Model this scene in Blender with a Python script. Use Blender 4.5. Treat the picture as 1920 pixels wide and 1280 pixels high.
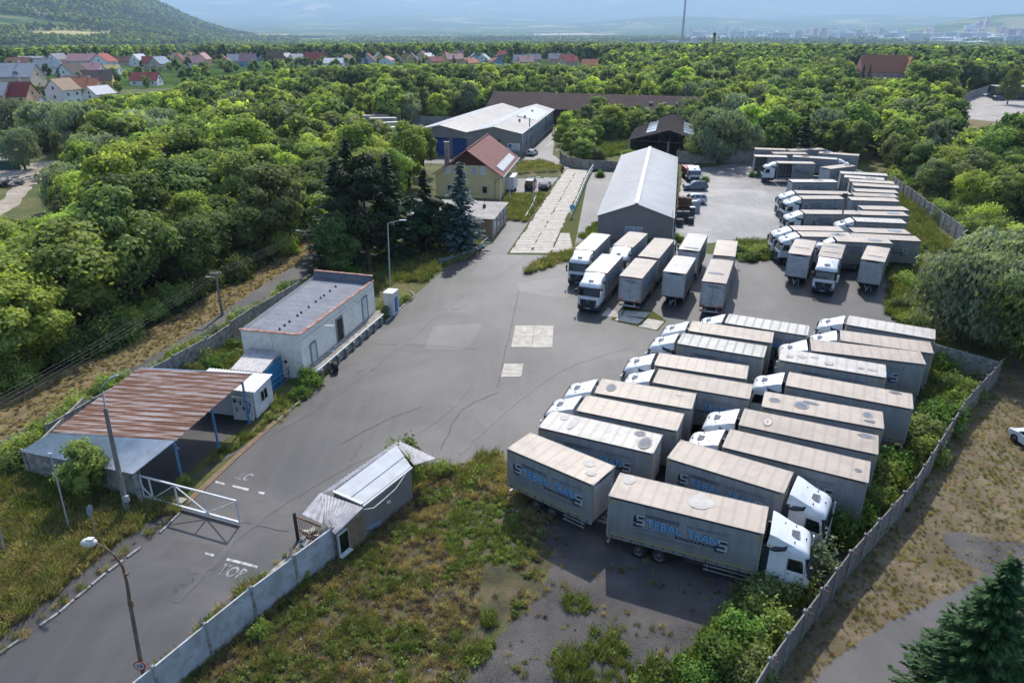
import bpy, bmesh, math, random
from mathutils import Vector, Matrix, noise
from mathutils.geometry import tessellate_polygon
import numpy as np
R = math.radians
for o in list(bpy.data.objects): bpy.data.objects.remove(o)
SC = bpy.context.scene
COL = SC.collection

# ------------------------------------------------------------------ camera
FPX = 1340.0; PITCH = R(23.75); HC = 29.1
cd = bpy.data.cameras.new('camera'); cam = bpy.data.objects.new('camera', cd); COL.objects.link(cam)
cd.sensor_width = 36; cd.lens = FPX / 1920 * 36; cd.clip_end = 90000; cd.clip_start = .5
cam.location = (0, 0, HC); cam.rotation_euler = (R(90) - PITCH, 0, 0)
SC.camera = cam

# ------------------------------------------------------------------ sky and sun
SUN_EL = R(46); SUN_AZ = R(6)          # azimuth east of the viewing direction (+y)
w = bpy.data.worlds.new('World'); SC.world = w; w.use_nodes = True
nt = w.node_tree; nt.nodes.clear()
sky = nt.nodes.new('ShaderNodeTexSky'); sky.sky_type = 'NISHITA'; sky.sun_disc = False
sky.sun_elevation = SUN_EL; sky.sun_rotation = SUN_AZ; sky.altitude = 250
sky.air_density = 1.0; sky.dust_density = 1.2; sky.ozone_density = 1.0
bg = nt.nodes.new('ShaderNodeBackground'); bg.inputs[1].default_value = .15
wo = nt.nodes.new('ShaderNodeOutputWorld')
nt.links.new(sky.outputs[0], bg.inputs[0]); nt.links.new(bg.outputs[0], wo.inputs[0])
sl = bpy.data.lights.new('sun', 'SUN'); sl.energy = 3.0; sl.angle = R(.7); sl.color = (1, .95, .87)
so = bpy.data.objects.new('sun', sl); COL.objects.link(so)
sv = Vector((math.sin(SUN_AZ) * math.cos(SUN_EL), math.cos(SUN_AZ) * math.cos(SUN_EL), math.sin(SUN_EL)))
so.rotation_euler = sv.to_track_quat('Z', 'Y').to_euler(); so.location = (0, 0, 200)
vs = SC.view_settings; vs.view_transform = 'Standard'; vs.look = 'None'; vs.exposure = 1.15; vs.gamma = 1; vs.use_curve_mapping = False
cy = SC.cycles
cy.use_denoising = True; cy.max_bounces = 6; cy.diffuse_bounces = 3; cy.glossy_bounces = 2
cy.transmission_bounces = 4; cy.transparent_max_bounces = 6; cy.volume_bounces = 0; cy.use_adaptive_sampling = True
cy.adaptive_threshold = .02
SC.render.use_persistent_data = False

# ------------------------------------------------------------------ helpers
def G(px, py, z=0.0):
 """ground point (at height z) that the photograph shows at this pixel"""
 a = (px - 960) / FPX; b = (640 - py) / FPX
 dy = math.cos(PITCH) + b * math.sin(PITCH); dz = -math.sin(PITCH) + b * math.cos(PITCH)
 t = (z - HC) / dz
 return Vector((a * t, dy * t, z))
def PX(p):
 z = p[2] - HC; d = p[1] * math.cos(PITCH) - z * math.sin(PITCH); u = z * math.cos(PITCH) + p[1] * math.sin(PITCH)
 return (960 + FPX * p[0] / d, 640 - FPX * u / d) if d > .1 else (-9999, -9999)
def tag(o, label=None, cat=None, group=None, kind=None):
 if label: o['label'] = label
 if cat: o['category'] = cat
 if group: o['group'] = group
 if kind: o['kind'] = kind
 return o
def empty(name, loc=(0, 0, 0), rz=0, label=None, cat=None, group=None):
 o = bpy.data.objects.new(name, None); COL.objects.link(o); o.location = loc; o.rotation_euler = (0, 0, rz)
 o.empty_display_size = .3
 return tag(o, label, cat, group)
KIDS = {}
def mo(name, me, parent=None, loc=None, rot=None, mats=None):
 o = bpy.data.objects.new(name, me); COL.objects.link(o)
 if parent is not None: o.parent = parent; KIDS.setdefault(parent.as_pointer(), []).append(o)
 if loc is not None: o.location = loc
 if rot is not None: o.rotation_euler = rot
 return o
def copy_tree(o, parent=None):
 c = o.copy(); COL.objects.link(c); c.parent = parent
 if parent is not None: KIDS.setdefault(parent.as_pointer(), []).append(c)
 for ch in list(KIDS.get(o.as_pointer(), [])): copy_tree(ch, c)
 return c
ALLMB = []
class MB:
 """collects faces; build() links them as one mesh object"""
 def __init__(s): s.v = []; s.f = []; s.m = []; s.sm = []
 def add(s, vs, fs, m=0, smooth=False):
  b = len(s.v); s.v += [tuple(v) for v in vs]; s.f += [tuple(i + b for i in f) for f in fs]
  s.m += [m] * len(fs); s.sm += [smooth] * len(fs); return s
 def box(s, c, d, rz=0, m=0, ry=0, rx=0):
  x, y, z = d[0] / 2, d[1] / 2, d[2] / 2
  M = Matrix.Translation(c) @ Matrix.Rotation(rz, 4, 'Z') @ Matrix.Rotation(ry, 4, 'Y') @ Matrix.Rotation(rx, 4, 'X')
  vs = [M @ Vector(q) for q in ((-x,-y,-z),(x,-y,-z),(x,y,-z),(-x,y,-z),(-x,-y,z),(x,-y,z),(x,y,z),(-x,y,z))]
  return s.add(vs, [(0,3,2,1),(4,5,6,7),(0,1,5,4),(1,2,6,5),(2,3,7,6),(3,0,4,7)], m)
 def bar(s, a, b, w, h=None, m=0):
  """square bar from a to b"""
  a = Vector(a); b = Vector(b); h = h or w; d = b - a; L = d.length
  if L < 1e-6: return s
  q = d.to_track_quat('X', 'Z'); M = Matrix.Translation((a + b) / 2) @ q.to_matrix().to_4x4()
  x, y, z = L / 2, w / 2, h / 2
  vs = [M @ Vector(p) for p in ((-x,-y,-z),(x,-y,-z),(x,y,-z),(-x,y,-z),(-x,-y,z),(x,-y,z),(x,y,z),(-x,y,z))]
  return s.add(vs, [(0,3,2,1),(4,5,6,7),(0,1,5,4),(1,2,6,5),(2,3,7,6),(3,0,4,7)], m)
 def tube(s, pts, r, n=8, m=0, cap=True, smooth=True):
  pts = [Vector(p) for p in pts]; rs = r if isinstance(r, (list, tuple)) else [r] * len(pts)
  rings = []; up = Vector((0, 0, 1))
  for i, p in enumerate(pts):
   d = (pts[min(i + 1, len(pts) - 1)] - pts[max(i - 1, 0)]).normalized()
   a = d.cross(up if abs(d.dot(up)) < .95 else Vector((1, 0, 0))).normalized(); b = d.cross(a)
   rings.append([p + (a * math.cos(t) + b * math.sin(t)) * rs[i] for t in [2 * math.pi * k / n for k in range(n)]])
  vs = [v for rg in rings for v in rg]; fs = []
  for i in range(len(pts) - 1):
   for k in range(n):
    k2 = (k + 1) % n; fs.append((i*n+k, i*n+k2, (i+1)*n+k2, (i+1)*n+k))
  s.add(vs, fs, m, smooth)
  if cap: s.add(rings[0], [tuple(range(n))[::-1]], m); s.add(rings[-1], [tuple(range(n))], m)
  return s
 def cyl(s, a, b, r, n=12, m=0): return s.tube([a, b], r, n, m)
 def prism(s, poly, z0, z1, m=0):
  n = len(poly); vs = [(p[0], p[1], z0) for p in poly] + [(p[0], p[1], z1) for p in poly]
  s.add(vs, [tuple(range(n))[::-1], tuple(range(n, 2 * n))] + [(i, (i+1) % n, n + (i+1) % n, n + i) for i in range(n)], m); return s
 def quad(s, a, b, c, d, m=0): return s.add([a, b, c, d], [(0, 1, 2, 3)], m)
 def slab(s, q, t, m=0):
  """a thick plate: four or more corner points, thickness t along its normal (downwards)"""
  q = [Vector(p) for p in q]; n = len(q); nr = (q[1] - q[0]).cross(q[2] - q[0]).normalized()
  if nr.z < 0: q = q[::-1]; nr = -nr
  vs = q + [p - nr * t for p in q]
  return s.add(vs, [tuple(range(n)), tuple(range(n, 2*n))[::-1]] + [((i+1) % n, i, n + i, n + (i+1) % n) for i in range(n)], m)
 def mesh(s, name, mats):
  me = bpy.data.meshes.new(name); me.from_pydata(s.v, [], s.f)
  for mt in (mats if isinstance(mats, (list, tuple)) else [mats]): me.materials.append(mt)
  if s.f:
   me.polygons.foreach_set('material_index', s.m); me.polygons.foreach_set('use_smooth', s.sm)
  me.update(); return me
 def build(s, name, mats, parent=None, loc=None, rot=None): return mo(name, s.mesh(name, mats), parent, loc, rot)

def inpoly(x, y, P):
 c = False; n = len(P); j = n - 1
 for i in range(n):
  xi, yi = P[i][0], P[i][1]; xj, yj = P[j][0], P[j][1]
  if (yi > y) != (yj > y) and x < (xj - xi) * (y - yi) / (yj - yi) + xi: c = not c
  j = i
 return c
def gp(*pts): return [G(*p) for p in pts]

# ------------------------------------------------------------------ materials
def nmat(name):
 m = bpy.data.materials.new(name); m.use_nodes = True; t = m.node_tree
 return m, t, t.nodes['Principled BSDF']
def lk(t, a, b): t.links.new(a, b)
def noise_node(t, scale, detail=4, rough=.55, coord=None, vec=None, dist=0):
 n = t.nodes.new('ShaderNodeTexNoise'); n.inputs['Scale'].default_value = scale; n.inputs['Detail'].default_value = detail
 n.inputs['Roughness'].default_value = rough; n.inputs['Distortion'].default_value = dist
 if coord is not None: lk(t, coord, n.inputs['Vector'])
 return n
def ramp(t, src, stops):
 r = t.nodes.new('ShaderNodeValToRGB'); e = r.color_ramp.elements
 while len(e) < len(stops): e.new(.5)
 for i, (p, c) in enumerate(stops): e[i].position = p; e[i].color = (*c, 1) if len(c) == 3 else c
 lk(t, src, r.inputs[0]); return r
def mix(t, fac, a, b, mode='MIX'):
 m = t.nodes.new('ShaderNodeMix'); m.data_type = 'RGBA'; m.blend_type = mode
 for k, v in ((0, fac), (6, a), (7, b)):
  if isinstance(v, (int, float)): m.inputs[k].default_value = v
  elif isinstance(v, tuple): m.inputs[k].default_value = (*v, 1) if len(v) == 3 else v
  else: lk(t, v, m.inputs[k])
 return m.outputs[2]
def coords(t, kind='Object'):
 c = t.nodes.new('ShaderNodeTexCoord'); return c.outputs[kind]
def wpos(t): return t.nodes.new('ShaderNodeNewGeometry').outputs['Position']
def bump(t, src, strength, dist, bsdf):
 b = t.nodes.new('ShaderNodeBump'); b.inputs['Strength'].default_value = strength; b.inputs['Distance'].default_value = dist
 lk(t, src, b.inputs['Height']); lk(t, b.outputs[0], bsdf.inputs['Normal']); return b
def pm(name, c1, c2=None, scale=3.0, rough=.6, spec=.4, metal=0.0, bmp=0.0, bscale=None, bdist=.02, coord='Object', lo=.35, hi=.65, detail=5, c3=None, s3=20.0, k3=.5, k=.72):
 c1, c2, c3 = [tuple(x * k for x in c) if c is not None else None for c in (c1, c2, c3)]
 m, t, b = nmat(name)
 b.inputs['Roughness'].default_value = rough; b.inputs['Metallic'].default_value = metal
 b.inputs['Specular IOR Level'].default_value = spec
 if c2 is None and not bmp: b.inputs['Base Color'].default_value = (*c1, 1); return m
 co = wpos(t) if coord == 'World' else coords(t, coord)
 n = noise_node(t, scale, detail, .6, co)
 col = ramp(t, n.outputs[0], [(lo, c1), (hi, c2 or c1)]).outputs[0]
 if c3 is not None:
  n3 = noise_node(t, s3, 3, .6, co)
  f = ramp(t, n3.outputs[0], [(.5, (0, 0, 0)), (.62, (k3, k3, k3))]).outputs[0]
  col = mix(t, f, col, c3)
 lk(t, col, b.inputs['Base Color'])
 if bmp: bump(t, noise_node(t, bscale or scale * 4, 4, .6, co).outputs[0], bmp, bdist, b)
 return m
def textmesh(body, size, mat, bold=0.0, extrude=0.0, align='LEFT', space=1.0, shear=0.0, sx=1.0):
 cu = bpy.data.curves.new('lettering', 'FONT'); cu.body = body; cu.size = size; cu.offset = bold; cu.extrude = extrude
 cu.align_x = align; cu.space_character = space; cu.shear = shear; cu.resolution_u = 2
 o = bpy.data.objects.new('lettering', cu); COL.objects.link(o)
 dg = bpy.context.evaluated_depsgraph_get(); dg.update()
 me = bpy.data.meshes.new_from_object(o.evaluated_get(dg)); bpy.data.objects.remove(o)
 me.materials.clear(); me.materials.append(mat)
 if sx != 1.0: me.transform(Matrix.Diagonal((sx, 1, 1, 1)))
 return me
def scatter(name, pts, sources, label=None, cat=None, kind='stuff', group=None):
 """one object: points carrying rotation, scale and a source index, instanced with geometry nodes
 pts: list of (x,y,z, rotz, scale, index) or (x,y,z,rx,ry,rz,scale,index)"""
 n = len(pts)
 if n == 0: return None
 me = bpy.data.meshes.new(name); me.vertices.add(n)
 co = np.array([p[:3] for p in pts], dtype=np.float32); me.vertices.foreach_set('co', co.ravel())
 rot = np.array([(0, 0, p[3]) if len(p) == 6 else p[3:6] for p in pts], dtype=np.float32)
 at = me.attributes.new('rot', 'FLOAT_VECTOR', 'POINT'); at.data.foreach_set('vector', rot.ravel())
 at = me.attributes.new('scl', 'FLOAT', 'POINT'); at.data.foreach_set('value', np.array([p[-2] for p in pts], dtype=np.float32))
 at = me.attributes.new('idx', 'INT', 'POINT'); at.data.foreach_set('value', np.array([p[-1] for p in pts], dtype=np.int32))
 o = mo(name, me)
 g = bpy.data.node_groups.new(name, 'GeometryNodeTree')
 g.interface.new_socket('Geometry', in_out='INPUT', socket_type='NodeSocketGeometry')
 g.interface.new_socket('Geometry', in_out='OUTPUT', socket_type='NodeSocketGeometry')
 gi = g.nodes.new('NodeGroupInput'); go = g.nodes.new('NodeGroupOutput')
 jn = g.nodes.new('GeometryNodeJoinGeometry')
 for s in sources[::-1]:
  oi = g.nodes.new('GeometryNodeObjectInfo'); oi.inputs['Object'].default_value = s; oi.inputs['As Instance'].default_value = True
  g.links.new(oi.outputs['Geometry'], jn.inputs[0])
 ip = g.nodes.new('GeometryNodeInstanceOnPoints'); ip.inputs['Pick Instance'].default_value = True
 def na(nm, ty):
  a = g.nodes.new('GeometryNodeInputNamedAttribute'); a.data_type = ty; a.inputs[0].default_value = nm; return a.outputs[0]
 g.links.new(gi.outputs[0], ip.inputs['Points']); g.links.new(jn.outputs[0], ip.inputs['Instance'])
 g.links.new(na('idx', 'INT'), ip.inputs['Instance Index'])
 e2r = g.nodes.new('FunctionNodeEulerToRotation'); g.links.new(na('rot', 'FLOAT_VECTOR'), e2r.inputs[0])
 g.links.new(e2r.outputs[0], ip.inputs['Rotation']); g.links.new(na('scl', 'FLOAT'), ip.inputs['Scale'])
 g.links.new(ip.outputs[0], go.inputs[0])
 md = o.modifiers.new('scatter', 'NODES'); md.node_group = g
 return tag(o, label, cat, group, kind)
def source(name, me):
 return bpy.data.objects.new(name, me)      # never linked: only a shape for scatter()
# ------------------------------------------------------------------ terrain
PROF = [(0, 0), (750, 0), (1500, -15), (2500, -32), (3500, -42), (6000, -40), (9000, -10), (12000, 70), (15000, 260), (18500, 760), (21000, 1060), (24000, 1000), (30000, 400)]
def prof(r):
 for (a, za), (b, zb) in zip(PROF, PROF[1:]):
  if r <= b: t = (r - a) / (b - a); return za + (zb - za) * t
 return PROF[-1][1]
def hgt(x, y):
 r = math.hypot(x, y)
 if r < 430: return 0.0
 az = math.degrees(math.atan2(x, y))
 h = prof(r)
 if r > 7000:
  k = min(1, (r - 7000) / 9000)
  side = 1.0 + .07 * math.sin(az * .11 + .6) - .0125 * max(0, az - 12)     # the ridge sinks towards the right
  n = noise.noise(Vector((x / 3600, y / 3600, 3.1))) + .45 * noise.noise(Vector((x / 1300, y / 1300, 7.7)))
  h = h * (side if h > 0 else 1) + n * 260 * k * k
  # lower spurs in front of the range
  for a0, wa, r0, wr, hh in ((-6, 7, 13000, 1500, 120), (12, 6, 11500, 1500, 130), (33, 5, 8000, 1100, 150), (24, 8, 14000, 1400, 60)):
   h += hh * math.exp(-((az - a0) / wa) ** 2 - ((r - r0) / wr) ** 2)
 # wooded hill on the left
 a0 = (az + 42) / 17.5
 hl = 560 * math.exp(-a0 ** 4) * max(0, min(1, (r - 1700) / 3000)) ** 1.5 * (1 if r < 5200 else max(0, 1 - (r - 5200) / 2500))
 if az < -8: h += hl * (1 + .15 * noise.noise(Vector((x / 700, y / 700, 1.3))))
 if r > 430: h += min(1, (r - 430) / 1500) * 4 * noise.noise(Vector((x / 500, y / 500, 0)))
 return h
def GT(px, py):
 """where the line of sight through a pixel first meets the terrain"""
 a = (px - 960) / FPX; b = (640 - py) / FPX
 d = Vector((a, math.cos(PITCH) + b * math.sin(PITCH), -math.sin(PITCH) + b * math.cos(PITCH))); t = 60.0; t0 = t
 while t < 26000:
  p = d * t
  if HC + p.z < hgt(p.x, p.y): break
  t0 = t; t *= 1.02
 for _ in range(18):
  m = (t0 + t) / 2; p = d * m
  if HC + p.z < hgt(p.x, p.y): t = m
  else: t0 = m
 p = d * t; return Vector((p.x, p.y, hgt(p.x, p.y)))
def sheet(name, pts, level, mat, kind='structure', label=None, z=0.0, parent=None):
 """flat polygon on the ground, 4 mm above the level below"""
 zz = z + .004 * level
 tri = tessellate_polygon([[Vector((p[0], p[1], 0)) for p in pts]])
 s = MB(); vs = [(p[0], p[1], zz) for p in pts]; fs = []
 for a, b, c in tri:
  A, B, C_ = vs[a], vs[b], vs[c]
  if (B[0]-A[0])*(C_[1]-A[1]) - (B[1]-A[1])*(C_[0]-A[0]) < 0: b, c = c, b
  fs.append((a, b, c))
 s.add(vs, fs); o = s.build(name, mat, parent)
 if parent is None: tag(o, label, None, None, kind)
 return o
def rag(pts, step=.8, amp=.25, seed=0):
 """a polygon outline with a worn, uneven edge"""
 out = []; n = len(pts)
 for i in range(n):
  a = pts[i]; b = pts[(i + 1) % n]; d = math.hypot(b[0]-a[0], b[1]-a[1]); k = max(1, int(d / step))
  nx, ny = -(b[1]-a[1]) / max(d, .01), (b[0]-a[0]) / max(d, .01)
  for j in range(k):
   t = j / k; x = a[0] + (b[0]-a[0]) * t; y = a[1] + (b[1]-a[1]) * t
   o = amp * (noise.noise(Vector((x * .7, y * .7, seed))) + .6 * noise.noise(Vector((x * 2.3, y * 2.3, seed + 5))))
   if j == 0: o = 0
   out.append((x + nx * o, y + ny * o))
 return out

def ground_mat():
 m, t, b = nmat('meadow_soil'); p = wpos(t)
 n1 = noise_node(t, .12, 5, .6, p); n2 = noise_node(t, 1.6, 6, .7, p); n3 = noise_node(t, 9, 4, .7, p)
 c = ramp(t, n1.outputs[0], [(.35, (.05, .075, .018)), (.5, (.085, .095, .03)), (.66, (.16, .13, .06))]).outputs[0]
 c = mix(t, ramp(t, n2.outputs[0], [(.42, (0, 0, 0)), (.62, (.7, .7, .7))]).outputs[0], c, (.035, .055, .013))
 c = mix(t, ramp(t, n3.outputs[0], [(.5, (0, 0, 0)), (.7, (.5, .5, .5))]).outputs[0], c, (.14, .115, .055))
 lk(t, c, b.inputs['Base Color']); b.inputs['Roughness'].default_value = .9; b.inputs['Specular IOR Level'].default_value = .1
 bump(t, n3.outputs[0], .6, .08, b); return m
def far_mat():
 m, t, b = nmat('wooded_plain'); p = wpos(t)
 n1 = noise_node(t, .018, 6, .7, p); n2 = noise_node(t, .0016, 4, .6, p)
 forest = ramp(t, n1.outputs[0], [(.35, (.025, .048, .015)), (.6, (.065, .105, .03))]).outputs[0]
 mp = t.nodes.new('ShaderNodeMapping'); mp.inputs['Scale'].default_value = (.0011, .0022, .001); mp.inputs['Rotation'].default_value = (0, 0, .4); lk(t, p, mp.inputs[0])
 v = t.nodes.new('ShaderNodeTexVoronoi'); v.inputs['Scale'].default_value = 1; lk(t, mp.outputs[0], v.inputs['Vector'])
 sep = t.nodes.new('ShaderNodeSeparateColor'); lk(t, v.outputs['Color'], sep.inputs[0])
 field = ramp(t, sep.outputs[0], [(.15, (.06, .10, .03)), (.5, (.22, .2, .09)), (.8, (.10, .15, .04)), (.95, (.32, .27, .14))]).outputs[0]
 f = ramp(t, sep.outputs[1], [(.62, (0, 0, 0)), (.64, (1, 1, 1))]).outputs[0]
 f = mix(t, ramp(t, n2.outputs[0], [(.48, (0, 0, 0)), (.55, (1, 1, 1))]).outputs[0], (0, 0, 0), f)
 lk(t, mix(t, f, forest, field), b.inputs['Base Color'])
 b.inputs['Roughness'].default_value = .95; b.inputs['Specular IOR Level'].default_value = 0
 bump(t, n1.outputs[0], .8, 8, b); return m
M_GROUND = ground_mat(); M_FAR = far_mat()
def terrain():
 rs = [0, 60, 150, 250, 350, 430]; r = 430
 while r < 30000: r *= 1.035; rs.append(r)
 azs = [-180, -150, -120, -90, -70, -58] + [(-50 + i * .5) for i in range(201)] + [58, 70, 90, 120, 150, 180]
 def grid(name, r0, r1, mat, a0=-181, a1=181, az_in=None):
  s = MB(); R_ = [q for q in rs if r0 <= q <= r1]; A = [a for a in azs if a0 <= a <= a1]
  vs = []
  for q in R_:
   for a in A:
    x = q * math.sin(R(a)); y = q * math.cos(R(a)); vs.append((x, y, hgt(x, y)))
  n = len(A); fs = []
  for i in range(len(R_) - 1):
   for j in range(n - 1): fs.append((i*n+j, i*n+j+1, (i+1)*n+j+1, (i+1)*n+j)[::-1])
  s.add(vs, fs, 0, r0 > 400); return tag(s.build(name, mat), None, None, None, 'structure')
 i0 = [q for q in rs if q <= 1500][-1]; i1 = [q for q in rs if q <= 7500][-1]
 grid('ground', 0, 430, M_GROUND)
 grid('terrain', 430, i0, M_FAR)
 # the plain on the right and the wooded hill on the left share the ring up to 7.5 km
 grid('hill', i0, i1, M_FAR, -181, -9); grid('plain', i0, i1, M_FAR, -9, 181)
 grid('mountains', i1, 31000, M_FAR)
terrain()

# ------------------------------------------------------------------ yard, roads, lots
def asphalt_mat(name, base, cracks=1.0, pale=.5):
 m, t, b = nmat(name); p = wpos(t)
 n1 = noise_node(t, .09, 5, .6, p, dist=.6); n2 = noise_node(t, .7, 5, .65, p); n3 = noise_node(t, 45, 3, .8, p)
 mp = t.nodes.new('ShaderNodeMapping'); mp.inputs['Rotation'].default_value = (0, 0, R(-33)); mp.inputs['Scale'].default_value = (1, .06, 1); lk(t, p, mp.inputs[0])
 n4 = noise_node(t, .9, 4, .6, mp.outputs[0], dist=.2)
 k = base * .74
 c = ramp(t, n1.outputs[0], [(.34, (k*.62, k*.60, k*.62)), (.5, (k, k*.95, k*.955)), (.64, (k*1.65, k*1.52, k*1.47))]).outputs[0]
 c = mix(t, ramp(t, n4.outputs[0], [(.45, (0,0,0)), (.75, (.45,.45,.45))]).outputs[0], c, (k*1.6, k*1.55, k*1.5))
 c = mix(t, ramp(t, n2.outputs[0], [(.5, (0,0,0)), (.75, (.4,.4,.4))]).outputs[0], c, (k*.6, k*.6, k*.62))
 c = mix(t, ramp(t, n3.outputs[0], [(.55, (0,0,0)), (.7, (.35,.35,.35))]).outputs[0], c, (k*2.0, k*1.95, k*1.9))
 # cracks and sealed joints
 v = t.nodes.new('ShaderNodeTexVoronoi'); v.feature = 'DISTANCE_TO_EDGE'; v.inputs['Scale'].default_value = .11
 nd = noise_node(t, .5, 4, .6, p); vm = t.nodes.new('ShaderNodeVectorMath'); vm.operation = 'MULTIPLY_ADD'
 lk(t, nd.outputs['Color'], vm.inputs[0]); vm.inputs[1].default_value = (4, 4, 0); lk(t, p, vm.inputs[2]); lk(t, vm.outputs[0], v.inputs['Vector'])
 cr = ramp(t, v.outputs['Distance'], [(0.0, (cracks,)*3), (.006, (0, 0, 0))]).outputs[0]
 gate = ramp(t, noise_node(t, .25, 2, .5, p).outputs[0], [(.48, (0,0,0)), (.56, (1,1,1))]).outputs[0]
 cr = mix(t, 1.0, cr, gate, 'MULTIPLY')
 c = mix(t, cr, c, (k*.35, k*.35, k*.33))
 lk(t, c, b.inputs['Base Color']); b.inputs['Roughness'].default_value = .62; b.inputs['Specular IOR Level'].default_value = .35
 bump(t, n3.outputs[0], .35, .012, b); return m
M_ASPH = asphalt_mat('yard_asphalt', .059); M_ASPH_D = asphalt_mat('dark_asphalt', .05); M_ASPH_P = asphalt_mat('worn_pale_asphalt', .175, 1.0)
M_LANE = asphalt_mat('lane_asphalt', .075)
M_GRAVEL = pm('dark_gravel', (.026, .024, .024), (.075, .066, .060), .35, .85, .15, coord='World', c3=(.2, .19, .18), s3=24, k3=.5, bmp=.9, bscale=16, bdist=.06, k=1.1)
M_DIRT = pm('dry_dirt', (.10, .075, .05), (.19, .145, .10), .4, .95, .1, coord='World', c3=(.09, .1, .04), s3=3.0, k3=.7, bmp=.6, bscale=12, bdist=.05, k=.9)
M_VERGE = pm('dry_verge_grass', (.13, .10, .05), (.25, .18, .095), .8, .95, .1, coord='World', c3=(.07, .09, .03), s3=5, k3=.6, bmp=.7, bscale=14, bdist=.06, k=.85)
M_WEEDSOIL = pm('weedy_soil', (.05, .046, .03), (.13, .10, .06), .6, .95, .1, coord='World', c3=(.06, .075, .02), s3=2.2, k3=.75, bmp=.9, bscale=9, bdist=.1, k=1.0)
M_GREEN = pm('green_turf', (.06, .11, .02), (.11, .16, .03), .4, .95, .1, coord='World', c3=(.04, .07, .015), s3=4, k3=.7, bmp=.8, bscale=9, bdist=.08, k=1.0)
M_PALEYARD = pm('pale_concrete_yard', (.33, .3, .27), (.5, .46, .42), .2, .9, .2, coord='World', c3=(.2, .18, .15), s3=1.5, k3=.6)
M_WHEAT = pm('ripe_wheat', (.35, .28, .11), (.45, .36, .15), .02, .95, .1, coord='World', k=0.85)
M_TRACK = pm('dusty_track', (.3, .25, .19), (.42, .36, .29), .3, .95, .1, coord='World', c3=(.18, .15, .1), s3=1.2, k3=.6, k=0.85)
M_CONC = pm('weathered_concrete', (.26, .25, .23), (.42, .40, .37), 1.4, .85, .25, coord='World', c3=(.11, .105, .09), s3=3.5, k3=.7, bmp=.4, bscale=14, bdist=.02)
M_SLAB = pm('pale_concrete_slab', (.34, .305, .255), (.48, .435, .37), 1.1, .85, .25, coord='World', c3=(.2, .185, .15), s3=4.5, k3=.6, bmp=.35, bscale=14, bdist=.02, k=.95)
M_PAINT = pm('worn_white_road_paint', (.6, .6, .58), (.16, .16, .155), 2.6, .7, .3, coord='World', lo=.45, hi=.68)
M_MOSS = pm('moss', (.04, .055, .01), (.09, .09, .02), 6, .95, .1, coord='World', k=0.9)

YARD = gp((-60,1275),(0,1228),(150,1105),(330,962),(402,897),(470,830),(530,790),(606,712),(660,655),(722,598),(770,560),(800,535),(840,500),(900,470),(925,455),(938,415),(955,395))
YARD += gp((1030,395),(1000,440),(1060,470),(1110,440),(1123,447),(1262,447),(1275,470),(1380,482),(1480,490),(1668,492),(1690,520),(1660,580),(1760,640),(1745,720),(1700,780),(1655,860),(1630,960),(1560,1020),(1480,1010))
YARD += gp((1300,985),(1130,960),(1000,935),(945,900),(945,845),(905,850),(860,880),(815,885),(700,900),(640,960),(560,1032),(480,1100),(380,1185),(290,1290),(200,1420),(-60,1500))
sheet('asphalt_yard', rag(YARD, 1.2, .25, 2), 2, M_ASPH)
GRAVEL = gp((930,870),(1000,900),(1150,950),(1300,975),(1480,1000),(1600,960),(1680,900),(1740,800),(1770,700),(1800,690),(1760,840),(1650,980),(1520,1130),(1440,1240),(1380,1330),(800,1400),(860,1260),(950,1180),(1030,1080),(990,980),(935,930))
sheet('gravel_lot', rag(GRAVEL, 1, .5, 4), 1, M_GRAVEL)
SIDE = gp((-60,870),(0,828),(120,762),(250,690),(380,610),(470,550),(540,505),(600,468),(640,440),(700,400),(712,404),(660,440),(622,478),(560,532),(490,582),(400,640),(280,725),(170,800),(0,905),(-60,940))
sheet('side_road', rag(SIDE, 1, .12, 6), 2, M_ASPH_D)
VERGE = gp((-60,790),(0,755),(110,700),(240,640),(380,560),(470,505),(560,455),(640,410),(650,432),(600,474),(470,556),(380,616),(250,696),(120,768),(0,834),(-60,876))
sheet('dry_verge', rag(VERGE, .8, .4, 7), 1, M_VERGE)
FOOT = gp((-40,1235),(0,1195),(110,1110),(200,1035),(300,965),(335,962),(300,1000),(200,1075),(110,1150),(0,1225),(-40,1262))
sheet('side_strip', rag(FOOT, .8, .15, 8), 3, M_ASPH_D)
DIRT = gp((1868,700),(2100,640),(2300,800),(2300,1500),(1380,1500),(1440,1290),(1580,1090),(1700,950),(1800,790))
sheet('dirt_ground', rag(DIRT, 1, .3, 9), 1, M_DIRT)
PATHR = gp((1490,1310),(1560,1240),(1650,1178),(1730,1138),(1800,1105),(1850,1072),(1960,1045),(2300,1030),(2300,1450),(1490,1450))
sheet('asphalt_path', rag(PATHR, .8, .25, 10), 2, M_ASPH)
GRAVR = gp((1765,1000),(1800,996),(1870,1015),(1970,1020),(1970,1075),(1850,1075),(1800,1050))
sheet('gravel_patch', rag(GRAVR, .6, .7, 11), 3, M_GRAVEL)
FARY = gp((1262,446),(1285,300),(1320,318),(1400,300),(1480,300),(1600,310),(1660,360),(1710,440),(1740,470),(1480,452),(1380,450),(1330,456))
sheet('far_yard', rag(FARY, 1.5, .4, 12), 1, M_ASPH_P)
DARKF = gp((1290,318),(1340,312),(1420,306),(1500,300),(1600,310),(1690,380),(1730,465),(1600,455),(1500,445),(1460,400),(1470,360),(1380,354),(1410,340),(1330,330))
sheet('dark_lot', rag(DARKF, 1.5, .5, 13), 2, asphalt_mat('dusty_asphalt', .13))
LANE = gp((700,300),(760,286),(976,294),(1042,241),(1064,238),(1040,262),(1036,290),(1060,306),(1112,316),(1124,322),(1060,330),(1046,318),(1000,303),(960,312),(800,306),(740,320),(700,316))
sheet('lane', rag(LANE, 2, .2, 14), 1, M_LANE)
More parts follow.
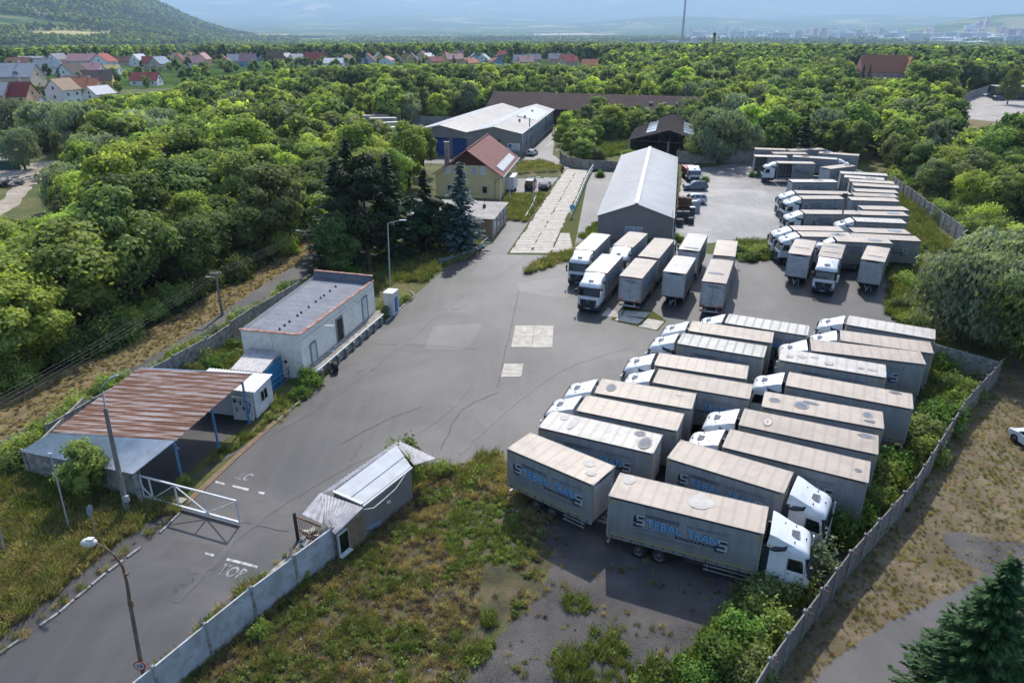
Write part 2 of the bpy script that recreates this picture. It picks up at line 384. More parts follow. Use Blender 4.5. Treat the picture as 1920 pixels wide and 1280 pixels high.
PARK = gp((955,335),(1048,332),(1020,362),(948,362)); sheet('parking_lot', PARK, 1, M_LANE)
HALLYD = gp((1114,318),(1168,318),(1140,380),(1124,440),(1095,452),(1060,470),(1046,474),(1056,440),(1074,405),(1092,362)); sheet('side_lot', rag(HALLYD, 1, .2, 3), 1, M_LANE)
UPY = gp((1800,185),(1880,172),(2100,175),(2100,232),(1920,228),(1860,240),(1800,222)); sheet('pale_yard', rag(UPY, 3, 1, 15), 1, M_PALEYARD)
UPY2 = gp((1790,222),(1870,228),(1850,245),(1800,262),(1760,262)); sheet('rough_track', rag(UPY2, 3, 1, 16), 2, M_VERGE)
TRK = gp((-80,470),(0,405),(35,385),(60,350),(95,328),(160,308),(150,296),(60,306),(-80,330),(-80,360),(0,345),(30,330),(10,370),(-80,420)); sheet('dusty_track', rag(TRK, 2, .6, 17), 1, M_TRACK)
TERR = gp((-80,330),(-80,262),(10,268),(30,285),(20,300)); sheet('white_terrace', TERR, 2, M_PALEYARD)
GRN = gp((1085,300),(1090,262),(1185,252),(1190,278),(1160,292)); sheet('green_plot', rag(GRN, 2, .5, 18), 1, M_GREEN)
GRN2 = gp((1700,330),(1740,420),(1760,470),(1700,465),(1660,372)); sheet('weedy_strip', rag(GRN2, 1, .5, 19), 1, M_GREEN)
LOTS = gp((948,368),(1022,366),(985,418),(948,412)); sheet('dry_grass_plot', rag(LOTS, 1, .3, 20), 1, M_VERGE)
LOTS2 = gp((962,308),(1010,302),(1058,312),(1056,326),(965,330)); sheet('weedy_plot', rag(LOTS2, 1, .3, 21), 1, M_VERGE)
sheet('woodland_floor', rag([(-61,39),(-46,51),(-39,66),(-33.5,88),(-28.5,108),(-24,122),(-22,140),(-25,160),(-36,176),(-60,186),(-85,178),(-94,166),(-86,150),(-80,135),(-78,118),(-84,108),(-100,100),(-100,60)], 2, .6, 5), 3, pm('shade_dark_floor', (.02, .025, .01), (.05, .045, .025), 1, .95, .1, coord='World'))  # dark colour stands in for tree shade, covering sunlit spots on the floor
WEEDS = gp((635,1000),(690,930),(800,880),(860,870),(940,850),(950,900),(1000,950),(1040,1060),(980,1150),(880,1250),(820,1400),(300,1450),(330,1290),(480,1140))
sheet('weedy_lot', rag(WEEDS, .35, 1.0, 22), 3, M_WEEDSOIL)
# repairs, seams and tyre marks on the asphalt
M_AP1 = asphalt_mat('pale_worn_asphalt', .088); M_AP2 = asphalt_mat('dark_repair_asphalt', .05); M_SEAM = pm('seam', (.035, .033, .032), (.075, .07, .065), 4, .9, .1, coord='World'); M_TYRE = asphalt_mat('wheel_mark', .064, 0)
sheet('worn_patch', rag(gp((795,655),(812,612),(905,606),(888,640),(868,656)), .3, .12, 31), 4, M_AP1)
sheet('worn_patch', rag(gp((880,515),(915,480),(955,478),(985,480),(955,500),(925,520)), .4, .15, 32), 4, M_AP1); sheet('repair_patch', rag(gp((948,667),(1015,668),(1014,698),(986,700),(984,680),(946,679)), .3, .03, 33), 3, M_AP2)
sheet('worn_patch', rag(gp((970,530),(1060,520),(1085,545),(1060,560),(975,548)), .5, .25, 34), 4, M_AP1); sheet('repair_patch', rag(gp((330,1010),(470,1040),(440,1075),(300,1045)), .5, .2, 35), 3, M_AP2)
def streak(px, w0, mat, name, amp=.05, lev=5):
 P_ = [Vector((q.x, q.y)) for q in gp(*px)]; q = []
 for a, b, c_, d_ in zip([P_[0]] + P_[:-2], P_[:-1], P_[1:], P_[2:] + [P_[-1]]):
  k = max(3, int((c_ - b).length / .6))
  for i in range(k):
   t = i / k; q.append(.5 * ((2 * b) + (c_ - a) * t + (2 * a - 5 * b + 4 * c_ - d_) * t * t + (3 * b - a - 3 * c_ + d_) * t ** 3))
 v = []
 for i, p in enumerate(q):
  dn = (q[min(i + 1, len(q) - 1)] - q[max(i - 1, 0)]).normalized(); n = Vector((-dn.y, dn.x)); o = n * amp * noise.noise(Vector((p.x * 1.9, p.y * 1.9, 5))) * 2
  w1 = w0 * (.6 + .8 * abs(noise.noise(Vector((p.x, p.y, 9))) )) * .5; v += [(p.x + o.x - n.x * w1, p.y + o.y - n.y * w1, .004 * lev), (p.x + o.x + n.x * w1, p.y + o.y + n.y * w1, .004 * lev)]
 tag(MB().add(v, [(2*i, 2*i+2, 2*i+3, 2*i+1) for i in range(len(q) - 1)]).build(name, mat), kind='structure')
for px in (((972,545),(962,600),(948,655),(938,705),(930,730)), ((700,645),(760,647),(830,650),(900,655)), ((935,735),(880,760),(850,790),(825,850)), ((455,980),(500,988),(556,1000)), ((1280,640),(1300,610)), ((640,832),(720,790),(800,760))): streak(px, .05, M_SEAM, 'asphalt_seam', .10)
for px in (((20,1180),(200,1010),(420,860),(600,760),(760,640),(880,540)), ((330,1130),(480,980),(640,880),(800,800),(880,720),(900,620)), ((860,850),(960,760),(1060,690),(1180,650))): streak(px, .5, M_TYRE, 'tyre_mark', .12, 6)
FARF = [((660,84),(760,82),(766,86),(662,88)), ((900,78),(1010,76),(1014,80),(902,82)), ((560,74),(650,72),(655,75),(560,78)), ((1040,89),(1125,87),(1128,91),(1042,93)), ((1400,93),(1500,91),(1504,95),(1402,97)),
 ((1570,88),(1660,86),(1664,89),(1572,91)), ((300,86),(390,84),(394,87),(300,90)), ((700,68),(850,66),(856,69),(702,71)), ((1000,64),(1150,62),(1156,66),(1002,67)), ((440,66),(540,64),(544,67),(440,69)), ((1180,95),(1260,94),(1262,98),(1182,99)), ((1700,78),(1800,76),(1804,80),(1702,81)), ((760,92),(830,91),(832,95),(762,96))]
for k_, P_ in enumerate(FARF):
 g_ = [GT(*q) for q in P_]; tag(MB().add([(g.x, g.y, g.z + 1.0) for g in g_], [(3, 2, 1, 0)]).build('field', (M_WHEAT, M_GREEN, M_TRACK)[k_ % 3]), kind='structure')
for nm, P_ in (('wheat_field', ((45,62),(120,59),(212,64),(208,70),(42,69))), ('wheat_field', ((240,105),(450,99),(560,92),(565,97),(450,108),(245,111))), ('wheat_field', ((860,98),(950,99),(948,107),(862,106))), ('wheat_field', ((1775,125),(1920,122),(1990,128),(1990,137),(1780,135)))):
 pts = []
 for q in P_:
  g = GT(*q); pts.append((g.x, g.y, g.z + 1.2))
 o = MB().add(pts, [tuple(range(len(pts)))[::-1]]).build(nm, M_WHEAT); tag(o, kind='structure')
# ------------------------------------------------------------------ lorries
def curtain_mat(name, c):
 c = tuple(x * .74 for x in c); m, t, b = nmat(name); p = coords(t)
 mp = t.nodes.new('ShaderNodeMapping'); mp.inputs['Scale'].default_value = (1.6, 1, .35); lk(t, p, mp.inputs[0])
 oi = t.nodes.new('ShaderNodeObjectInfo'); vm = t.nodes.new('ShaderNodeVectorMath'); vm.operation = 'ADD'
 lk(t, mp.outputs[0], vm.inputs[0]); sc = t.nodes.new('ShaderNodeVectorMath'); sc.operation = 'SCALE'; sc.inputs[0].default_value = (37, 11, 5); lk(t, oi.outputs['Random'], sc.inputs['Scale']); lk(t, sc.outputs[0], vm.inputs[1])
 n = noise_node(t, 1.6, 5, .65, vm.outputs[0])
 col = ramp(t, n.outputs[0], [(.3, tuple(x * .72 for x in c)), (.6, c), (.8, tuple(min(1, x * 1.15) for x in c))]).outputs[0]
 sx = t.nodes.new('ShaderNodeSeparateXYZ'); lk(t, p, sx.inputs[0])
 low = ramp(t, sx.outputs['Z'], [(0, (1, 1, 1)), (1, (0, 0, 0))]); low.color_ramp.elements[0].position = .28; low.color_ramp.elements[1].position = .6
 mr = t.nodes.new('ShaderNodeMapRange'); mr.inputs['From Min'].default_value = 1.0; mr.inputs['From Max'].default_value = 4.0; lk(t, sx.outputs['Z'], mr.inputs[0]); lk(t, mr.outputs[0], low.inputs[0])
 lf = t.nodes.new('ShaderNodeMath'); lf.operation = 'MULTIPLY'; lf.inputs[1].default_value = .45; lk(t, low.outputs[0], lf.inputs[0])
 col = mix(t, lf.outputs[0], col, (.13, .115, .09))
 lk(t, col, b.inputs['Base Color']); b.inputs['Roughness'].default_value = .5; b.inputs['Specular IOR Level'].default_value = .4
 bump(t, noise_node(t, 5, 3, .6, vm.outputs[0]).outputs[0], .15, .02, b); return m
def roof_mat(name, c, d, stripes=0.0, blot=.5):
 c = tuple(x * .82 for x in c); d = tuple(x * .80 for x in d); m, t, b = nmat(name); p = coords(t); oi = t.nodes.new('ShaderNodeObjectInfo')
 sc = t.nodes.new('ShaderNodeVectorMath'); sc.operation = 'SCALE'; sc.inputs[0].default_value = (53, 17, 3); lk(t, oi.outputs['Random'], sc.inputs['Scale'])
 ad = t.nodes.new('ShaderNodeVectorMath'); ad.operation = 'ADD'; lk(t, p, ad.inputs[0]); lk(t, sc.outputs[0], ad.inputs[1])
 n = noise_node(t, .55, 6, .65, ad.outputs[0], dist=.5)
 col = ramp(t, n.outputs[0], [(.3, tuple(x * .8 for x in c)), (.5, c), (.72, tuple(min(1, x * 1.12) for x in c))]).outputs[0]
 n2 = noise_node(t, 1.7, 5, .7, ad.outputs[0])
 col = mix(t, ramp(t, n2.outputs[0], [(.52, (0, 0, 0)), (.72, (blot,) * 3)]).outputs[0], col, d)
 if stripes:
  wv = t.nodes.new('ShaderNodeTexWave'); wv.inputs['Scale'].default_value = .42; wv.inputs['Distortion'].default_value = .25; wv.inputs['Detail'].default_value = 1
  lk(t, p, wv.inputs['Vector'])
  col = mix(t, ramp(t, wv.outputs[0], [(.75, (0, 0, 0)), (.97, (stripes,) * 3)]).outputs[0], col, d)
 hsv = t.nodes.new('ShaderNodeHueSaturation'); mr = t.nodes.new('ShaderNodeMapRange'); mr.inputs['To Min'].default_value = .86; mr.inputs['To Max'].default_value = 1.1
 lk(t, oi.outputs['Random'], mr.inputs[0]); lk(t, mr.outputs[0], hsv.inputs['Value']); lk(t, col, hsv.inputs['Color'])
 lk(t, hsv.outputs[0], b.inputs['Base Color']); b.inputs['Roughness'].default_value = .55; b.inputs['Specular IOR Level'].default_value = .3
 bump(t, n2.outputs[0], .2, .03, b); return m
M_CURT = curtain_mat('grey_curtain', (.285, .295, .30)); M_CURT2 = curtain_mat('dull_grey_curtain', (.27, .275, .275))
M_ROOF_T = roof_mat('beige_tarpaulin', (.395, .325, .262), (.26, .215, .175), .45, .6)
M_ROOF_W = roof_mat('white_tarpaulin', (.45, .42, .38), (.29, .255, .21), .5, .8)
M_ROOF_S = roof_mat('striped_tarpaulin', (.46, .44, .39), (.27, .25, .22), 1.0, .7)
M_ALU = pm('dull_aluminium', (.5, .5, .5), (.36, .36, .35), 2, .45, .5, .6)
M_BLACK = pm('black_rubber', (.012, .012, .013), (.03, .03, .03), 5, .75, .3)
M_STRAP = pm('black_strap', (.018, .018, .02))
M_CHASSIS = pm('dark_chassis', (.03, .03, .032), (.06, .055, .05), 3, .7, .3)
M_WHITE = pm('white_vehicle_paint', (.78, .79, .8), (.70, .71, .71), 1.2, .28, .5, c3=(.5, .48, .44), s3=3, k3=.25)
M_NAVY = pm('dark_navy_plastic', (.012, .018, .03), (.02, .026, .036), 3, .5, .5)
M_GLASS = pm('dark_glass', (.01, .014, .016), None, rough=.06, spec=.9)
M_DOORW = pm('dirty_white_door', (.55, .56, .56), (.42, .42, .41), 1.2, .5, .4, c3=(.3, .29, .27), s3=3, k3=.4)
M_RED = pm('red_reflective_tape', (.45, .05, .04)); M_ORANGE = pm('orange_marker_board', (.75, .22, .02), (.6, .16, .02), 6)
M_YELLOW = pm('yellow_tape', (.55, .42, .04)); M_LAMP = pm('lamp_lens', (.55, .58, .6), rough=.1, spec=.8)
M_TAIL = pm('red_lamp_lens', (.4, .01, .01), rough=.2); M_RIM = pm('steel_rim', (.13, .13, .125), (.06, .055, .05), 5, .6, .4, .2)
M_BLUE_L = pm('blue_lettering', (.13, .42, .75), (.17, .47, .8), 2); M_BLUE_D = pm('dark_lettering', (.012, .02, .05), (.03, .04, .07), 2)
M_GREY_L = pm('faded_grey_lettering', (.14, .18, .23), (.2, .23, .27), 2); M_BLUE_S = pm('faded_blue_lettering', (.07, .15, .28), (.12, .19, .3), 2)
M_FACE = pm('pale_letter_face', (.42, .44, .46))
M_TRIMR = pm('dusty_rail', (.42, .385, .35), (.3, .27, .24), 3, .7, .2); M_CLADH = pm('hatch_frame', (.3, .33, .37)); M_PUD = pm('standing_water', (.05, .065, .09), (.16, .17, .18), 2.5, .12, .5); M_STAIN = pm('dried_dirt_ring', (.33, .285, .25), (.42, .36, .315), 3, .8, .2)
M_PATCHW = pm('white_repair_patch', (.56, .53, .48), (.44, .40, .36), 1.5, .7, .3)

W2 = 1.275
def wheel_mesh():
 s = MB(); r = .47
 prof_ = [(.0, -.13), (.34, -.15), (.45, -.15), (r, -.11), (r, .11), (.45, .15), (.34, .15), (.30, .13)]
 n = 20; vs = []
 for q, y in prof_[1:]:
  vs += [(q * math.cos(2*math.pi*k/n), y, q * math.sin(2*math.pi*k/n)) for k in range(n)]
 fs = []
 for i in range(len(prof_) - 2):
  for k in range(n): fs.append((i*n+k, (i+1)*n+k, (i+1)*n+(k+1)%n, i*n+(k+1)%n))
 s.add(vs, fs, 0, True); tyre = s.mesh('tyre', M_BLACK)
 s = MB()
 for sg in (1, -1):
  rr = [(.31, .13), (.27, .07), (.14, .05), (.12, .12), (.0001, .13)]; vs = []
  for q, y in rr: vs += [(q * math.cos(2*math.pi*k/n), y * sg, q * math.sin(2*math.pi*k/n)) for k in range(n)]
  fs = []
  for i in range(len(rr) - 1):
   for k in range(n): fs.append((i*n+k, (i+1)*n+k, (i+1)*n+(k+1)%n, i*n+(k+1)%n))
  s.add(vs, fs, 0, True)
  for k in range(8):
   a = 2*math.pi*k/8; s.box((.2*math.cos(a), .075*sg, .2*math.sin(a)), (.035, .03, .035))
 return tyre, s.mesh('rim', M_RIM)
TYRE, RIM = wheel_mesh()
def wheel(parent, x, y, r=.47):
 t = mo('wheel', TYRE, parent, (x, y, r)); t.scale = (r / .47, 1, r / .47)
 mo('rim', RIM, t); return t

# ---- lettering on the curtains (drawn in a plane, 7.2 m wide layout, x to the right, y up)
def letter_S(x, y, wd, h, th, s, m, dx=0, dy=0, z=0):
 c = th * .55
 # outline of a block S with cut corners, built from five bars
 def rect(a, b, c_, d): s.add([(a+dx, b+dy, z), (c_+dx, b+dy, z), (c_+dx, d+dy, z), (a+dx, d+dy, z)], [(0, 1, 2, 3)], m)
 X = x; Y = y
 s.add([(X+c+dx, Y+h+dy, z), (X+dx, Y+h-c+dy, z), (X+dx, Y+h-th+dy, z), (X+wd+dx, Y+h-th+dy, z), (X+wd+dx, Y+h+dy, z)], [(0,1,2,3,4)], m)
 rect(X, Y+h/2-th/2+c*.6, X+th, Y+h-th); 
 s.add([(X+dx, Y+h/2-th/2+c*.6+dy, z), (X+c*.6+dx, Y+h/2-th/2+dy, z), (X+wd-c*.6+dx, Y+h/2-th/2+dy, z), (X+wd-c*.6+dx, Y+h/2+th/2+dy, z), (X+dx, Y+h/2+th/2+dy, z)], [(0,1,2,3,4)], m)
 s.add([(X+wd-c*.6+dx, Y+h/2+th/2+dy, z), (X+wd-c*.6+dx, Y+h/2-th/2+dy, z), (X+wd+dx, Y+h/2-th/2+dy, z), (X+wd+dx, Y+h/2+th/2-c*.6+dy, z)], [(0,1,2,3)], m)
 rect(X+wd-th, Y+th, X+wd, Y+h/2-th/2)
 s.add([(X+dx, Y+dy, z), (X+wd-c+dx, Y+dy, z), (X+wd+dx, Y+c+dy, z), (X+wd+dx, Y+th+dy, z), (X+dx, Y+th+dy, z)], [(0,1,2,3,4)], m)
def lift(me, k):
 for v in me.vertices: v.co.z += k
 return me
def joined(parts, name):
 bm = bmesh.new(); mats = []
 for me, off in parts:
  b0 = len(bm.faces); v0 = len(bm.verts); bm.from_mesh(me); bm.verts.ensure_lookup_table(); bm.faces.ensure_lookup_table()
  remap = []
  for mt in me.materials:
   if mt not in mats: mats.append(mt)
   remap.append(mats.index(mt))
  for v in bm.verts[v0:]: v.co += Vector(off)
  for f in bm.faces[b0:]: f.material_index = remap[min(f.material_index, len(remap)-1)]
 out = bpy.data.meshes.new(name); bm.to_mesh(out); bm.free()
 for mt in mats: out.materials.append(mt)
 return out
def emblem_mesh(simple=False, FILL=None):
 FILL = FILL or M_BLUE_L
 """the company name as it stands on the curtains: large S, TEBAL TRAN in blue, large closing S, bars and phone lines"""
 P = []
 def T(body, size, x, y, mat, bold=0, z=0, sx=1, sp=1): P.append((lift(textmesh(body, size, mat, bold, space=sp, sx=sx), 0), (x, y, z)))
 s = MB()
 for i in range(6): letter_S(.0, 1.0, .52, .74, .15, s, 0, -.03 * i, -.026 * i, .002 + .0001 * i)      # dark depth of the first S
 letter_S(-.015, .985, .55, .77, .18, s, 0, 0, 0, .004)
 for i in range(6): letter_S(4.66, .66, .58, .78, .16, s, 0, -.03 * i, -.026 * i, .002 + .0001 * i)
 letter_S(4.645, .645, .61, .81, .19, s, 0, 0, 0, .004)
 def rc(x0, y0, x1, y1, z, m=0): s.add([(x0, y0, z), (x1, y0, z), (x1, y1, z), (x0, y1, z)], [(0, 1, 2, 3)], m)
 rc(.5, 1.80, 2.45, 1.84, .003); rc(.5, 1.66, 2.45, 1.69, .003); rc(2.41, 1.66, 2.45, 1.84, .0035); rc(.6, 1.74, 2.2, 1.76, .003)   # beaded bar above
 rc(2.3, .72, 4.66, .86, .003)                                                                                                   # solid bar below
 P.append((s.mesh('x', M_BLUE_D), (0, 0, 0)))
 s = MB(); letter_S(0, 1.0, .52, .74, .13, s, 0, 0, 0, .006); letter_S(4.66, .66, .58, .78, .14, s, 0, 0, 0, .006)
 for k in range(9): rc(2.45 + k*.22, .77, 2.53 + k*.22, .81, .005)
 P.append((s.mesh('x', M_FACE), (0, 0, 0)))
 def W(body, x0, x1, y, h, out, fill):
  for mt, off, dx, z in ((out, .038, 0, .003), (fill, .014, .010, .006)):
   me = textmesh(body, 1, mt, .0, space=1.12); xs = [v.co.x for v in me.vertices]; wd = max(xs) - min(xs); me2 = textmesh(body, 1, mt, off, space=1.12)
   for v in me2.vertices: v.co.x = (v.co.x - min(xs)) * (x1 - x0) / wd; v.co.y *= h / .72
   P.append((me2, (x0 + dx, y + dx, z)))
 W('TEBAL', .62, 2.62, 1.0, .56, M_BLUE_D, FILL); W('TRAN', 2.98, 4.60, .94, .56, M_BLUE_D, FILL)
 T('Tel: +420 417 577 777', .22, 2.9, 1.68, M_BLUE_S, .008, .003, 1, 1.12)
 if not simple:
  T('Fax: +420 417 531 550', .21, -.02, .68, M_BLUE_S, .006, .003, 1, 1.05)
  T('Specialista na velkoobjemov\u00e9 p\u0159epravy', .27, -.05, .36, M_GREY_L, .002, .003, 1.0, 1.14)
 return joined(P, 'lettering')
EMBLEM = emblem_mesh(); EMBLEM_S = emblem_mesh(True, M_GREY_L)
def rear_text():
 P = []; 
 def T(body, size, x, y, mat, bold=0, z=0): P.append((textmesh(body, size, mat, bold, align='CENTER'), (x, y, z)))
 T('S  TEBAL TRAN  S', .2, 0, .95, M_BLUE_D, .01); T('Specialista', .13, 0, .0, M_GREY_L, .002); T('na velkoobjemov\u00e9', .13, 0, -.2, M_GREY_L, .002); T('p\u0159epravy', .13, 0, -.4, M_GREY_L, .002)
 s = MB()
 s.add([(-.95, 1.17, 0), (.3, 1.17, 0), (.3, 1.19, 0), (-.95, 1.19, 0)], [(0,1,2,3)]); s.add([(.0, .86, 0), (.95, .86, 0), (.95, .89, 0), (.0, .89, 0)], [(0,1,2,3)])
 P.append((s.mesh('x', M_BLUE_D), (0, 0, 0))); return joined(P, 'lettering')
REARTXT = rear_text()

BZ, TZ = 1.08, 3.96      # bottom and top of the load box
def curtain_mesh(L, rnd, mat):
 s = MB(); nx = int(L / .13); nz = 6; vs = []; n0 = rnd.random() * 50
 for j in range(nz + 1):
  z = BZ + .06 + (TZ - .14 - BZ - .06) * j / nz
  for i in range(nx + 1):
   x = -L/2 + .08 + (L - .16) * i / nx
   sag = math.sin(math.pi * j / nz)
   y = .012 * noise.noise(Vector((x * 2.6 + n0, z * .25, n0))) + .02 * sag * noise.noise(Vector((x * .8 + n0, z * .6, 9)))
   if 0 < j < nz: y += .006 * (1 if int((x + 40) / .6) % 2 else 0)
   vs.append((x, -W2 + .012 - y, z))
 for j in range(nz):
  for i in range(nx): s.f.append((j*(nx+1)+i, j*(nx+1)+i+1, (j+1)*(nx+1)+i+1, (j+1)*(nx+1)+i))
 s.v = vs; s.m = [0] * len(s.f); s.sm = [True] * len(s.f)
 return s.mesh('side_curtain', mat)
def make_box(L, rear='doors', detail=True):
 """parts of the load box shared by lorries and trailers of length L, as (name, mesh, loc, rot, subparts)"""
 out = []; rnd = random.Random(int(L * 10)); h = L / 2
 for sg, rz in ((1, 0), (-1, math.pi)):
  sub = [('lettering', EMBLEM if detail else EMBLEM_S, (-2.62 * min(1, (L - .6) / 5.9), -W2 - .026, 1.46), (R(90), 0, 0), min(1, (L - .6) / 5.9) if L < 7 else 1.0)]
  if detail:
   st = MB(); k = int(L / .62)
   for i in range(k): st.box((-h + .35 + (L - .7) * i / (k - 1), -W2 - .012, BZ + .1), (.045, .02, .2))
   sub.append(('strap', st.mesh('strap', M_STRAP), None, None, 1))
   yl = MB(); yl.box((0, -W2 - .018, BZ + .28), (L - .5, .008, .04)); sub.append(('yellow_stripe', yl.mesh('yellow_stripe', M_YELLOW), None, None, 1))
   ym = MB()
   for e in (-1, 1):
    ym.box((e * (h - .3), -W2 - .016, TZ - .3), (.3, .008, .05)); ym.box((e * (h - .17), -W2 - .017, TZ - .42), (.05, .008, .3))
   sub.append(('corner_marking', ym.mesh('corner_marking', M_YELLOW), None, None, 1))
  out.append(('side_curtain', curtain_mesh(L, rnd, M_CURT), None, (0, 0, rz), sub))
 r = MB(); nx, ny = int(L / .3), 6; vs = []                                # roof: slightly domed sheet with ribs, sagging between them
 for j in range(ny + 1):
  for i in range(nx + 1):
   x = -h + L * i / nx; y = -W2 + 2 * W2 * j / ny; e = math.sin(math.pi * j / ny)
   vs.append((x, y, TZ + .012 + e * (.035 + (.018 if i % 2 else 0) + .012 * noise.noise(Vector((x, y, L))))))
 r.v = vs
 for j in range(ny):
  for i in range(nx): r.f.append((j*(nx+1)+i, j*(nx+1)+i+1, (j+1)*(nx+1)+i+1, (j+1)*(nx+1)+i))
 r.m = [0] * len(r.f); r.sm = [True] * len(r.f)
 out.append(('roof', r.mesh('roof', M_ROOF_T), None, None, []))
 e = MB()                                                                   # roof rails, dark, with pale corner caps
 for sg in (-1, 1): e.box((0, sg * (W2 - .01), TZ - .06), (L - .02, .05, .12))
 out.append(('roof_rail', e.mesh('roof_rail', M_CHASSIS), None, None, []))
 e = MB()
 for sg in (-1, 1): e.box((0, sg * (W2 + .004), TZ + .006), (L - .3, .045, .026))
 for sx in (-1, 1):
  e.box((sx * (h - .01), 0, TZ + .004), (.06, 2 * W2 - .3, .05))
  for sg in (-1, 1): e.box((sx * (h - .07), sg * (W2 - .06), TZ - .035), (.17, .16, .13))
 out.append(('edge_trim', e.mesh('edge_trim', M_TRIMR), None, None, []))
 e = MB()                                                                   # corner posts
 for sx in (-1, 1):
  for sg in (-1, 1): e.box((sx * (h - .04), sg * (W2 - .035), (BZ + TZ - .1) / 2), (.09, .075, TZ - BZ - .1))
 e.box((0, W2 - .03, BZ + .0), (L - .02, .06, .1)); e.box((0, -W2 + .03, BZ + .0), (L - .02, .06, .1))
 out.append(('corner_post', e.mesh('corner_post', M_ALU), None, None, []))
 f = MB(); f.box((h - .05, 0, (BZ + TZ) / 2 - .02), (.04, 2 * W2 - .14, TZ - BZ - .14)) # front wall with its dark rainwater recess
 out.append(('front_wall', f.mesh('front_wall', M_DOORW), None, None, []))
 f = MB(); n = 8
 pts = [(h - .022, -W2 + .25 + (2 * W2 - .5) * i / n, TZ - .20 + .12 * math.sin(math.pi * i / n)) for i in range(n + 1)]
 for a, b in zip(pts, pts[1:]): f.add([(a[0], a[1], TZ - .24), (b[0], b[1], TZ - .24), b, a], [(0, 1, 2, 3)])
 out.append(('header_recess', f.mesh('header_recess', M_BLACK), None, None, []))
 for sg in (-1, 1):                                                         # two rear doors
  d = MB(); d.box((-h + .045, sg * .6, (BZ + TZ) / 2 - .03), (.05, 1.17, TZ - BZ - .24))
  sub = []
  if detail:
   b = MB()
   for q in (.25, 1.0): b.cyl((-h - .0, sg * q, BZ + .12), (-h - .0, sg * q, TZ - .25), .014, 6)
   sub.append(('lock_rod', b.mesh('lock_rod', M_ALU), None, None, 1))
   o_ = MB(); o_.box((-h + .012, sg * .93, BZ + .22), (.012, .48, .17)); sub.append(('marker_board', o_.mesh('marker_board', M_ORANGE), None, None, 1))
  out.append(('rear_door', d.mesh('rear_door', M_DOORW), None, None, sub))
 b = MB()
 for sg in (-1, 1): b.box((-h + .014, sg * (W2 - .085), (BZ + TZ) / 2), (.012, .03, TZ - BZ - .2))
 b.box((-h + .0145, 0, TZ - .14), (.012, 2 * W2 - .2, .03)); b.box((-h + .0145, 0, BZ + .07), (.012, 2 * W2 - .2, .03))
 out.append(('red_outline', b.mesh('red_outline', M_RED), None, None, []))
 out.append(('rear_lettering', REARTXT, (-h + .012, 0, 2.45), (R(90), 0, R(-90)), []))
 return out
def chassis_parts(L, truck, detail=True):
 h = L / 2; out = []; c = MB()
 x1 = h + (2.1 if truck else -.1)
 for sg in (-1, 1): c.box(((-h + .1 + x1) / 2, sg * .42, .86), (x1 + h - .1, .12, .26))
 c.box((0, 0, BZ - .04), (L - .05, 2 * W2 - .14, .06))
 for i in range(6): c.box((-h + .5 + (L - 1) * i / 5, 0, .98), (.1, 2.3, .08))
 c.box((.1 * L, .0, .62), (1.2, 1.9, .4)) if truck else c.box((-.05, 0, .58), (1.9, 1.5, .3))
 out.append(('chassis', c.mesh('chassis', M_CHASSIS), None, None, []))
 g = MB()
 for sg in (-1, 1):
  x0, x2 = (h - 2.9, h - .35) if truck else (h - 2.1, h - .5)
  for z in (.52, .82): g.box(((x0 + x2) / 2, sg * (W2 - .05), z), (x2 - x0, .03, .1))
  for x in (x0 + .2, x2 - .2): g.box((x, sg * (W2 - .08), .74), (.05, .03, .52))
 out.append(('side_guard', g.mesh('side_guard', M_ALU), None, None, []))
 g = MB(); g.box((-h + .12, 0, .58), (.12, 2.35, .16)); g.box((-h + .16, .6, .8), (.08, .08, .4)); g.box((-h + .16, -.6, .8), (.08, .08, .4))
 out.append(('rear_bumper', g.mesh('rear_bumper', M_DOORW), None, None, []))
 for sg in (-1, 1):
  g = MB(); g.box((-h + .05, sg * .98, .62), (.03, .36, .14)); out.append(('tail_light', g.mesh('tail_light', M_TAIL), None, None, []))
 if not truck:
  g = MB(); g.bar((h - .6, .3, .72), (h + 1.0, 0, .66), .12, .12); g.bar((h - .6, -.3, .72), (h + 1.0, 0, .66), .12, .12); g.bar((h + .9, 0, .66), (h + 1.35, 0, .62), .12, .1)
  g.cyl((h + .2, .45, .12), (h + .2, .45, .8), .05, 8)
  out.append(('drawbar', g.mesh('drawbar', M_ALU), None, None, []))
  g = MB()
  for sg in (-1, 1):
   for q in (-.62, .62): fender(g, -.35 + q, sg * 1.04, .56)
  out.append(('mudguard', g.mesh('mudguard', M_CHASSIS), None, None, []))
 else:
  g = MB()
  for sg in (-1, 1):
   for q in (-.62, .62): fender(g, -.2 * L + q, sg * 1.04, .56)
  out.append(('mudguard', g.mesh('mudguard', M_CHASSIS), None, None, []))
 return out
def fender(s, x, y, r):
 n = 8; vs = []
 for i in range(n + 1):
  a = math.pi * (i / n); vs += [(x + r * math.cos(a), y - .2, .47 + r * math.sin(a)), (x + r * math.cos(a), y + .2, .47 + r * math.sin(a))]
 s.add(vs, [(2*i, 2*i+1, 2*i+3, 2*i+2) for i in range(n)], 0, True)

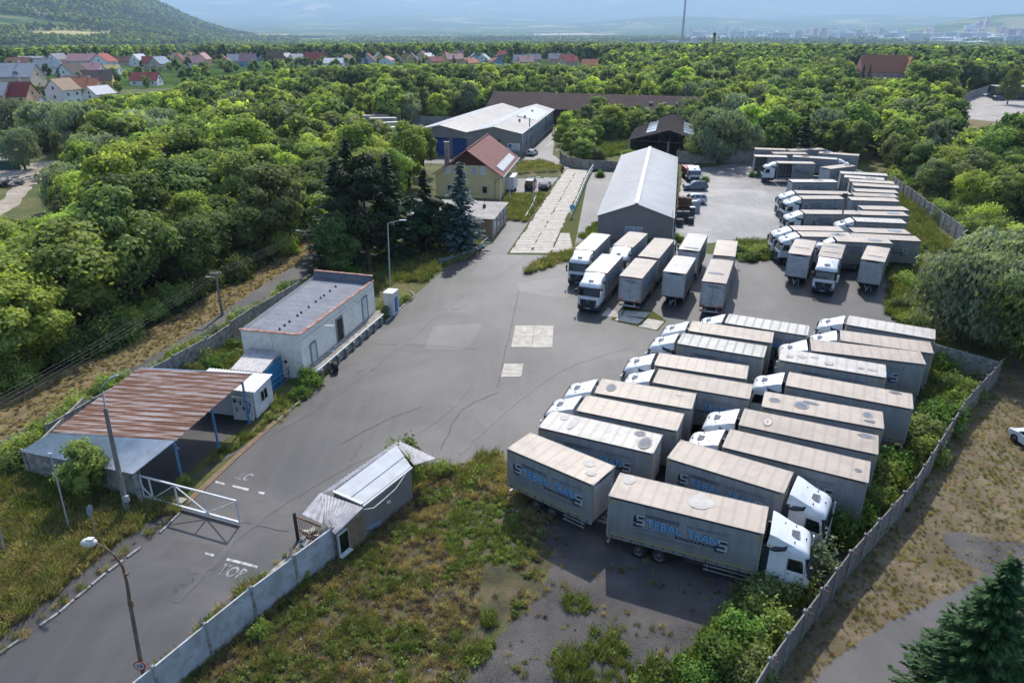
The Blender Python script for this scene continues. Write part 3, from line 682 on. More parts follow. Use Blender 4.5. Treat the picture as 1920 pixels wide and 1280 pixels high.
def ring(z, xb, xf, hw, rf=.28, rb=.06, n=5):
 pts = [(xb + rb, -hw), ]; pts = []
 for k in range(n + 1):
  a = -math.pi/2 + (math.pi/2) * k / n; pts.append((xf - rf + rf * math.cos(a), -hw + rf + rf * math.sin(a), z))
 for k in range(n + 1):
  a = (math.pi/2) * k / n; pts.append((xf - rf + rf * math.cos(a), hw - rf + rf * math.sin(a), z))
 for k in range(3):
  a = math.pi/2 + (math.pi/2) * k / 2; pts.append((xb + rb + rb * math.cos(a), hw - rb + rb * math.sin(a), z))
 for k in range(3):
  a = math.pi + (math.pi/2) * k / 2; pts.append((xb + rb + rb * math.cos(a), -hw + rb + rb * math.sin(a), z))
 return pts
def loft(rings, cap=True, bottom=True):
 s = MB(); n = len(rings[0]); vs = [p for r_ in rings for p in r_]; fs = []
 for i in range(len(rings) - 1):
  for k in range(n): fs.append((i*n+k, i*n+(k+1)%n, (i+1)*n+(k+1)%n, (i+1)*n+k))
 s.add(vs, fs, 0, True)
 if cap: s.add(rings[-1], [tuple(range(n))], 0, True)
 if bottom: s.add(rings[0], [tuple(range(n))[::-1]])
 return s
CABR = [(1.02, 0, 2.27, 1.24, .26), (1.5, 0, 2.27, 1.245, .27), (1.9, 0, 2.24, 1.245, .28), (2.0, 0, 2.22, 1.24, .28), (2.85, 0, 2.06, 1.22, .30), (3.0, 0, 2.03, 1.215, .31), (3.18, 0, 1.93, 1.19, .34), (3.33, .0, 1.74, 1.14, .38), (3.43, .02, 1.46, 1.06, .42), (3.5, .05, 1.1, .95, .4)]
def cabring(z):
 for a, b in zip(CABR, CABR[1:]):
  if a[0] <= z <= b[0]:
   t = (z - a[0]) / (b[0] - a[0]); return [a[i] + (b[i] - a[i]) * t for i in range(5)]
def make_cab(x0, number=False):
 """cab parts; x0 is the rear wall of the cab"""
 def sh(s):
  s.v = [(v[0] + x0, v[1], v[2]) for v in s.v]; return s
 out = []
 shell = loft([ring(z, xb, xf, hw, rf) for z, xb, xf, hw, rf in CABR])
 # roof spoiler with side wings
 n = 6; prof_ = [(1.35, 3.44), (1.0, 3.56), (.6, 3.72), (.2, 3.90), (-.12, 3.98)]; vs = []
 for x, z in prof_:
  hw = 1.02 + .12 * (1.35 - x) / 1.47
  for k in range(n + 1):
   y = -hw + 2 * hw * k / n; vs.append((x, y, z - .05 * abs(y / hw) ** 4))
 fs = [(i*(n+1)+k, (i+1)*(n+1)+k, (i+1)*(n+1)+k+1, i*(n+1)+k+1) for i in range(len(prof_)-1) for k in range(n)]
 shell.add(vs, [f[::-1] for f in fs], 0, True)
 for sg in (-1, 1):
  b = [(1.35, sg * 1.02, 3.38), (.6, sg * 1.08, 3.66), (.2, sg * 1.11, 3.84), (-.12, sg * 1.14, 3.92)]
  q = [(1.35, sg * 1.06, 3.2), (.6, sg * 1.16, 3.3), (.2, sg * 1.2, 3.32), (-.2, sg * 1.22, 3.3)]
  shell.add(b + q, [(i, i+1, 5+i, 4+i) if sg < 0 else (i+1, i, 4+i, 5+i) for i in range(3)], 0, True)
 out.append(('cab', sh(shell).mesh('cab', M_WHITE), None, None, 'CAB'))
 sub = []
 # windscreen wraps the front between 1.98 and 2.84 m
 g = MB(); rows = []
 for z in (1.99, 2.2, 2.5, 2.83):
  zz, xb, xf, hw, rf = cabring(z); pr = ring(z, xb, xf + .012, hw + .006, rf)[1:11]; rows.append(pr)
 nn = len(rows[0]); g.add([p for r_ in rows for p in r_], [(i*nn+k, i*nn+k+1, (i+1)*nn+k+1, (i+1)*nn+k) for i in range(3) for k in range(nn-1)], 0, True)
 sub.append(('windscreen', sh(g).mesh('windscreen', M_GLASS)))
 g = MB(); pr1 = [ring(z, 0, cabring(z)[2] + .1, cabring(z)[3] + .03, .3)[0:12] for z in (2.80, 2.97)]
 g.add(pr1[0] + pr1[1], [(k, k+1, 12+k+1, 12+k) for k in range(11)], 0, True); sub.append(('sun_visor', sh(g).mesh('sun_visor', M_NAVY)))
 for sg in (-1, 1):
  g = MB(); y = sg * 1.256
  p = [(1.02, 2.0), (1.86, 1.96), (1.80, 2.45), (1.72, 2.72), (1.02, 2.76)]
  vs = [(a, y - sg * (.02 * (b - 2) / .8), b) for a, b in p]; g.add(vs, [tuple(range(5)) if sg < 0 else tuple(range(5))[::-1]])
  sub.append(('side_window', sh(g).mesh('side_window', M_GLASS)))
  g = MB()
  for xa in (.98, 1.92): g.box((xa, sg * 1.249, 1.95), (.015, .012, 1.75))
  g.box((1.45, sg * 1.249, 1.08), (.95, .012, .015)); g.box((1.12, sg * 1.26, 1.75), (.16, .02, .04))
  sub.append(('door_seam', sh(g).mesh('door_seam', M_CHASSIS)))
  g = MB(); g.box((2.16, sg * 1.42, 2.42), (.16, .2, .5), sg * -.2); g.box((2.18, sg * 1.4, 1.98), (.14, .2, .22), sg * -.2)
  out.append(('mirror', sh(g).mesh('mirror', M_WHITE if sg > 0 else M_NAVY), None, None, None))
  g = MB(); g.bar((2.0, sg * 1.2, 2.74), (2.15, sg * 1.42, 2.7), .04); g.bar((2.05, sg * 1.2, 1.9), (2.15, sg * 1.42, 1.9), .04); g.bar((2.1, sg * 1.42, 1.9), (2.1, sg * 1.42, 2.7), .03)
  out.append(('mirror_arm', sh(g).mesh('mirror_arm', M_NAVY), None, None, None))
  g = MB()
  q = [(-.02, 1.3), (.3, 1.3), (.52, 1.9), (.40, 2.9), (.22, 3.15), (-.02, 3.15)]
  vs = [(a - .26, sg * 1.17, b * 1.0) for a, b in q] + [(a - .26, sg * 1.08, b) for a, b in q]
  g.add(vs, [tuple(range(6)) if sg < 0 else tuple(range(6))[::-1]] + [((i+1) % 6, i, 6+i, 6+(i+1) % 6) for i in range(6)])
  out.append(('air_deflector', sh(g).mesh('air_deflector', M_NAVY), None, None, None))
  g = MB(); g.tube([(.9, sg * 1.0, 3.42), (.75, sg * 1.16, 3.24), (.3, sg * 1.245, 3.15), (.02, sg * 1.25, 3.1)], [.04, .12, .15, .1], 8); sub.append(('side_intake', sh(g).mesh('side_intake', M_NAVY)))
  g = MB(); g.add([(2.30, sg * .78, .82), (2.30, sg * 1.05, .84), (2.22, sg * 1.17, .88), (2.22, sg * 1.17, 1.08), (2.30, sg * .98, 1.04), (2.30, sg * .78, .96)], [tuple(range(6)) if sg > 0 else tuple(range(6))[::-1]])
  out.append(('headlight', sh(g).mesh('headlight', M_LAMP), None, None, None))
  g = MB(); g.box((.34, sg * 1.14, .78), (.6, .16, .62)); g.box((.34, sg * 1.23, .62), (.5, .06, .05)); g.box((.34, sg * 1.23, .92), (.5, .06, .05))
  out.append(('step', sh(g).mesh('step', M_NAVY), None, None, None))
 g = MB(); g.box((1.15, 0, 3.525), (.56, .64, .05)); sub.append(('roof_hatch', sh(g).mesh('roof_hatch', M_CLADH)))
 g = MB(); g.box((1.15, 0, 3.556), (.5, .56, .012)); sub.append(('hatch_glass', sh(g).mesh('hatch_glass', M_GLASS)))
 g = MB()
 for x, y, z in ((1.78, 0, 3.33), (1.2, -.75, 3.47), (1.2, .75, 3.47), (.6, .5, 3.66)): g.cyl((x, y, z - .05), (x, y, z + .1), .035, 8)
 sub.append(('roof_marker', sh(g).mesh('roof_marker', M_NAVY)))
 # bumper and grille
 bm_ = loft([ring(.34, 1.82, 2.22, 1.2, .3), ring(.45, 1.8, 2.28, 1.23, .3), ring(.8, 1.8, 2.3, 1.245, .3), ring(1.06, 1.8, 2.29, 1.245, .3)])
 for sg in (-1, 1): bm_.box((1.3, sg * 1.14, 1.03), (1.1, .2, .06)); bm_.box((.72, sg * 1.15, .75), (.12, .18, .5))
 out.append(('bumper', sh(bm_).mesh('bumper', M_NAVY), None, None, None))
 g = MB(); g.add([(2.285, -.88, 1.07), (2.285, .88, 1.07), (2.275, .95, 1.62), (2.275, -.95, 1.62)], [(0, 1, 2, 3)])
 for k in range(5): g.box((2.295, 0, 1.14 + .11 * k), (.03, 1.74 + .03 * k, .045))
 gsub = []
 e = MB(); n = 20; cz = 1.44
 e.tube([(2.33, .17 * math.cos(2*math.pi*k/n), cz + .17 * math.sin(2*math.pi*k/n)) for k in range(n + 1)], .02, 5)
 for k in range(3):
  a = math.pi/2 + k * 2 * math.pi / 3; e.add([(2.35, .16 * math.cos(a), cz + .16 * math.sin(a)), (2.34, .04 * math.cos(a+.9), cz + .04 * math.sin(a+.9)), (2.34, .04 * math.cos(a-.9), cz + .04 * math.sin(a-.9))], [(0, 2, 1), (0, 1, 2)])
 out.append(('grille', sh(g).mesh('grille', M_NAVY), None, None, [('star_emblem', sh(e).mesh('star_emblem', M_ALU))]))
 g = MB(); g.box((2.30, 0, .62), (.02, .52, .11)); out.append(('number_plate', sh(g).mesh('number_plate', M_DOORW), None, None, None))
 g = MB(); g.box((1.05, 0, .75), (1.9, 1.6, .5)); out.append(('engine', sh(g).mesh('engine', M_CHASSIS), None, None, None))
 return [(n_, me, l, r_, (sub if s_ == 'CAB' else (s_ or []))) for n_, me, l, r_, s_ in out]

PROTO = {}
def proto(kind, L, near):
 key = (kind, L, near)
 if key in PROTO: return PROTO[key]
 h = L / 2
 lst = make_box(L, detail=near) + chassis_parts(L, kind == 'truck')
 if kind == 'truck': lst += make_cab(h + .42)
 PROTO[key] = lst; return lst
def spawn(kind, L, near, loc, rz, label, group, roof=None, curtain=None, skip=()):
 TINY = ('strap', 'corner_marking', 'lock_rod', 'door_seam', 'roof_marker', 'mudguard', 'side_guard', 'corner_post', 'edge_trim', 'red_outline', 'roof_rail', 'step', 'rear_bumper')
 root = empty('box_lorry' if kind == 'truck' else 'box_trailer', loc, rz, label, 'lorry' if kind == 'truck' else 'trailer', group)
 parts = {}
 for name, me, l, r_, sub in proto(kind, L, near):
  if name in skip: continue
  o = mo(name, me, root, l, r_)
  if name == 'roof' and roof: o.material_slots[0].link = 'OBJECT'; o.material_slots[0].material = roof
  if name == 'side_curtain' and curtain: o.material_slots[0].link = 'OBJECT'; o.material_slots[0].material = curtain
  if name in TINY: o['kind'] = 'stuff'
  parts.setdefault(name, []).append(o)
  for s_ in sub or []:
   q = mo(s_[0], s_[1], o, s_[2] if len(s_) > 2 else None, s_[3] if len(s_) > 3 else None)
   if s_[0] in TINY: q['kind'] = 'stuff'
   if len(s_) > 4 and s_[4] != 1: q.scale = (s_[4],) * 3
 if kind == 'truck':
  xs = (L/2 + .42 + 1.3, -.2 * L - .62, -.2 * L + .62)
 else: xs = (-.35 - .62, -.35 + .62)
 for x in xs:
  for sg in (-1, 1): wheel(root, x, sg * 1.06)
 return root, parts
def blob(cx, cy, rx, ry, z, seed, n=18, amp=.25):
 return [(cx + rx * math.cos(2*math.pi*k/n) * (1 + amp * noise.noise(Vector((math.cos(2*math.pi*k/n), math.sin(2*math.pi*k/n), seed)))),
             cy + ry * math.sin(2*math.pi*k/n) * (1 + amp * noise.noise(Vector((math.cos(2*math.pi*k/n), math.sin(2*math.pi*k/n), seed + 9)))), z) for k in range(n)]
def roof_spots(root, spots):
 for i, (kind, x, y, rx, ry) in enumerate(spots):
  zt = TZ + .078
  if kind == 'water':
   a = blob(x, y, rx * 1.3, ry * 1.3, zt, i + x); b = blob(x, y, rx, ry, zt + .004, i + x)
   MB().add(a, [tuple(range(len(a)))]).build('dirt_ring', M_STAIN, root); MB().add(b, [tuple(range(len(b)))]).build('puddle', M_PUD, root)
  else:
   s = MB(); a = blob(x, y, rx, ry, zt, i + x, 18, .15 if kind == 'patch' else .5); s.slab(a, .015)
   s.build('roof_patch', M_PATCHW, root)

ROOFS = {'t': None, 'w': M_ROOF_W, 's': M_ROOF_S}
def snapL(d): return min((6.6, 7.2, 8.0, 8.7), key=lambda q: abs(q - d))
def place_side(a, b, kind, head, label, group, roof='t', curtain=None, spots=(), near=True, skip=(), L=None, shift=(0, 0)):
 """a lorry or trailer given by the near long roof edge seen from a to b; head L/R = which end is the front"""
 A = G(a[0], a[1], 4.0); B = G(b[0], b[1], 4.0); d = (B - A); L = L or snapL(d.length); d.normalize(); n = Vector((-d.y, d.x, 0))
 mid = (A + B) / 2 + n * W2; ang = math.atan2(d.y, d.x) + (math.pi if head == 'L' else 0)
 root, parts = spawn(kind, L, near, (mid.x + shift[0], mid.y + shift[1], .012), ang, label, group, ROOFS[roof], curtain, skip)
 roof_spots(root, spots); return root, parts
def place_end(a, b, c, kind, head, label, group, roof='t', curtain=None, spots=(), near=True, L=None, skip=()):
 """given by its near short roof edge a-b and far right roof corner c; head C = front towards the camera, F = away"""
 A, B, C_ = G(*a, 4.0), G(*b, 4.0), G(*c, 4.0); d = (C_ - B); L = L or snapL(d.length); d.normalize()
 mid = (A + B) / 2 + d * L / 2; ang = math.atan2(d.y, d.x) + (math.pi if head == 'C' else 0)
 root, parts = spawn(kind, L, near, (mid.x, mid.y, .012), ang, label, group, ROOFS[roof], curtain, skip)
 roof_spots(root, spots); return root, parts
GF = 'lorries and trailers parked in rows at the front of the yard'; GM = 'lorries and trailers parked in the middle of the yard'; GB = 'lorries and trailers parked in the far yard'
T_, K_ = 'truck', 'trailer'
VE = [
 ((948.6,839),(1115.5,910),K_,'R','nearest box trailer, by the weedy lot, two white oval patches on its roof','t',None,[('patch',1.9,.45,.42,.34),('patch',2.55,-.35,.36,.3)]),
 ((1140,928),(1434,1000),T_,'R','frontmost white cab lorry pointing right, torn translucent patch on its roof','t',None,[('patch',-3.6,.7,.35,.5),('tear',.6,.1,.7,.75)]),
 ((1251,857.5),(1470,924),T_,'R','white cab lorry pointing right, directly behind the frontmost lorry','t',None,[]),
 ((1007,799.5),(1228,850.6),K_,'R','box trailer behind the nearest trailer, roof with dark puddles and white patches','w',None,[('water',3.2,-.3,.36,.6),('water',2.6,.7,.3,.3),('patch',-2.0,.2,.28,.95),('patch',-2.8,.6,.3,.35)]),
 ((1081.7,769.3),(1268.5,807),T_,'L','white cab lorry, plain beige roof, nearest of the left row pointing left','t',None,[]),
 ((1116.3,736.3),(1295.4,766),T_,'L','white cab lorry of the left row, oval puddle at the front of its roof','t',None,[('water',2.6,.1,.3,.5),('tear',-2.4,-.5,.2,.15)]),
 ((1225,716.5),(1404,747.3),T_,'L','white cab lorry, third from the front in the left row','t',None,[]),
 ((1226.7,684),(1399.6,710.2),T_,'L','white cab lorry, fourth from the front in the left row','t',None,[]),
 ((1270,643.5),(1431.9,670),T_,'L','striped pale roof lorry between two beige roofs in the left row','s',None,[]),
 ((1290.8,619.6),(1447,642.5),T_,'L','beige roof lorry between the two striped roof lorries of the left row','t',None,[]),
 ((1359,605),(1514,629),T_,'L','striped pale roof lorry at the far end of the left row','s',None,[]),
 ((1588.4,608),(1752,635.6),T_,'L','white roof lorry at the far end of the right row, beside the big willow','w',None,[]),
 ((1578.3,638.3),(1748.6,661.8),T_,'L','beige roof lorry, second from the far end of the right row','t',None,[]),
 ((1521,656.7),(1737.5,682.6),T_,'L','beige roof lorry just behind the stained white roofed trailer','t',None,[]),
 ((1458,673.5),(1664,708),K_,'L','white roofed box trailer with brown stain rings, in the right row','w',None,[('stain',3.2,.3,.3,.3),('stain',2.3,0,.32,.34),('stain',.2,.4,.36,.4),('stain',-2.2,.3,.3,.2),('stain',-3.0,.3,.34,.22),('stain',1.3,-.3,.3,.25)]),
 ((1474.8,722),(1710.6,766),T_,'L','lorry with one puddle at the tail of its beige roof, in the right row','t',None,[('water',-3.2,-.9,.35,.2)]),
 ((1426.8,761),(1659,803.5),K_,'L','beige roofed trailer with several dark oval puddles, in the right row','t',None,[('water',3.2,.0,.35,.3),('water',1.4,.1,.4,.45),('water',.8,-.55,.45,.2),('water',-3.0,-.3,.26,.38),('water',-3.1,.6,.3,.14)]),
 ((1384,795.5),(1647.8,851.6),T_,'L','white cab lorry with a brown patch on its roof front, right row','t',None,[('water',-3.6,-.8,.4,.2),('stain',2.6,.1,.3,.7)]),
 ((1356,837.5),(1626,903.7),T_,'L','plain beige roofed lorry nearest the front of the right row, beside the fence bushes','t',None,[('water',-3.7,.2,.18,.14)]),
]
VEH = []
for a, b, k, hd, lab, rf, cu, sp in VE:
 sp2 = [q for q in sp if q[0] != 'stain']
 r_, p_ = place_side(a, b, k, hd, lab, GF, rf, cu, sp2)
 for q in sp:
  if q[0] == 'stain':
   for i_, (f1, m_) in enumerate(((1.0, M_STAIN), (.72, M_ROOF_W), (.3, M_STAIN))):
    bl = blob(q[1], q[2], q[3] * f1, q[4] * f1, TZ + .075 + .004 * i_, q[1]); MB().add(bl, [tuple(range(18))]).build('dirt_ring', m_, r_)
 VEH.append((r_, p_))
# number on the cab door of the frontmost lorry
r2 = VEH[1][0]; cabo = [o for o in r2.children if o.name.startswith('cab')][0]
mo('lettering', textmesh('208', .3, pm('green_lettering', (.03, .12, .09)), .012), cabo, (8.7/2 + .42 + .25, -1.262, 1.2), (R(90), 0, 0))
VM = [
 ((1076.6,466.9),(1115,469.7),(1147.8,436.9),T_,'C','white cab lorry facing the camera with striped white roof, leftmost of the middle cluster','s',[],8.0),
 ((1096,508),(1138.4,511.9),(1166.6,481),T_,'C','nearest white cab lorry facing the camera in the middle cluster','s',[],7.2),
 ((1149.7,460.3),(1186.3,463.1),(1214.4,436.9),T_,'C','beige roofed lorry facing the camera behind the nearest lorry of the cluster','t',[],7.2),
 ((1161.5,516.6),(1204,522),(1232,487.5),K_,'F','trailer with red outlined rear doors beside the nearest lorry of the middle cluster','t',[],7.2),
 ((1196.6,480),(1235,483.8),(1266,446.3),T_,'F','lorry pointing away with red framed tail, behind the red outlined trailer','t',[],8.7),
 ((1244,509),(1285.6,512.8),(1303.5,483.8),K_,'C','grey trailer with drawbar towards the camera, white ribbed roof','w',[],6.6),
 ((1272.5,466.9),(1311,470.6),(1326.9,439.7),K_,'C','white roofed trailer with a puddle, behind the drawbar trailer of the middle cluster','w',[('water',3.1,.2,.16,.75)],8.0),
 ((1315.6,527.8),(1361.6,530.6),(1376.6,484.7),K_,'F','rightmost trailer of the middle cluster, red outlined rear doors and a roof puddle','t',[('water',-1.2,.1,.28,.75)],8.7),
 ((1337,478),(1378.4,481),(1383.5,450),T_,'F','lorry hidden behind the rightmost red outlined trailer','t',[],7.2),
 ((1480.5,473.7),(1516.8,479.7),(1532,444),K_,'C','left one of the two drawbar trailers near the hedge, facing the camera','t',[('water',.6,0,.14,.8)],7.2),
 ((1534.6,480.4),(1576.3,483.7),(1585.7,454.2),T_,'C','white cab lorry facing the camera between two drawbar trailers','t',[('water',1.2,0,.12,.8),('water',-1.5,-.1,.12,.7)],6.6),
 ((1615.2,485.4),(1658,491),(1669.7,461),K_,'C','right one of the two drawbar trailers, close to the weedy bank','t',[('water',1.4,0,.12,.8)],6.6),
]
for a, b, c, k, hd, lab, rf, sp, L in VM: VEH.append(place_end(a, b, c, k, hd, lab, GM, rf, None, sp, L=L))
VF = [
 ((1421,281.9),(1477.8,283.8),K_,'R','dirty grey trailer at the far left corner of the far yard','t',1,(0,1.5)),
 ((1484,283.8),(1551,281),T_,'R','dirty lorry pointing right in the rearmost row of the far yard','t',1,(0,.6)),
 ((1451.6,289),(1518.5,289.8),K_,'R','trailer in the second row from the back of the far yard','t',0,(0,.6)),
 ((1485,293),(1566,298.4),T_,'R','white cab lorry pointing right towards the trees in the far yard','w',0,(0,-.6)),
 ((1523.8,289.4),(1597.8,294.6),K_,'R','trailer behind the lorry pointing towards the trees','t',0,(2.0,1.6)),
 ((1420.6,293.5),(1482,295),K_,'L','light grey trailer standing behind the open sided lorry','w',0,(-.5,0)),
 ((1460,305.9),(1528.4,307.2),T_,'L','dirty lorry with its front side curtain open showing the empty load space','t',1,(0,0)),
 ((1556.6,317),(1606.3,311),K_,'L','slanted box trailer standing alone behind the row of five white fronts','t',0,(0,0)),
 ((1487,341.3),(1571.6,341.5),K_,'L','trailer with its white front to the left, alone at the end of the cab row','w',0,(0,0)),
 ((1496,362.5),(1596.3,364.8),T_,'L','farthest lorry of the cab row in the far yard','t',0,(0,0)),
 ((1505,372.8),(1586,373),T_,'L','lorry with full company lettering, second from the back of the far cab row','t',0,(0,0)),
 ((1509,400.6),(1616.6,401.9),T_,'L','lorry with full company lettering, third from the back of the far cab row','t',0,(0,0)),
 ((1489,431.5),(1584.7,433.4),T_,'L','far yard lorry standing furthest to the left, just beyond the hedge','t',0,(0,0)),
 ((1504,443),(1602.9,445),T_,'L','far yard lorry nearest the hedge behind the drawbar trailer','t',0,(0,0)),
 ((1572.5,453.4),(1677,458),T_,'L','far yard lorry directly behind the cab between two drawbar trailers','t',0,(0,.35)),
 ((1606,446.9),(1726.6,452.9),K_,'L','nearest trailer at the right end of the far yard, beside the weedy strip','t',0,(0,.2)),
 ((1598.8,436),(1706,439.8),K_,'L','trailer second from the right end of the far yard, blue puddle at its tail','t',0,(.3,.3)),
 ((1606.6,415),(1700,418.8),T_,'L','white roof lorry in the right hand block of the far yard','w',0,(0,0)),
 ((1620.3,403.8),(1705.6,406),K_,'L','beige roof trailer just behind the white roof lorry of the far yard','t',0,(0,.4)),
 ((1624,394),(1706.6,396),K_,'L','second trailer behind the white roof lorry of the far yard','t',0,(0,.6)),
 ((1596,375),(1687.8,378),K_,'L','trailer with a large S on its side beside the far yard lamp post','t',0,(0,0)),
 ((1606,367),(1681,370),K_,'L','trailer just in front of the row of five white fronts','t',0,(0,0)),
 ((1609,358.8),(1681,362),K_,'L','nearest of the five trailers with stepped white fronts','t',0,(0,0)),
 ((1599.7,347.5),(1687.8,352.8),K_,'L','second nearest of the five trailers with stepped white fronts','t',0,(0,0)),
 ((1593,340),(1678.8,345),K_,'L','middle one of the five trailers with stepped white fronts','t',0,(0,0)),
 ((1585.6,332.5),(1654.6,337.8),K_,'L','second farthest of the five trailers with stepped white fronts','w',0,(0,0)),
 ((1579,325.4),(1662.9,329.7),K_,'L','farthest of the five trailers with stepped white fronts','w',0,(0,0)),
]
for i, (a, b, k, hd, lab, rf, dirty, shf) in enumerate(VF):
 A = G(*a, 4.0); B = G(*b, 4.0)
 rnd = random.Random(i); sp = [('water', rnd.uniform(-2.8, -1), rnd.uniform(-.3, .3), .7, .5)] if rnd.random() < .45 else []
 r_, p_ = place_side(a, b, k, hd, lab, GB, rf, M_CURT2 if dirty or i % 2 else None, sp, near=False, shift=shf)
 VEH.append((r_, p_))
 if 'open' in lab:      # the near curtain is pulled back: half of it missing, empty load space behind
  h = 3.6
  near = p_['side_curtain'][1]      # local +y side faces the camera when the front points left
  for ch in list(near.children): bpy.data.objects.remove(ch)
  s = MB(); nx = 40
  vs = []
  for j in range(2):
   for q in range(nx + 1):
    x = -h + .1 + 4.3 * q / nx; vs.append((x, W2 - .01 + .03 * math.sin(q * 1.3) * (q / nx), (BZ + .05, TZ - .1)[j]))
  s.add(vs, [(q, nx + 1 + q, nx + 2 + q, q + 1) for q in range(nx)], 0, True)
  me = s.mesh('side_curtain', M_CURT2); near.data = me; near.rotation_euler = (0, 0, 0); near.material_slots[0].material = M_CURT2
  e2 = MB()
  for q in range(5): e2.box((1.0 + q * .6, -W2 + .06, 2.5), (.08, .05, 2.7))
  e2.box((0, 0, BZ + .02), (7.0, 2.3, .03)); e2.build('load_frame', M_CHASSIS, r_)
  q = mo('lettering', EMBLEM_S, near, (.75, W2 + .06, 1.5), (R(90), 0, math.pi)); q.scale = (.72,) * 3
# ------------------------------------------------------------------ buildings of the yard
def V(*a): return Vector(a)
def wallq(s, a, b, z0, z1, m=0): s.add([(a[0], a[1], z0), (b[0], b[1], z0), (b[0], b[1], z1), (a[0], a[1], z1)], [(0, 1, 2, 3)], m)
def corr(a, b, c, d, pitch=.2, amp=.02, thick=True, zig=True):
 """corrugated sheet: corners a-b (along the ribs' rise) ... ribs run from edge a-b to edge d-c, waves spread along a->b"""
 a, b, c, d = map(Vector, (a, b, c, d)); L = (b - a).length; n = max(4, int(L / pitch) * 2); nr = (b - a).cross(d - a).normalized()
 if nr.z < 0: nr = -nr
 s = MB(); vs = []
 for i in range(n + 1):
  t = i / n; o = nr * (amp if i % 2 else -amp)
  vs += [a.lerp(b, t) + o, d.lerp(c, t) + o]
 k = len(vs); vs += [v - nr * .012 for v in vs]
 fs = [(2*i, 2*i+2, 2*i+3, 2*i+1) for i in range(n)] + [(k+2*i, k+2*i+1, k+2*i+3, k+2*i+2) for i in range(n)]
 s.add(vs, fs, 0, not zig); return s
def merge(s, t, m=0):
 b = len(s.v); s.v += t.v; s.f += [tuple(i + b for i in f) for f in t.f]; s.m += [m] * len(t.f); s.sm += t.sm; return s
M_PLASTER = pm('stained_white_plaster', (.98, .90, .78), (.88, .80, .68), .9, .9, .2, coord='World', c3=(.6, .54, .45), s3=2.2, k3=.35, bmp=.2, bscale=8)
M_BITUMEN = pm('grey_roofing_felt', (.16, .17, .2), (.22, .235, .27), .5, .75, .3, coord='World', c3=(.11, .12, .14), s3=3, k3=.5)
M_COPING = pm('red_tile_coping', (.30, .12, .085), (.40, .22, .17), 1.7, .85, .2, coord='World', c3=(.5, .42, .36), s3=1.6, k3=.75)
M_TRIMG = pm('grey_trim', (.3, .3, .3), (.22, .22, .22), 3)
M_OLDCONC = pm('old_dirty_concrete', (.36, .33, .28), (.2, .18, .15), 1.2, .9, .2, coord='World', c3=(.5, .47, .42), s3=2.5, k3=.6, bmp=.5, bscale=10)
M_SKYBLUE = pm('light_blue_steel_paint', (.09, .25, .45), (.14, .32, .5), 2, .5, .4)
M_BLUEWALL = pm('blue_wall_paint', (.02, .2, .38), (.03, .16, .3), 2)
M_ZINC = pm('galvanised_sheet', (.60, .60, .59), (.76, .75, .74), 1.5, .5, .5, 0, coord='World')
M_ZINC2 = pm('dull_corrugated_sheet', (.36, .35, .36), (.5, .48, .48), 1.2, .6, .4, .1, coord='World', c3=(.25, .2, .2), s3=2, k3=.5)
def rust_mat():
 m, t, b = nmat('rusty_sheet'); p = wpos(t)
 mp = t.nodes.new('ShaderNodeMapping'); mp.inputs['Rotation'].default_value = (0, 0, R(8)); mp.inputs['Scale'].default_value = (.22, 2.6, 1); lk(t, p, mp.inputs[0])
 n = noise_node(t, 1.0, 6, .7, mp.outputs[0]); n2 = noise_node(t, 6, 4, .7, p)
 # every sheet row is rusty along one half and keeps its zinc along the other
 dt_ = t.nodes.new('ShaderNodeVectorMath'); dt_.operation = 'DOT_PRODUCT'; lk(t, p, dt_.inputs[0]); dt_.inputs[1].default_value = (.196 / .642, .981 / .642, 0)
 fr_ = t.nodes.new('ShaderNodeMath'); fr_.operation = 'PINGPONG'; fr_.inputs[1].default_value = .5; lk(t, dt_.outputs['Value'], fr_.inputs[0])
 ad = t.nodes.new('ShaderNodeMath'); ad.operation = 'MULTIPLY_ADD'; ad.inputs[1].default_value = .36; lk(t, fr_.outputs[0], ad.inputs[0]); sb = t.nodes.new('ShaderNodeMath'); sb.operation = 'MULTIPLY_ADD'; sb.inputs[1].default_value = 1.15; sb.inputs[2].default_value = -.10; lk(t, n.outputs[0], sb.inputs[0]); lk(t, sb.outputs[0], ad.inputs[2])
 c = ramp(t, ad.outputs[0], [(.40, (.34, .305, .29)), (.52, (.23, .155, .125)), (.60, (.14, .065, .038)), (.8, (.09, .04, .025))]).outputs[0]
 c = mix(t, ramp(t, n2.outputs[0], [(.5, (0,0,0)), (.7, (.4,.4,.4))]).outputs[0], c, (.26, .11, .06))
 lk(t, c, b.inputs['Base Color']); b.inputs['Roughness'].default_value = .8; b.inputs['Specular IOR Level'].default_value = .2; return m
M_RUST = rust_mat()
M_RUSTBAR = pm('rusty_steel', (.16, .06, .025), (.28, .1, .04), 6, .8, .2)
M_DARKIN = pm('dark_opening', (.015, .015, .017)); M_WHITEP = pm('white_paint', (.7, .7, .68), (.6, .6, .58), 3)
M_CLAD = pm('grey_metal_cladding', (.22, .20, .18), (.26, .24, .215), .5, .55, .4, coord='World')
M_CLAD_B = pm('blue_grey_cladding', (.15, .17, .20), (.18, .20, .235), .5, .5, .4, coord='World')
M_ROOFL = pm('light_grey_metal_roof', (.33, .325, .32), (.39, .385, .38), .25, .5, .45, .0, coord='World', c3=(.32, .32, .32), s3=1.2, k3=.35)
M_ROOFB = pm('beige_grey_roof', (.30, .275, .25), (.36, .335, .305), .12, .6, .35, coord='World', c3=(.4, .38, .36), s3=.7, k3=.4)
M_DOORB = pm('blue_roller_door', (.012, .05, .22), (.015, .06, .26), 1)
M_WINW = pm('pale_window_pane', (.45, .5, .54), (.3, .36, .42), 1.5, .15, .6)
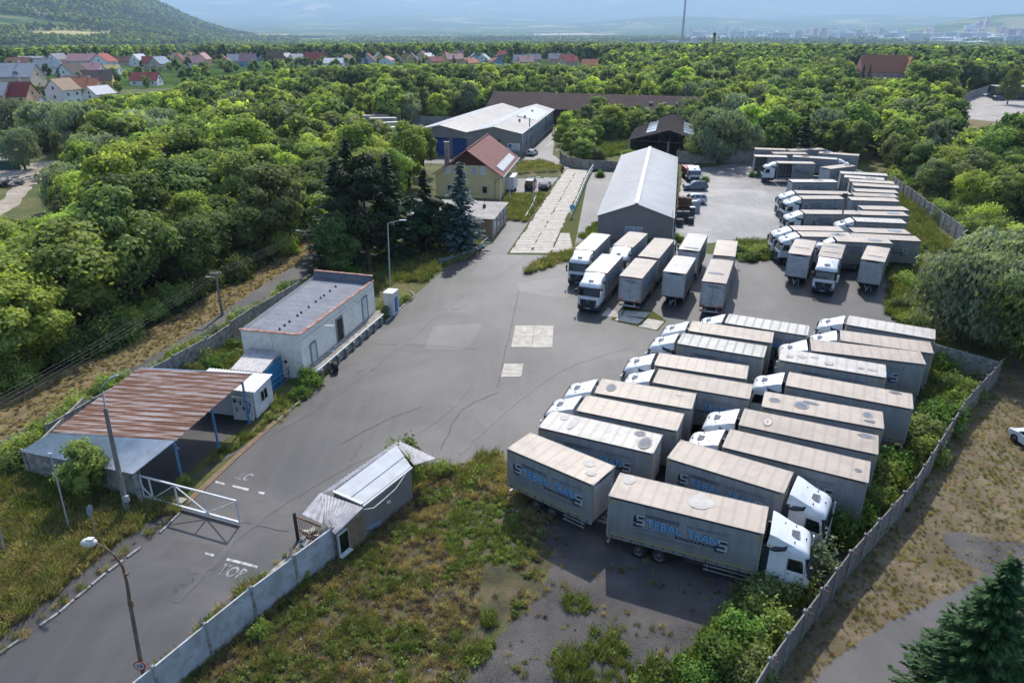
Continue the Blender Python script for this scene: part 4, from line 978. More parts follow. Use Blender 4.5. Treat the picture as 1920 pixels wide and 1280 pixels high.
M_YELP = pm('yellow_render', (.80, .63, .32), (.72, .56, .28), .4, .9, .2, coord='World', c3=(.38, .32, .15), s3=2, k3=.3)
M_TILE = pm('red_brown_roof_tile', (.18, .07, .06), (.25, .11, .09), 1.2, .8, .2, coord='World', c3=(.2, .07, .05), s3=7, k3=.6)
M_BROWNW = pm('brown_slate_gable', (.10, .035, .02), (.14, .05, .03), 3, .8, .2, coord='World', c3=(.07, .03, .02), s3=9, k3=.6)
M_TAN = pm('tan_board_siding', (.45, .28, .15), (.38, .24, .13), .8, .8, .2, coord='World')
M_BRICK = pm('brown_brick', (.24, .16, .10), (.33, .23, .15), 2.5, .85, .2, coord='World', c3=(.18, .12, .08), s3=8, k3=.6)
M_BLACKR = pm('black_brown_roof', (.035, .028, .03), (.06, .045, .045), .6, .9, .1, coord='World')

# white building with the loading dock
A, B, C_, D_ = V(-24.3, 58.9, 0), V(-18.7, 57.7, 0), V(-14.8, 72.3, 0), V(-21.5, 74.2, 0)
wb = empty('dock_building', (-19.8, 65.8, 0), 0, 'white flat roofed building with red coping beside the loading dock', 'building')
def rel(o, root): o.location = -root.location; return o
def RB(s, name, mt, root): return rel(s.build(name, mt, root), root)
H4 = 4.4
s = MB()
for p, q in ((A, B), (B, C_), (C_, D_), (D_, A)): wallq(s, p, q, 0, H4 - .05)
RB(s, 'wall', M_PLASTER, wb)
s = MB(); ins = lambda P_, k: P_ + ((A + B + C_ + D_) / 4 - P_).normalized() * k
s.add([(p.x, p.y, H4 - .3) for p in (ins(A, .05), ins(B, .3), ins(C_, .3), ins(D_, .1))], [(0, 1, 2, 3)])
for k in range(1, 13):      # overlapping felt strips leave small steps across the roof
 t = k / 13; p0 = A.lerp(D_, t); p1 = B.lerp(C_, t); s.bar((p0.x, p0.y, H4 - .295), (p1.x - .3, p1.y, H4 - .298), .05, .008)
RB(s, 'roof', M_BITUMEN, wb)
def tiles(P0, P1, z, root, n, w=.34):
 d = (P1 - P0); L = d.length / n; d.normalize(); nrm = Vector((d.y, -d.x, 0)); base = MB(); base.box((0, 0, 0), (L - .02, w, .06)); me = base.mesh('coping_tile', M_COPING)
 for i in range(n):
  c = P0 + d * L * (i + .5); o = mo('coping_tile', me, root, (c.x - root.location.x, c.y - root.location.y, z + random.Random(i).uniform(-.008, .012)), (0, 0, math.atan2(d.y, d.x)))
tiles(A - V(.1, 0, 0), B, H4, wb, 9); tiles(B, C_, H4 + .003, wb, 24); tiles(C_, D_, H4 + .5, wb, 11)
s = MB(); p = MB(); wallq(p, D_ + V(0, -.35, 0), C_ + V(-.1, -.35, 0), H4 - .3, H4 + .47); wallq(p, D_, C_, H4 - .3, H4 + .47); RB(p, 'rear_parapet', M_BITUMEN, wb)
s = MB(); wallq(s, A.lerp(B, .01), A.lerp(B, .99), H4 - .32, H4 - .05); s = MB()
for sg in (.0,):
 s.box(((A.x + D_.x) / 2, (A.y + D_.y) / 2, H4 - .32), (.1, 15.2, .1), math.atan2((D_ - A).y, (D_ - A).x) - R(90))
RB(s, 'gutter', M_TRIMG, wb)
rv = MB(); rv.tube([(0, 0, 0), (0, 0, .1), (0, 0, .22)], [.14, .1, .02], 8); rvm = rv.mesh('roof_vent', M_CHASSIS)
for i, t in enumerate((.03, .08, .14, .2, .3, .35, .45, .55, .62, .67, .76, .85)):
 c = (A.lerp(B, .53)).lerp(D_.lerp(C_, .50), t); mo('roof_vent', rvm, wb, (c.x + .12 - wb.location.x, c.y - wb.location.y, H4 - .3))
s = MB(); c = G(617, 610, H4 - .28); s.slab(blob(c.x, c.y, .55, .22, H4 - .27, 3, 9, .6), .02); RB(s, 'loose_felt', M_TRIMG, wb)
d = (C_ - B).normalized(); nw = V(d.y, -d.x, 0); az = math.atan2(d.y, d.x)
def onwall(t, z, off=.0): p = B.lerp(C_, t) + nw * off; return V(p.x, p.y, z)
def door(t, z0, w_, h_, mt, fr, root, name='door', recess=False):
 s = MB(); c = onwall(t, z0 + h_ / 2, .02); s.box(c, (w_, .04, h_), az); o = RB(s, name, mt, root)
 if fr is not None:
  s = MB()
  for q in (-1, 1): s.box(onwall(t, z0 + h_/2 + .06, .03) + d * q * (w_/2 + .1), (.2, .06, h_ + .12), az)
  s.box(onwall(t, z0 + h_ + .12, .032), (w_ + .02, .06, .22), az); RB(s, 'door_frame', fr, root)
door(.13, .9, .75, 1.75, M_WHITEP, M_TRIMG, wb); door(.47, .9, 1.1, 2.2, M_DARKIN, M_OLDCONC, wb, 'doorway'); door(.84, .95, .95, 2.3, M_WHITEP, M_TRIMG, wb)
s = MB(); s.bar(onwall(0, 3.72, .01), onwall(1, 3.72, .01), .02, .03); s.bar(onwall(.3, 3.3, .01), onwall(1, 3.38, .01), .015, .02); s.bar(B.lerp(A, .48) + V(0, -.01, 0), B.lerp(A, .48) + V(0, -.01, 4.0), .03, .02)
RB(s, 'wall_crack', M_TRIMG, wb)
s = MB(); s.cyl(V(-20.3, 57.95, 1.65), V(-20.25, 57.8, 1.65), .13, 10); RB(s, 'wall_lamp', M_CHASSIS, wb)
dk = empty('loading_dock', (-16, 64, 0), 0, 'concrete loading dock along the white building wall', 'dock')
O0, O1 = G(592, 716), G(719, 604); O0.z = O1.z = 0
I0 = B + nw * .03; I1 = C_ + nw * .03
s = MB(); poly = [I0 + d * -.2, O0 + (O0 - O1).normalized() * .0, O1, I1 + d * .6]
s.prism([(p.x, p.y) for p in poly], .0, .9); RB(s, 'platform', M_OLDCONC, dk)
s = MB(); s.bar(O0 + V(.06, 0, .93), O1 + V(.06, 0, .93), .12, .1); RB(s, 'edge_rail', M_ZINC, dk)
bt = MB(); bt.box((0, 0, .42), (.3, .3, .84)); btm = bt.mesh('buttress', M_OLDCONC)
for i in range(9):
 c = O0.lerp(O1, .06 + .11 * i); mo('buttress', btm, dk, (c.x + .12 - dk.location.x, c.y - dk.location.y, 0), (0, 0, az))
s = MB(); rr = random.Random(4)
for k in range(24):
 c = I0.lerp(O0, rr.uniform(.15, .85)) + d * rr.uniform(4, 9.5); s.box((c.x, c.y, .905), (rr.uniform(.05, .3), rr.uniform(.05, .2), .01), rr.uniform(0, 3))
tag(s.build('broken_plaster', M_WHITEP), 'scattered white plaster pieces on the loading dock', None, None, 'stuff')
# tyre leaning on the dock
c = G(629, 697)
ty = mo('tyre', TYRE); ty.location = (c.x, c.y, .5); ty.rotation_euler = (0, 0, R(-60)); ty.scale = (1.05, 1.3, 1.05); tag(ty, 'black truck tyre leaning against the end of the loading dock', 'tyre'); mo('rim', RIM, ty)
# cabinet at the far end
cb = empty('vending_cabinet', (-13.3, 73.9, 0), az, 'white cabinet with a dark door at the far end of the white building', 'cabinet')
s = MB(); s.box((0, 0, 1.3), (1.5, 1.1, 2.6)); s.build('cabinet_body', M_WHITEP, cb); s = MB(); s.box((0, -.57, 1.1), (.7, .03, 1.7)); s.build('cabinet_door', M_BLUEWALL, cb)
s = MB(); s.box((0, 0, 2.62), (1.6, 1.2, .04)); s.build('cabinet_roof', M_WHITEP, cb)
# lean-to
lt = empty('lean_to', (-22.4, 56.5, 0), 0, 'small corrugated lean-to roof with a blue wall between kiosk and white building', 'shelter')
RB(corr((-24.0, 54.7, 2.45), (-21.1, 54.1, 2.45), (-20.6, 57.4, 2.75), (-23.6, 58.6, 2.75), .22, .025), 'corrugated_roof', M_ZINC2, lt)
s = MB(); s.box((-20.75, 56.0, 1.25), (.06, 3.1, 2.4), R(-8)); RB(s, 'blue_wall', M_BLUEWALL, lt)
s = MB(); s.box((-23.9, 56.6, 1.2), (.08, 3.6, 2.3), R(-6)); RB(s, 'side_wall', M_OLDCONC, lt)
# kiosk
kz = empty('site_kiosk', (-22.5, 52.3, 0), 0, 'grey metal kiosk with a white ribbed roof behind the rusty canopy', 'kiosk')
P1, P2, P3, P4 = V(-20.6, 50.4, .15), V(-20.1, 53.2, .15), V(-25.6, 54.4, .15), V(-26.0, 51.6, .15)
s = MB()
for p, q in ((P1, P2), (P2, P3), (P3, P4), (P4, P1)):
 k = int((q - p).length / .14)
 for i in range(k):
  a, b = p.lerp(q, i / k), p.lerp(q, (i + 1) / k); m_ = p.lerp(q, (i + .5) / k); nn = (q - p).cross(V(0, 0, 1)).normalized() * .02
  wallq(s, a, m_ + nn, .15, 2.5); wallq(s, m_ + nn, b, .15, 2.5)
RB(s, 'wall', M_ZINC, kz)
RB(corr(P4 + V(-.1, -.1, 2.45), P3 + V(-.1, .15, 2.45), P2 + V(.15, .15, 2.4), P1 + V(.15, -.1, 2.4), .28, .03), 'roof', M_ZINC, kz) if 0 else RB(corr(P1 + V(.15, -.12, 2.42), P4 + V(-.1, -.1, 2.42), P3 + V(-.1, .15, 2.5), P2 + V(.15, .15, 2.5), .28, .03), 'roof', M_WHITEP, kz)
s = MB(); wd = (P2 - P1).normalized(); wn = V(wd.y, -wd.x, 0); wc = P1.lerp(P2, .5); s.box(wc + wn * .04 + V(0, 0, 1.45), (1.1, .05, 1.0), math.atan2(wd.y, wd.x)); fo = RB(s, 'window_frame', M_WHITEP, kz)
s = MB()
for q in (-.26, .26): s.box(wc + wn * .07 + wd * q + V(0, 0, 1.45), (.42, .03, .84), math.atan2(wd.y, wd.x))
mo('pane', s.mesh('pane', M_GLASS), fo)
s = MB(); s.box(((P1 + P4) / 2) + V(0, -.03, -.1), (5.2, .04, .2), math.atan2((P4 - P1).y, (P4 - P1).x)); RB(s, 'plinth', M_CHASSIS, kz)
# white panel with odd symbols, leaning at the kiosk front
bd = empty('painted_board', (-21.5, 50.1, 0), R(-9), 'white board painted with small black shapes leaning on the kiosk front', 'board')
s = MB(); s.box((0, 0, 1.2), (1.75, .05, 2.0), 0, 0, 0, R(-4)); s.build('board', M_WHITEP, bd)
s = MB()
for i, (x, z, ww, hh) in enumerate(((-.55, 1.9, .2, .3), (-.1, 1.75, .12, .35), (.45, 1.9, .5, .06), (.1, 1.25, .16, .3), (-.5, 1.1, .1, .4), (.55, 1.1, .08, .5), (-.2, .7, .3, .12), (.35, .6, .2, .1), (-.65, .6, .08, .3), (.7, 1.6, .1, .3))):
 s.box((x, -.045 - (z - 1.2) * .07, z), (ww, .02, hh), 0, 0, R(15 * ((i % 3) - 1)))
s.build('painted_marks', M_BLUE_D, bd)
# rusty canopy
cn = empty('canopy', (-26, 45, 0), 0, 'open canopy with a rusty corrugated roof on blue posts by the gate', 'canopy')
c0, c1, c2, c3 = V(-22.4, 41.0, 3.9), V(-20.5, 50.5, 4.1), V(-30.0, 51.8, 4.0), V(-31.3, 42.0, 3.9)
rows = 15
for i in range(rows):      # sheets laid across, each overlapping the next, joined at three uneven breaks
 t0, t1 = i / rows, (i + 1) / rows + .004
 rn = random.Random(i + 3); brk = sorted([0, rn.uniform(.14, .2), rn.uniform(.45, .6) if i > 11 or i % 5 == 0 else 1.0, 1.0]); brk = [b for j, b in enumerate(brk) if j == 0 or b - brk[j-1] > .02]
 for a_, b_ in zip(brk, brk[1:]):
  e0, e1 = c0.lerp(c1, t0), c0.lerp(c1, t1); f0, f1 = c3.lerp(c2, t0), c3.lerp(c2, t1)
  dz = V(0, 0, .012 * (i % 2) + .006 * (a_ > 0))
  sh = corr(f0.lerp(e0, a_) + dz, f1.lerp(e1, a_) + dz, f1.lerp(e1, b_ + .003) + dz, f0.lerp(e0, b_ + .003) + dz, .3, .035); RB(sh, 'roof_sheet', M_RUST, cn)
w0, w1 = V(-24.8, 39.3, 2.35), V(-33.8, 42.0, 2.35); g0, g1 = V(-22.5, 40.95, 3.8), V(-31.5, 41.95, 3.8)
for r_ in range(3):
 for k in range(10):
  a_, b_ = k / 10, (k + 1) / 10; t0, t1 = r_ / 3, (r_ + 1) / 3 + .02; e = V(0, 0, .008 * (k % 2) + .01 * r_)
  q0, q1 = w0.lerp(w1, a_), w0.lerp(w1, b_); h0, h1 = g0.lerp(g1, a_), g0.lerp(g1, b_)
  RB(corr(q0.lerp(h0, t0) + e, q1.lerp(h1, t0) + e, q1.lerp(h1, t1) + e, q0.lerp(h0, t1) + e, .2, .012), 'grey_roof_sheet', M_ZINC, cn)
for (x, y), h_ in (((-21.1, 49.9), 4.0), ((-22.2, 46.3), 3.8), ((-23.2, 42.1), 3.75), ((-29.6, 50.9), 3.9), ((-30.8, 43.0), 3.8)):
 s = MB(); s.box((x, y, h_ / 2), (.13, .13, h_)); s.box((x, y, .02), (.3, .3, .04)); RB(s, 'post', M_SKYBLUE, cn)
s = MB(); s.bar(c0 + V(-.25, .2, -.12), c1 + V(-.25, -.1, -.14), .1, .14); s.bar(c3 + V(.5, .2, -.12), c2 + V(.5, -.1, -.14), .1, .14)
for k in range(7): s.bar(c0.lerp(c1, k / 6) + V(0, .1, -.08), c3.lerp(c2, k / 6) + V(0, .1, -.08), .08, .1)
s.bar(c0 + V(0, .1, -.8), c0 + V(-.8, .4, -.15), .07); RB(s, 'roof_beam', M_SKYBLUE, cn)
s = MB(); wq = V(-24.9, 39.8, 0); we = V(-34.0, 42.5, 0); dd = (we - wq).normalized(); mid = (wq + we) / 2
s.box((mid.x, mid.y, 1.1), ((we - wq).length, .16, 2.2), math.atan2(dd.y, dd.x)); s.box((-34.0, 46.5, 1.0), (.16, 8.2, 2.0), R(4)); RB(s, 'wall', M_OLDCONC, cn)
for k in range(5):
 s = MB(); p = wq.lerp(we, k / 4) ; s.box((p.x, p.y - .12, 1.15), (.2, .14, 2.3), math.atan2(dd.y, dd.x)); RB(s, 'wall_post', M_CONC, cn)
sheet('canopy_floor', gp((335, 905), (400, 840), (470, 790), (430, 735), (250, 720), (90, 850), (62, 893), (262, 937)), 3, M_ASPH_D)
# brick edging strip between canopy and road
eb = MB(); eb.box((0, 0, 0), (.36, .19, .06)); ebm = eb.mesh('edging_block', M_BRICK)
eg = empty('kerb', (-21.6, 43, 0)); tag(eg, kind='structure')
K0, K1, K2 = G(352, 945), G(440, 862), G(520, 790)
pts_ = [K0.lerp(K1, i / 26) for i in range(26)] + [K1.lerp(K2, i / 26) for i in range(26)]
for i, p in enumerate(pts_):
 a_ = K1 - K0 if i < 26 else K2 - K1
 for r_ in (0, 1): mo('edging_block', ebm, eg, (p.x - .21 * r_ - eg.location.x, p.y + .07 * r_ - 43, .03 + random.Random(i * 2 + r_).uniform(0, .02)), (0, 0, math.atan2(a_.y, a_.x) + random.Random(i).uniform(-.05, .05)))
# long kerbs
kb = MB(); kb.box((0, 0, .06), (.97, .14, .12)); kbm = kb.mesh('kerb_stone', M_CONC)
def kerb(path, name='kerb'):
 root = empty(name, tuple(path[0])); tag(root, kind='structure'); rnd = random.Random(3)
 for a, b in zip(path, path[1:]):
  n = max(1, int((b - a).length / 1.0))
  for i in range(n):
   p = a.lerp(b, (i + .5) / n)
   if rnd.random() < .1: continue
   mo('kerb_stone', kbm, root, (p.x - path[0].x, p.y - path[0].y, rnd.uniform(-.03, .01)), (0, 0, math.atan2((b - a).y, (b - a).x) + rnd.uniform(-.03, .03)))
kerb(gp((-40, 1262), (0, 1226), (110, 1150), (200, 1075), (300, 1000), (338, 962)))
kerb(gp((600, 715), (560, 755), (520, 790)))
kerb(gp((724, 604), (752, 578), (778, 556), (770, 546), (745, 545)))
kerb(gp((1055, 320), (1058, 325), (1048, 332), (1020, 334), (965, 334)))
# sliding gate
gt = empty('sliding_gate', (-24.8, 39.8, 0), math.atan2(37.0 - 39.8, -17.3 + 24.8), 'blue grey steel sliding gate frame standing half across the road', 'gate')
LG = math.hypot(7.5, 2.8)
s = MB(); s.bar((0, 0, .22), (LG, 0, .22), .14, .16); RB0 = s.build('bottom_rail', M_ZINC, gt)
s = MB(); s.bar((0, 0, 1.9), (LG, 0, 1.9), .1, .1); s.build('top_rail', M_ZINC, gt)
xs_ = [.05, .11 * LG, .38 * LG, .68 * LG, LG - .05]
vb = MB(); vb.box((0, 0, 1.06), (.08, .08, 1.6)); vbm = vb.mesh('upright', M_ZINC)
for x in xs_: mo('upright', vbm, gt, (x, 0, 0))
for a, b in (((xs_[0], 1.1), (xs_[1], .3)), ((xs_[1], .3), (xs_[2], 1.85)), ((xs_[2], 1.85), (xs_[3], .3)), ((xs_[3], .3), (xs_[4], 1.85))):
 s = MB(); s.bar((a[0], .002, a[1]), (b[0], .002, b[1]), .06); s.build('diagonal_brace', M_ZINC, gt)
gpst = MB(); gpst.box((0, 0, 1.1), (.22, .22, 2.2)); gm_ = gpst.mesh('gate_post', M_CONC)
for i, (p, lab) in enumerate(((V(-25.1, 40.3, 0), 'rear concrete post of the pair holding the sliding gate'), (V(-24.75, 39.35, 0), 'front concrete post of the pair holding the sliding gate'))):
 o = mo('gate_post', gm_, None, p); tag(o, lab, 'post')
s = MB(); c = G(338, 942); s.box((0, 0, .12), (.8, .5, .24), R(-20)); o = s.build('concrete_block', M_SLAB, None, (c.x, c.y, 0)); tag(o, 'pale concrete block on the ground under the sliding gate', 'block')
# concrete panels set in the yard
ys = empty('slab_patch', (0, 60, 0)); tag(ys, kind='structure')
def slabq(px4, root, mt=M_SLAB, lev=.035, inset=.03, nm='concrete_slab'):
 q = [G(*p) for p in px4]; c = sum(q, Vector()) / 4; q = [p + (c - p).normalized() * inset for p in q]
 s = MB(); s.slab([(p.x - root.location.x, p.y - root.location.y, lev) for p in q], .04); s.build(nm, mt, root)
def cell(P00, P10, P11, P01, u0, u1, v0, v1):
 def I(u, v):
  a = (P00[0] + (P10[0]-P00[0])*u, P00[1] + (P10[1]-P00[1])*u); b = (P01[0] + (P11[0]-P01[0])*u, P01[1] + (P11[1]-P01[1])*u); return (a[0] + (b[0]-a[0])*v, a[1] + (b[1]-a[1])*v)
 return [I(u0, v1), I(u1, v1), I(u1, v0), I(u0, v0)]
for u in (0, .5):
 for v in (0, .5): slabq(cell((966, 610), (1038, 611), (1036, 652), (958, 651), u, u + .5, v, v + .5), ys)
for v in range(4): slabq(cell((945, 682), (982, 682), (978, 707), (938, 707), 0, 1, v / 4, (v + 1) / 4), ys)
for q in (((1127, 592), (1140, 577), (1158, 585), (1147, 594)), ((1147, 594), (1160, 585), (1170, 579), (1162, 596)), ((1171, 582), (1221, 586), (1210, 596), (1166, 591)), ((1152, 600), (1164, 591), (1208, 599), (1196, 608)), ((1197, 612), (1215, 597), (1246, 603), (1231, 619))): slabq(q, ys)
sheet('moss_joint', rag(gp((966, 610), (1037, 611), (1035, 652), (959, 651)), .3, .06, 1), 3, M_MOSS); sheet('moss_joint', rag(gp((945, 682), (982, 682), (978, 707), (939, 707)), .3, .05, 1), 3, M_MOSS)
sheet('moss_joint', rag(gp((1150, 592), (1172, 577), (1226, 584), (1250, 602), (1232, 621), (1190, 611), (1145, 600)), .3, .1, 1), 3, M_MOSS)
sr = empty('slab_road', (8, 120, 0)); tag(sr, kind='structure')
sheet('slab_road_bed', gp((950, 477), (1074, 479), (1106, 317), (1059, 317)), 3, M_MOSS)
def rowx(py): return (955 + (1060 - 955) * (475 - py) / 157, 1040 + (1105 - 1040) * (475 - py) / 157)
y0 = G(0, 474)[1]; y1 = G(0, 319)[1]; nrow = 46; rnd = random.Random(8)
def xrow(Y):
 t = (Y - 96.8) / (161.1 - 96.8); return -.3 + 12.2 * t, 5.4 + 11.6 * t
for i in range(nrow):
 Ya = 96.8 + (161.1 - 96.8) * i / nrow; Yb = Ya + (161.1 - 96.8) / nrow
 for k in range(2):
  xa0, xa1 = xrow(Ya); xb0, xb1 = xrow(Yb); m0 = xa0 + (xa1 - xa0) * k / 2; m1 = xa0 + (xa1 - xa0) * (k + 1) / 2; n0_ = xb0 + (xb1 - xb0) * k / 2; n1 = xb0 + (xb1 - xb0) * (k + 1) / 2
  j = rnd.uniform(-.15, .15); s = MB(); e = rnd.uniform(0, .02)
  s.slab([(m0 + .05 + j - 8, Ya + .05 - 120, .04 + e), (m1 - .03 + j - 8, Ya + .05 - 120, .04 + e), (n1 - .03 + j - 8, Yb - .04 - 120, .04 + e), (n0_ + .05 + j - 8, Yb - .04 - 120, .04 + e)], .04); s.build('concrete_slab', M_SLAB, sr)
for i in range(7):
 Ya = 97 + 1.5 * i; s = MB(); x0_ = xrow(Ya)[1] + .15; wdt = 3.0 - .25 * i
 s.slab([(x0_ - 8, Ya + .05 - 120, .045), (x0_ + wdt - 8, Ya + .05 - 120, .045), (x0_ + wdt + .2 - 8, Ya + 1.45 - 120, .045), (x0_ + .27 - 8, Ya + 1.45 - 120, .045)], .04); s.build('concrete_slab', M_SLAB, sr)
M_WORN = pm('almost_worn_off_paint', (.3, .3, .3), (.1, .1, .1), 2.2, .7, .3, coord='World', lo=.42, hi=.6)
# painted marks on the road: two stop lines and the worn word STOP twice
def paint(name, *px): return sheet(name, gp(*px), 4, M_PAINT)
paint('stop_line', (404, 901), (421, 905), (421, 909), (404, 905)); paint('stop_line', (437, 909), (467, 916), (465, 920), (435, 912)); paint('stop_line', (485, 921), (497, 923), (494, 927), (484, 924))
paint('stop_line', (386, 1035), (402, 1039), (399, 1043), (384, 1038)); paint('stop_line', (427, 1046), (456, 1053), (453, 1057), (424, 1050)); paint('stop_line', (456, 1053), (484, 1061), (481, 1065), (453, 1057))
def road_word(body, px, size, rz, name='road_lettering'):
 me = textmesh(body, size, M_WORN, .02, space=1.1); o = mo(name, me); p = G(*px); o.location = (p.x, p.y, .018); o.rotation_euler = (0, 0, rz); o.scale = (1, 1.5, 1); tag(o, kind='structure'); return o
road_word('TOP', (404, 1074), .82, math.atan2((G(484, 1061) - G(386, 1035)).y, (G(484, 1061) - G(386, 1035)).x)); 
road_word('OT', (480, 890), .8, math.pi + math.atan2((G(484, 1061) - G(386, 1035)).y, (G(484, 1061) - G(386, 1035)).x))
road_word('STOP', (1031, 283), 2.2, R(-8))
for a, b in (((1042, 262), (1061, 243)), ((1023, 276), (1040, 263))):
 P_, Q_ = G(*a), G(*b); dn = (Q_ - P_).normalized(); nn = V(-dn.y, dn.x, 0) * .12; s = MB(); s.add([(v.x, v.y, .02) for v in (P_ - nn, P_ + nn, Q_ + nn, Q_ - nn)], [(0, 3, 2, 1)]); tag(s.build('lane_line', M_PAINT), kind='structure')
# pale tracks on the far yard
M_FAINT = pm('faint_paint', (.4, .4, .39), (.22, .22, .22), 1.5, .8, .2, coord='World')
for path in (((1348, 320), (1340, 345), (1338, 380), (1346, 440)), ((1378, 360), (1376, 385), (1386, 430), (1392, 455)), ((1415, 365), (1424, 395), (1440, 425), (1446, 440)), ((1446, 363), (1456, 400), (1446, 425))):
 P_ = gp(*path); s = MB(); v = []
 q = []
 for a, b, c_, d_ in zip([P_[0]] + P_[:-2], P_[:-1], P_[1:], P_[2:] + [P_[-1]]):
  for k in range(8):
   t = k / 8; q.append(.5 * ((2 * b) + (c_ - a) * t + (2 * a - 5 * b + 4 * c_ - d_) * t * t + (3 * b - a - 3 * c_ + d_) * t ** 3))
 for i in range(len(q)):
  dn = (q[min(i+1, len(q)-1)] - q[max(i-1, 0)]).normalized(); nn = V(-dn.y, dn.x, 0) * .05; v += [(q[i].x - nn.x, q[i].y - nn.y, .016), (q[i].x + nn.x, q[i].y + nn.y, .016)]
 s.add(v, [(2*i, 2*i+2, 2*i+3, 2*i+1) for i in range(len(q) - 1)]); tag(s.build('yard_marking', M_FAINT), kind='structure')

# gatehouse
gh = empty('gatehouse', (-9.5, 38.5, 0), 0, 'low gatehouse with white sheet roof and ivy beside the road', 'building')
a0, a1, a2, a3 = V(-11.1, 36.9, 2.65), V(-9.1, 35.75, 2.55), V(-6.65, 39.8, 2.6), V(-7.95, 42.2, 2.75)
s = MB(); s.slab([a0, a1, a2, a3], .08); m1, m2 = a0.lerp(a1, .55), a3.lerp(a2, .55)
s.bar(m1 + V(0, 0, .03), m2 + V(0, 0, .03), .04, .05); RB(s, 'roof', pm('white_sheet_roof', (.50, .53, .56), (.42, .44, .46), .8, .65, .3, 0, coord='World', c3=(.4, .38, .36), s3=1.3, k3=.4), gh)
s = MB()
for p, q in ((a0, a1), (a1, a2), (a2, a3), (a3, a0)): wallq(s, (p.x, p.y), (q.x, q.y), 0, 2.5)
RB(s, 'wall', M_CLAD, gh)
s = MB(); s.bar(a1 + V(.06, -.02, -.1), a2 + V(.06, 0, -.1), .1, .1); s.bar(a0 + V(0, 0, .05), a1 + V(0, 0, .05), .16, .1); RB(s, 'fascia', M_ZINC, gh)
RB(corr(V(-12.1, 37.1, 2.3), V(-8.1, 43.1, 2.45), V(-7.8, 42.6, 2.68), V(-11.15, 37.3, 2.58), .33, .03), 'side_eave', M_ZINC2, gh)
RB(corr(V(-7.9, 43.2, 2.45), V(-5.2, 41.2, 2.35), V(-6.5, 40.0, 2.6), V(-7.9, 42.2, 2.68), .3, .03), 'end_eave', M_ZINC2, gh)
RB(corr(V(-12.0, 37.0, 2.55), V(-9.0, 35.5, 2.55), V(-10.3, 33.5, 2.15), V(-11.2, 34.6, 2.15), .26, .03), 'porch_roof', M_ZINC2, gh)
RB(corr(V(-12.0, 36.95, 2.54), V(-11.3, 36.6, 2.54), V(-11.3, 34.5, 2.12), V(-12.7, 35.3, 2.2), .26, .03), 'porch_roof', M_ZINC2, gh)
br = empty('x'); bpy.data.objects.remove(br)
bk = MB(); bk.box((0, 0, 0), (.3, .1, .09)); bkm = bk.mesh('brick', M_BRICK)
B0, B1 = V(-10.25, 33.7, 0), V(-9.05, 35.7, 0); bd_ = (B1 - B0).normalized(); ba = math.atan2(bd_.y, bd_.x); Lb = (B1 - B0).length
s = MB(); mm = (B0 + B1) / 2; s.box((mm.x - .03, mm.y + .02, 1.1), (Lb, .12, 2.2), ba); RB(s, 'brick_wall', M_OLDCONC, gh)
for r_ in range(19):
 for k in range(7):
  t = .95 + (k + (.5 if r_ % 2 else 0)) * .32 - .1
  if .0 < t < Lb - .12: p = B0 + bd_ * t; mo('brick', bkm, gh, (p.x + .05 - gh.location.x, p.y - .02 - gh.location.y, .12 + r_ * .108), (0, 0, ba))
s = MB(); p = B0 + bd_ * .42; s.box((p.x + .06, p.y - .03, 1.15), (.85, .06, 1.5), ba); fo = RB(s, 'window_frame', M_WHITEP, gh)
s = MB(); s.box((p.x + .09, p.y - .045, 1.18), (.7, .04, 1.3), ba); mo('pane', s.mesh('pane', M_GLASS), fo)
s = MB(); s.box((p.x + .16, p.y - .09, .36), (.95, .22, .06), ba); mo('sill', s.mesh('sill', M_WHITEP), fo)
s = MB(); s.tube([V(-9.0, 35.6, 2.3), V(-8.5, 36.1, 2.05), V(-8.0, 36.9, 2.1), V(-7.4, 38.0, 2.15), V(-6.9, 39.2, 2.5)], .03, 6); RB(s, 'cable', M_ZINC, gh)
s = MB(); c = G(700, 986, .5); s.tube([c + V(-.45, -.3, 0), c + V(.4, .3, .1)], .22, 12); tag(s.build('metal_drum', M_CLAD_B), 'dark grey metal drum lying in weeds behind the gatehouse', 'drum')
s = MB(); c = G(730, 955, 1); s.box((c.x, c.y, 1.6), (.25, .08, .18), .6); o = s.build('wall_box', M_ZINC, None); tag(o, 'small grey box fixed to the gatehouse side wall', 'box')
# rusty wicket
rg = empty('rusty_gate', tuple(G(562, 1012)), 0, 'rusty barred gate leaf between gatehouse porch and white wall', 'gate')
p0, p1 = V(0, 0, 0), G(625, 1038) - G(562, 1012); p1 = p1 * .72
for i in range(14):
 q = p0.lerp(p1, i / 13); s = MB(); s.box((q.x, q.y, .95), (.025, .025, 1.6)); s.build('bar', M_RUSTBAR, rg)
s = MB()
for z in (.15, .8, 1.75): s.bar(p0 + V(0, 0, z), p1 + V(0, 0, z), .05, .06)
s.build('rail', M_RUSTBAR, rg); s = MB(); s.box((-.1, 0, 1.0), (.16, .16, 2.1)); s.build('gate_post', M_CHASSIS, rg)
sheet('rubble_strip', rag(gp((480, 1098), (560, 1020), (612, 1030), (560, 1068), (500, 1108)), .4, .2, 5), 5, M_OLDCONC)
s = MB(); c = G(592, 1012); rr = random.Random(2)
for k in range(14): s.box((rr.uniform(-.7, .7), rr.uniform(-.5, .5), rr.uniform(.05, .4)), (rr.uniform(.2, .6), rr.uniform(.2, .5), rr.uniform(.1, .35)), rr.uniform(0, 3), 0, rr.uniform(-.4, .4), rr.uniform(-.4, .4))
tag(s.build('junk_pile', M_PATCHW, None, (c.x, c.y, 0)), 'pale junk and rubble heaped behind the rusty gate', None, None, 'stuff')

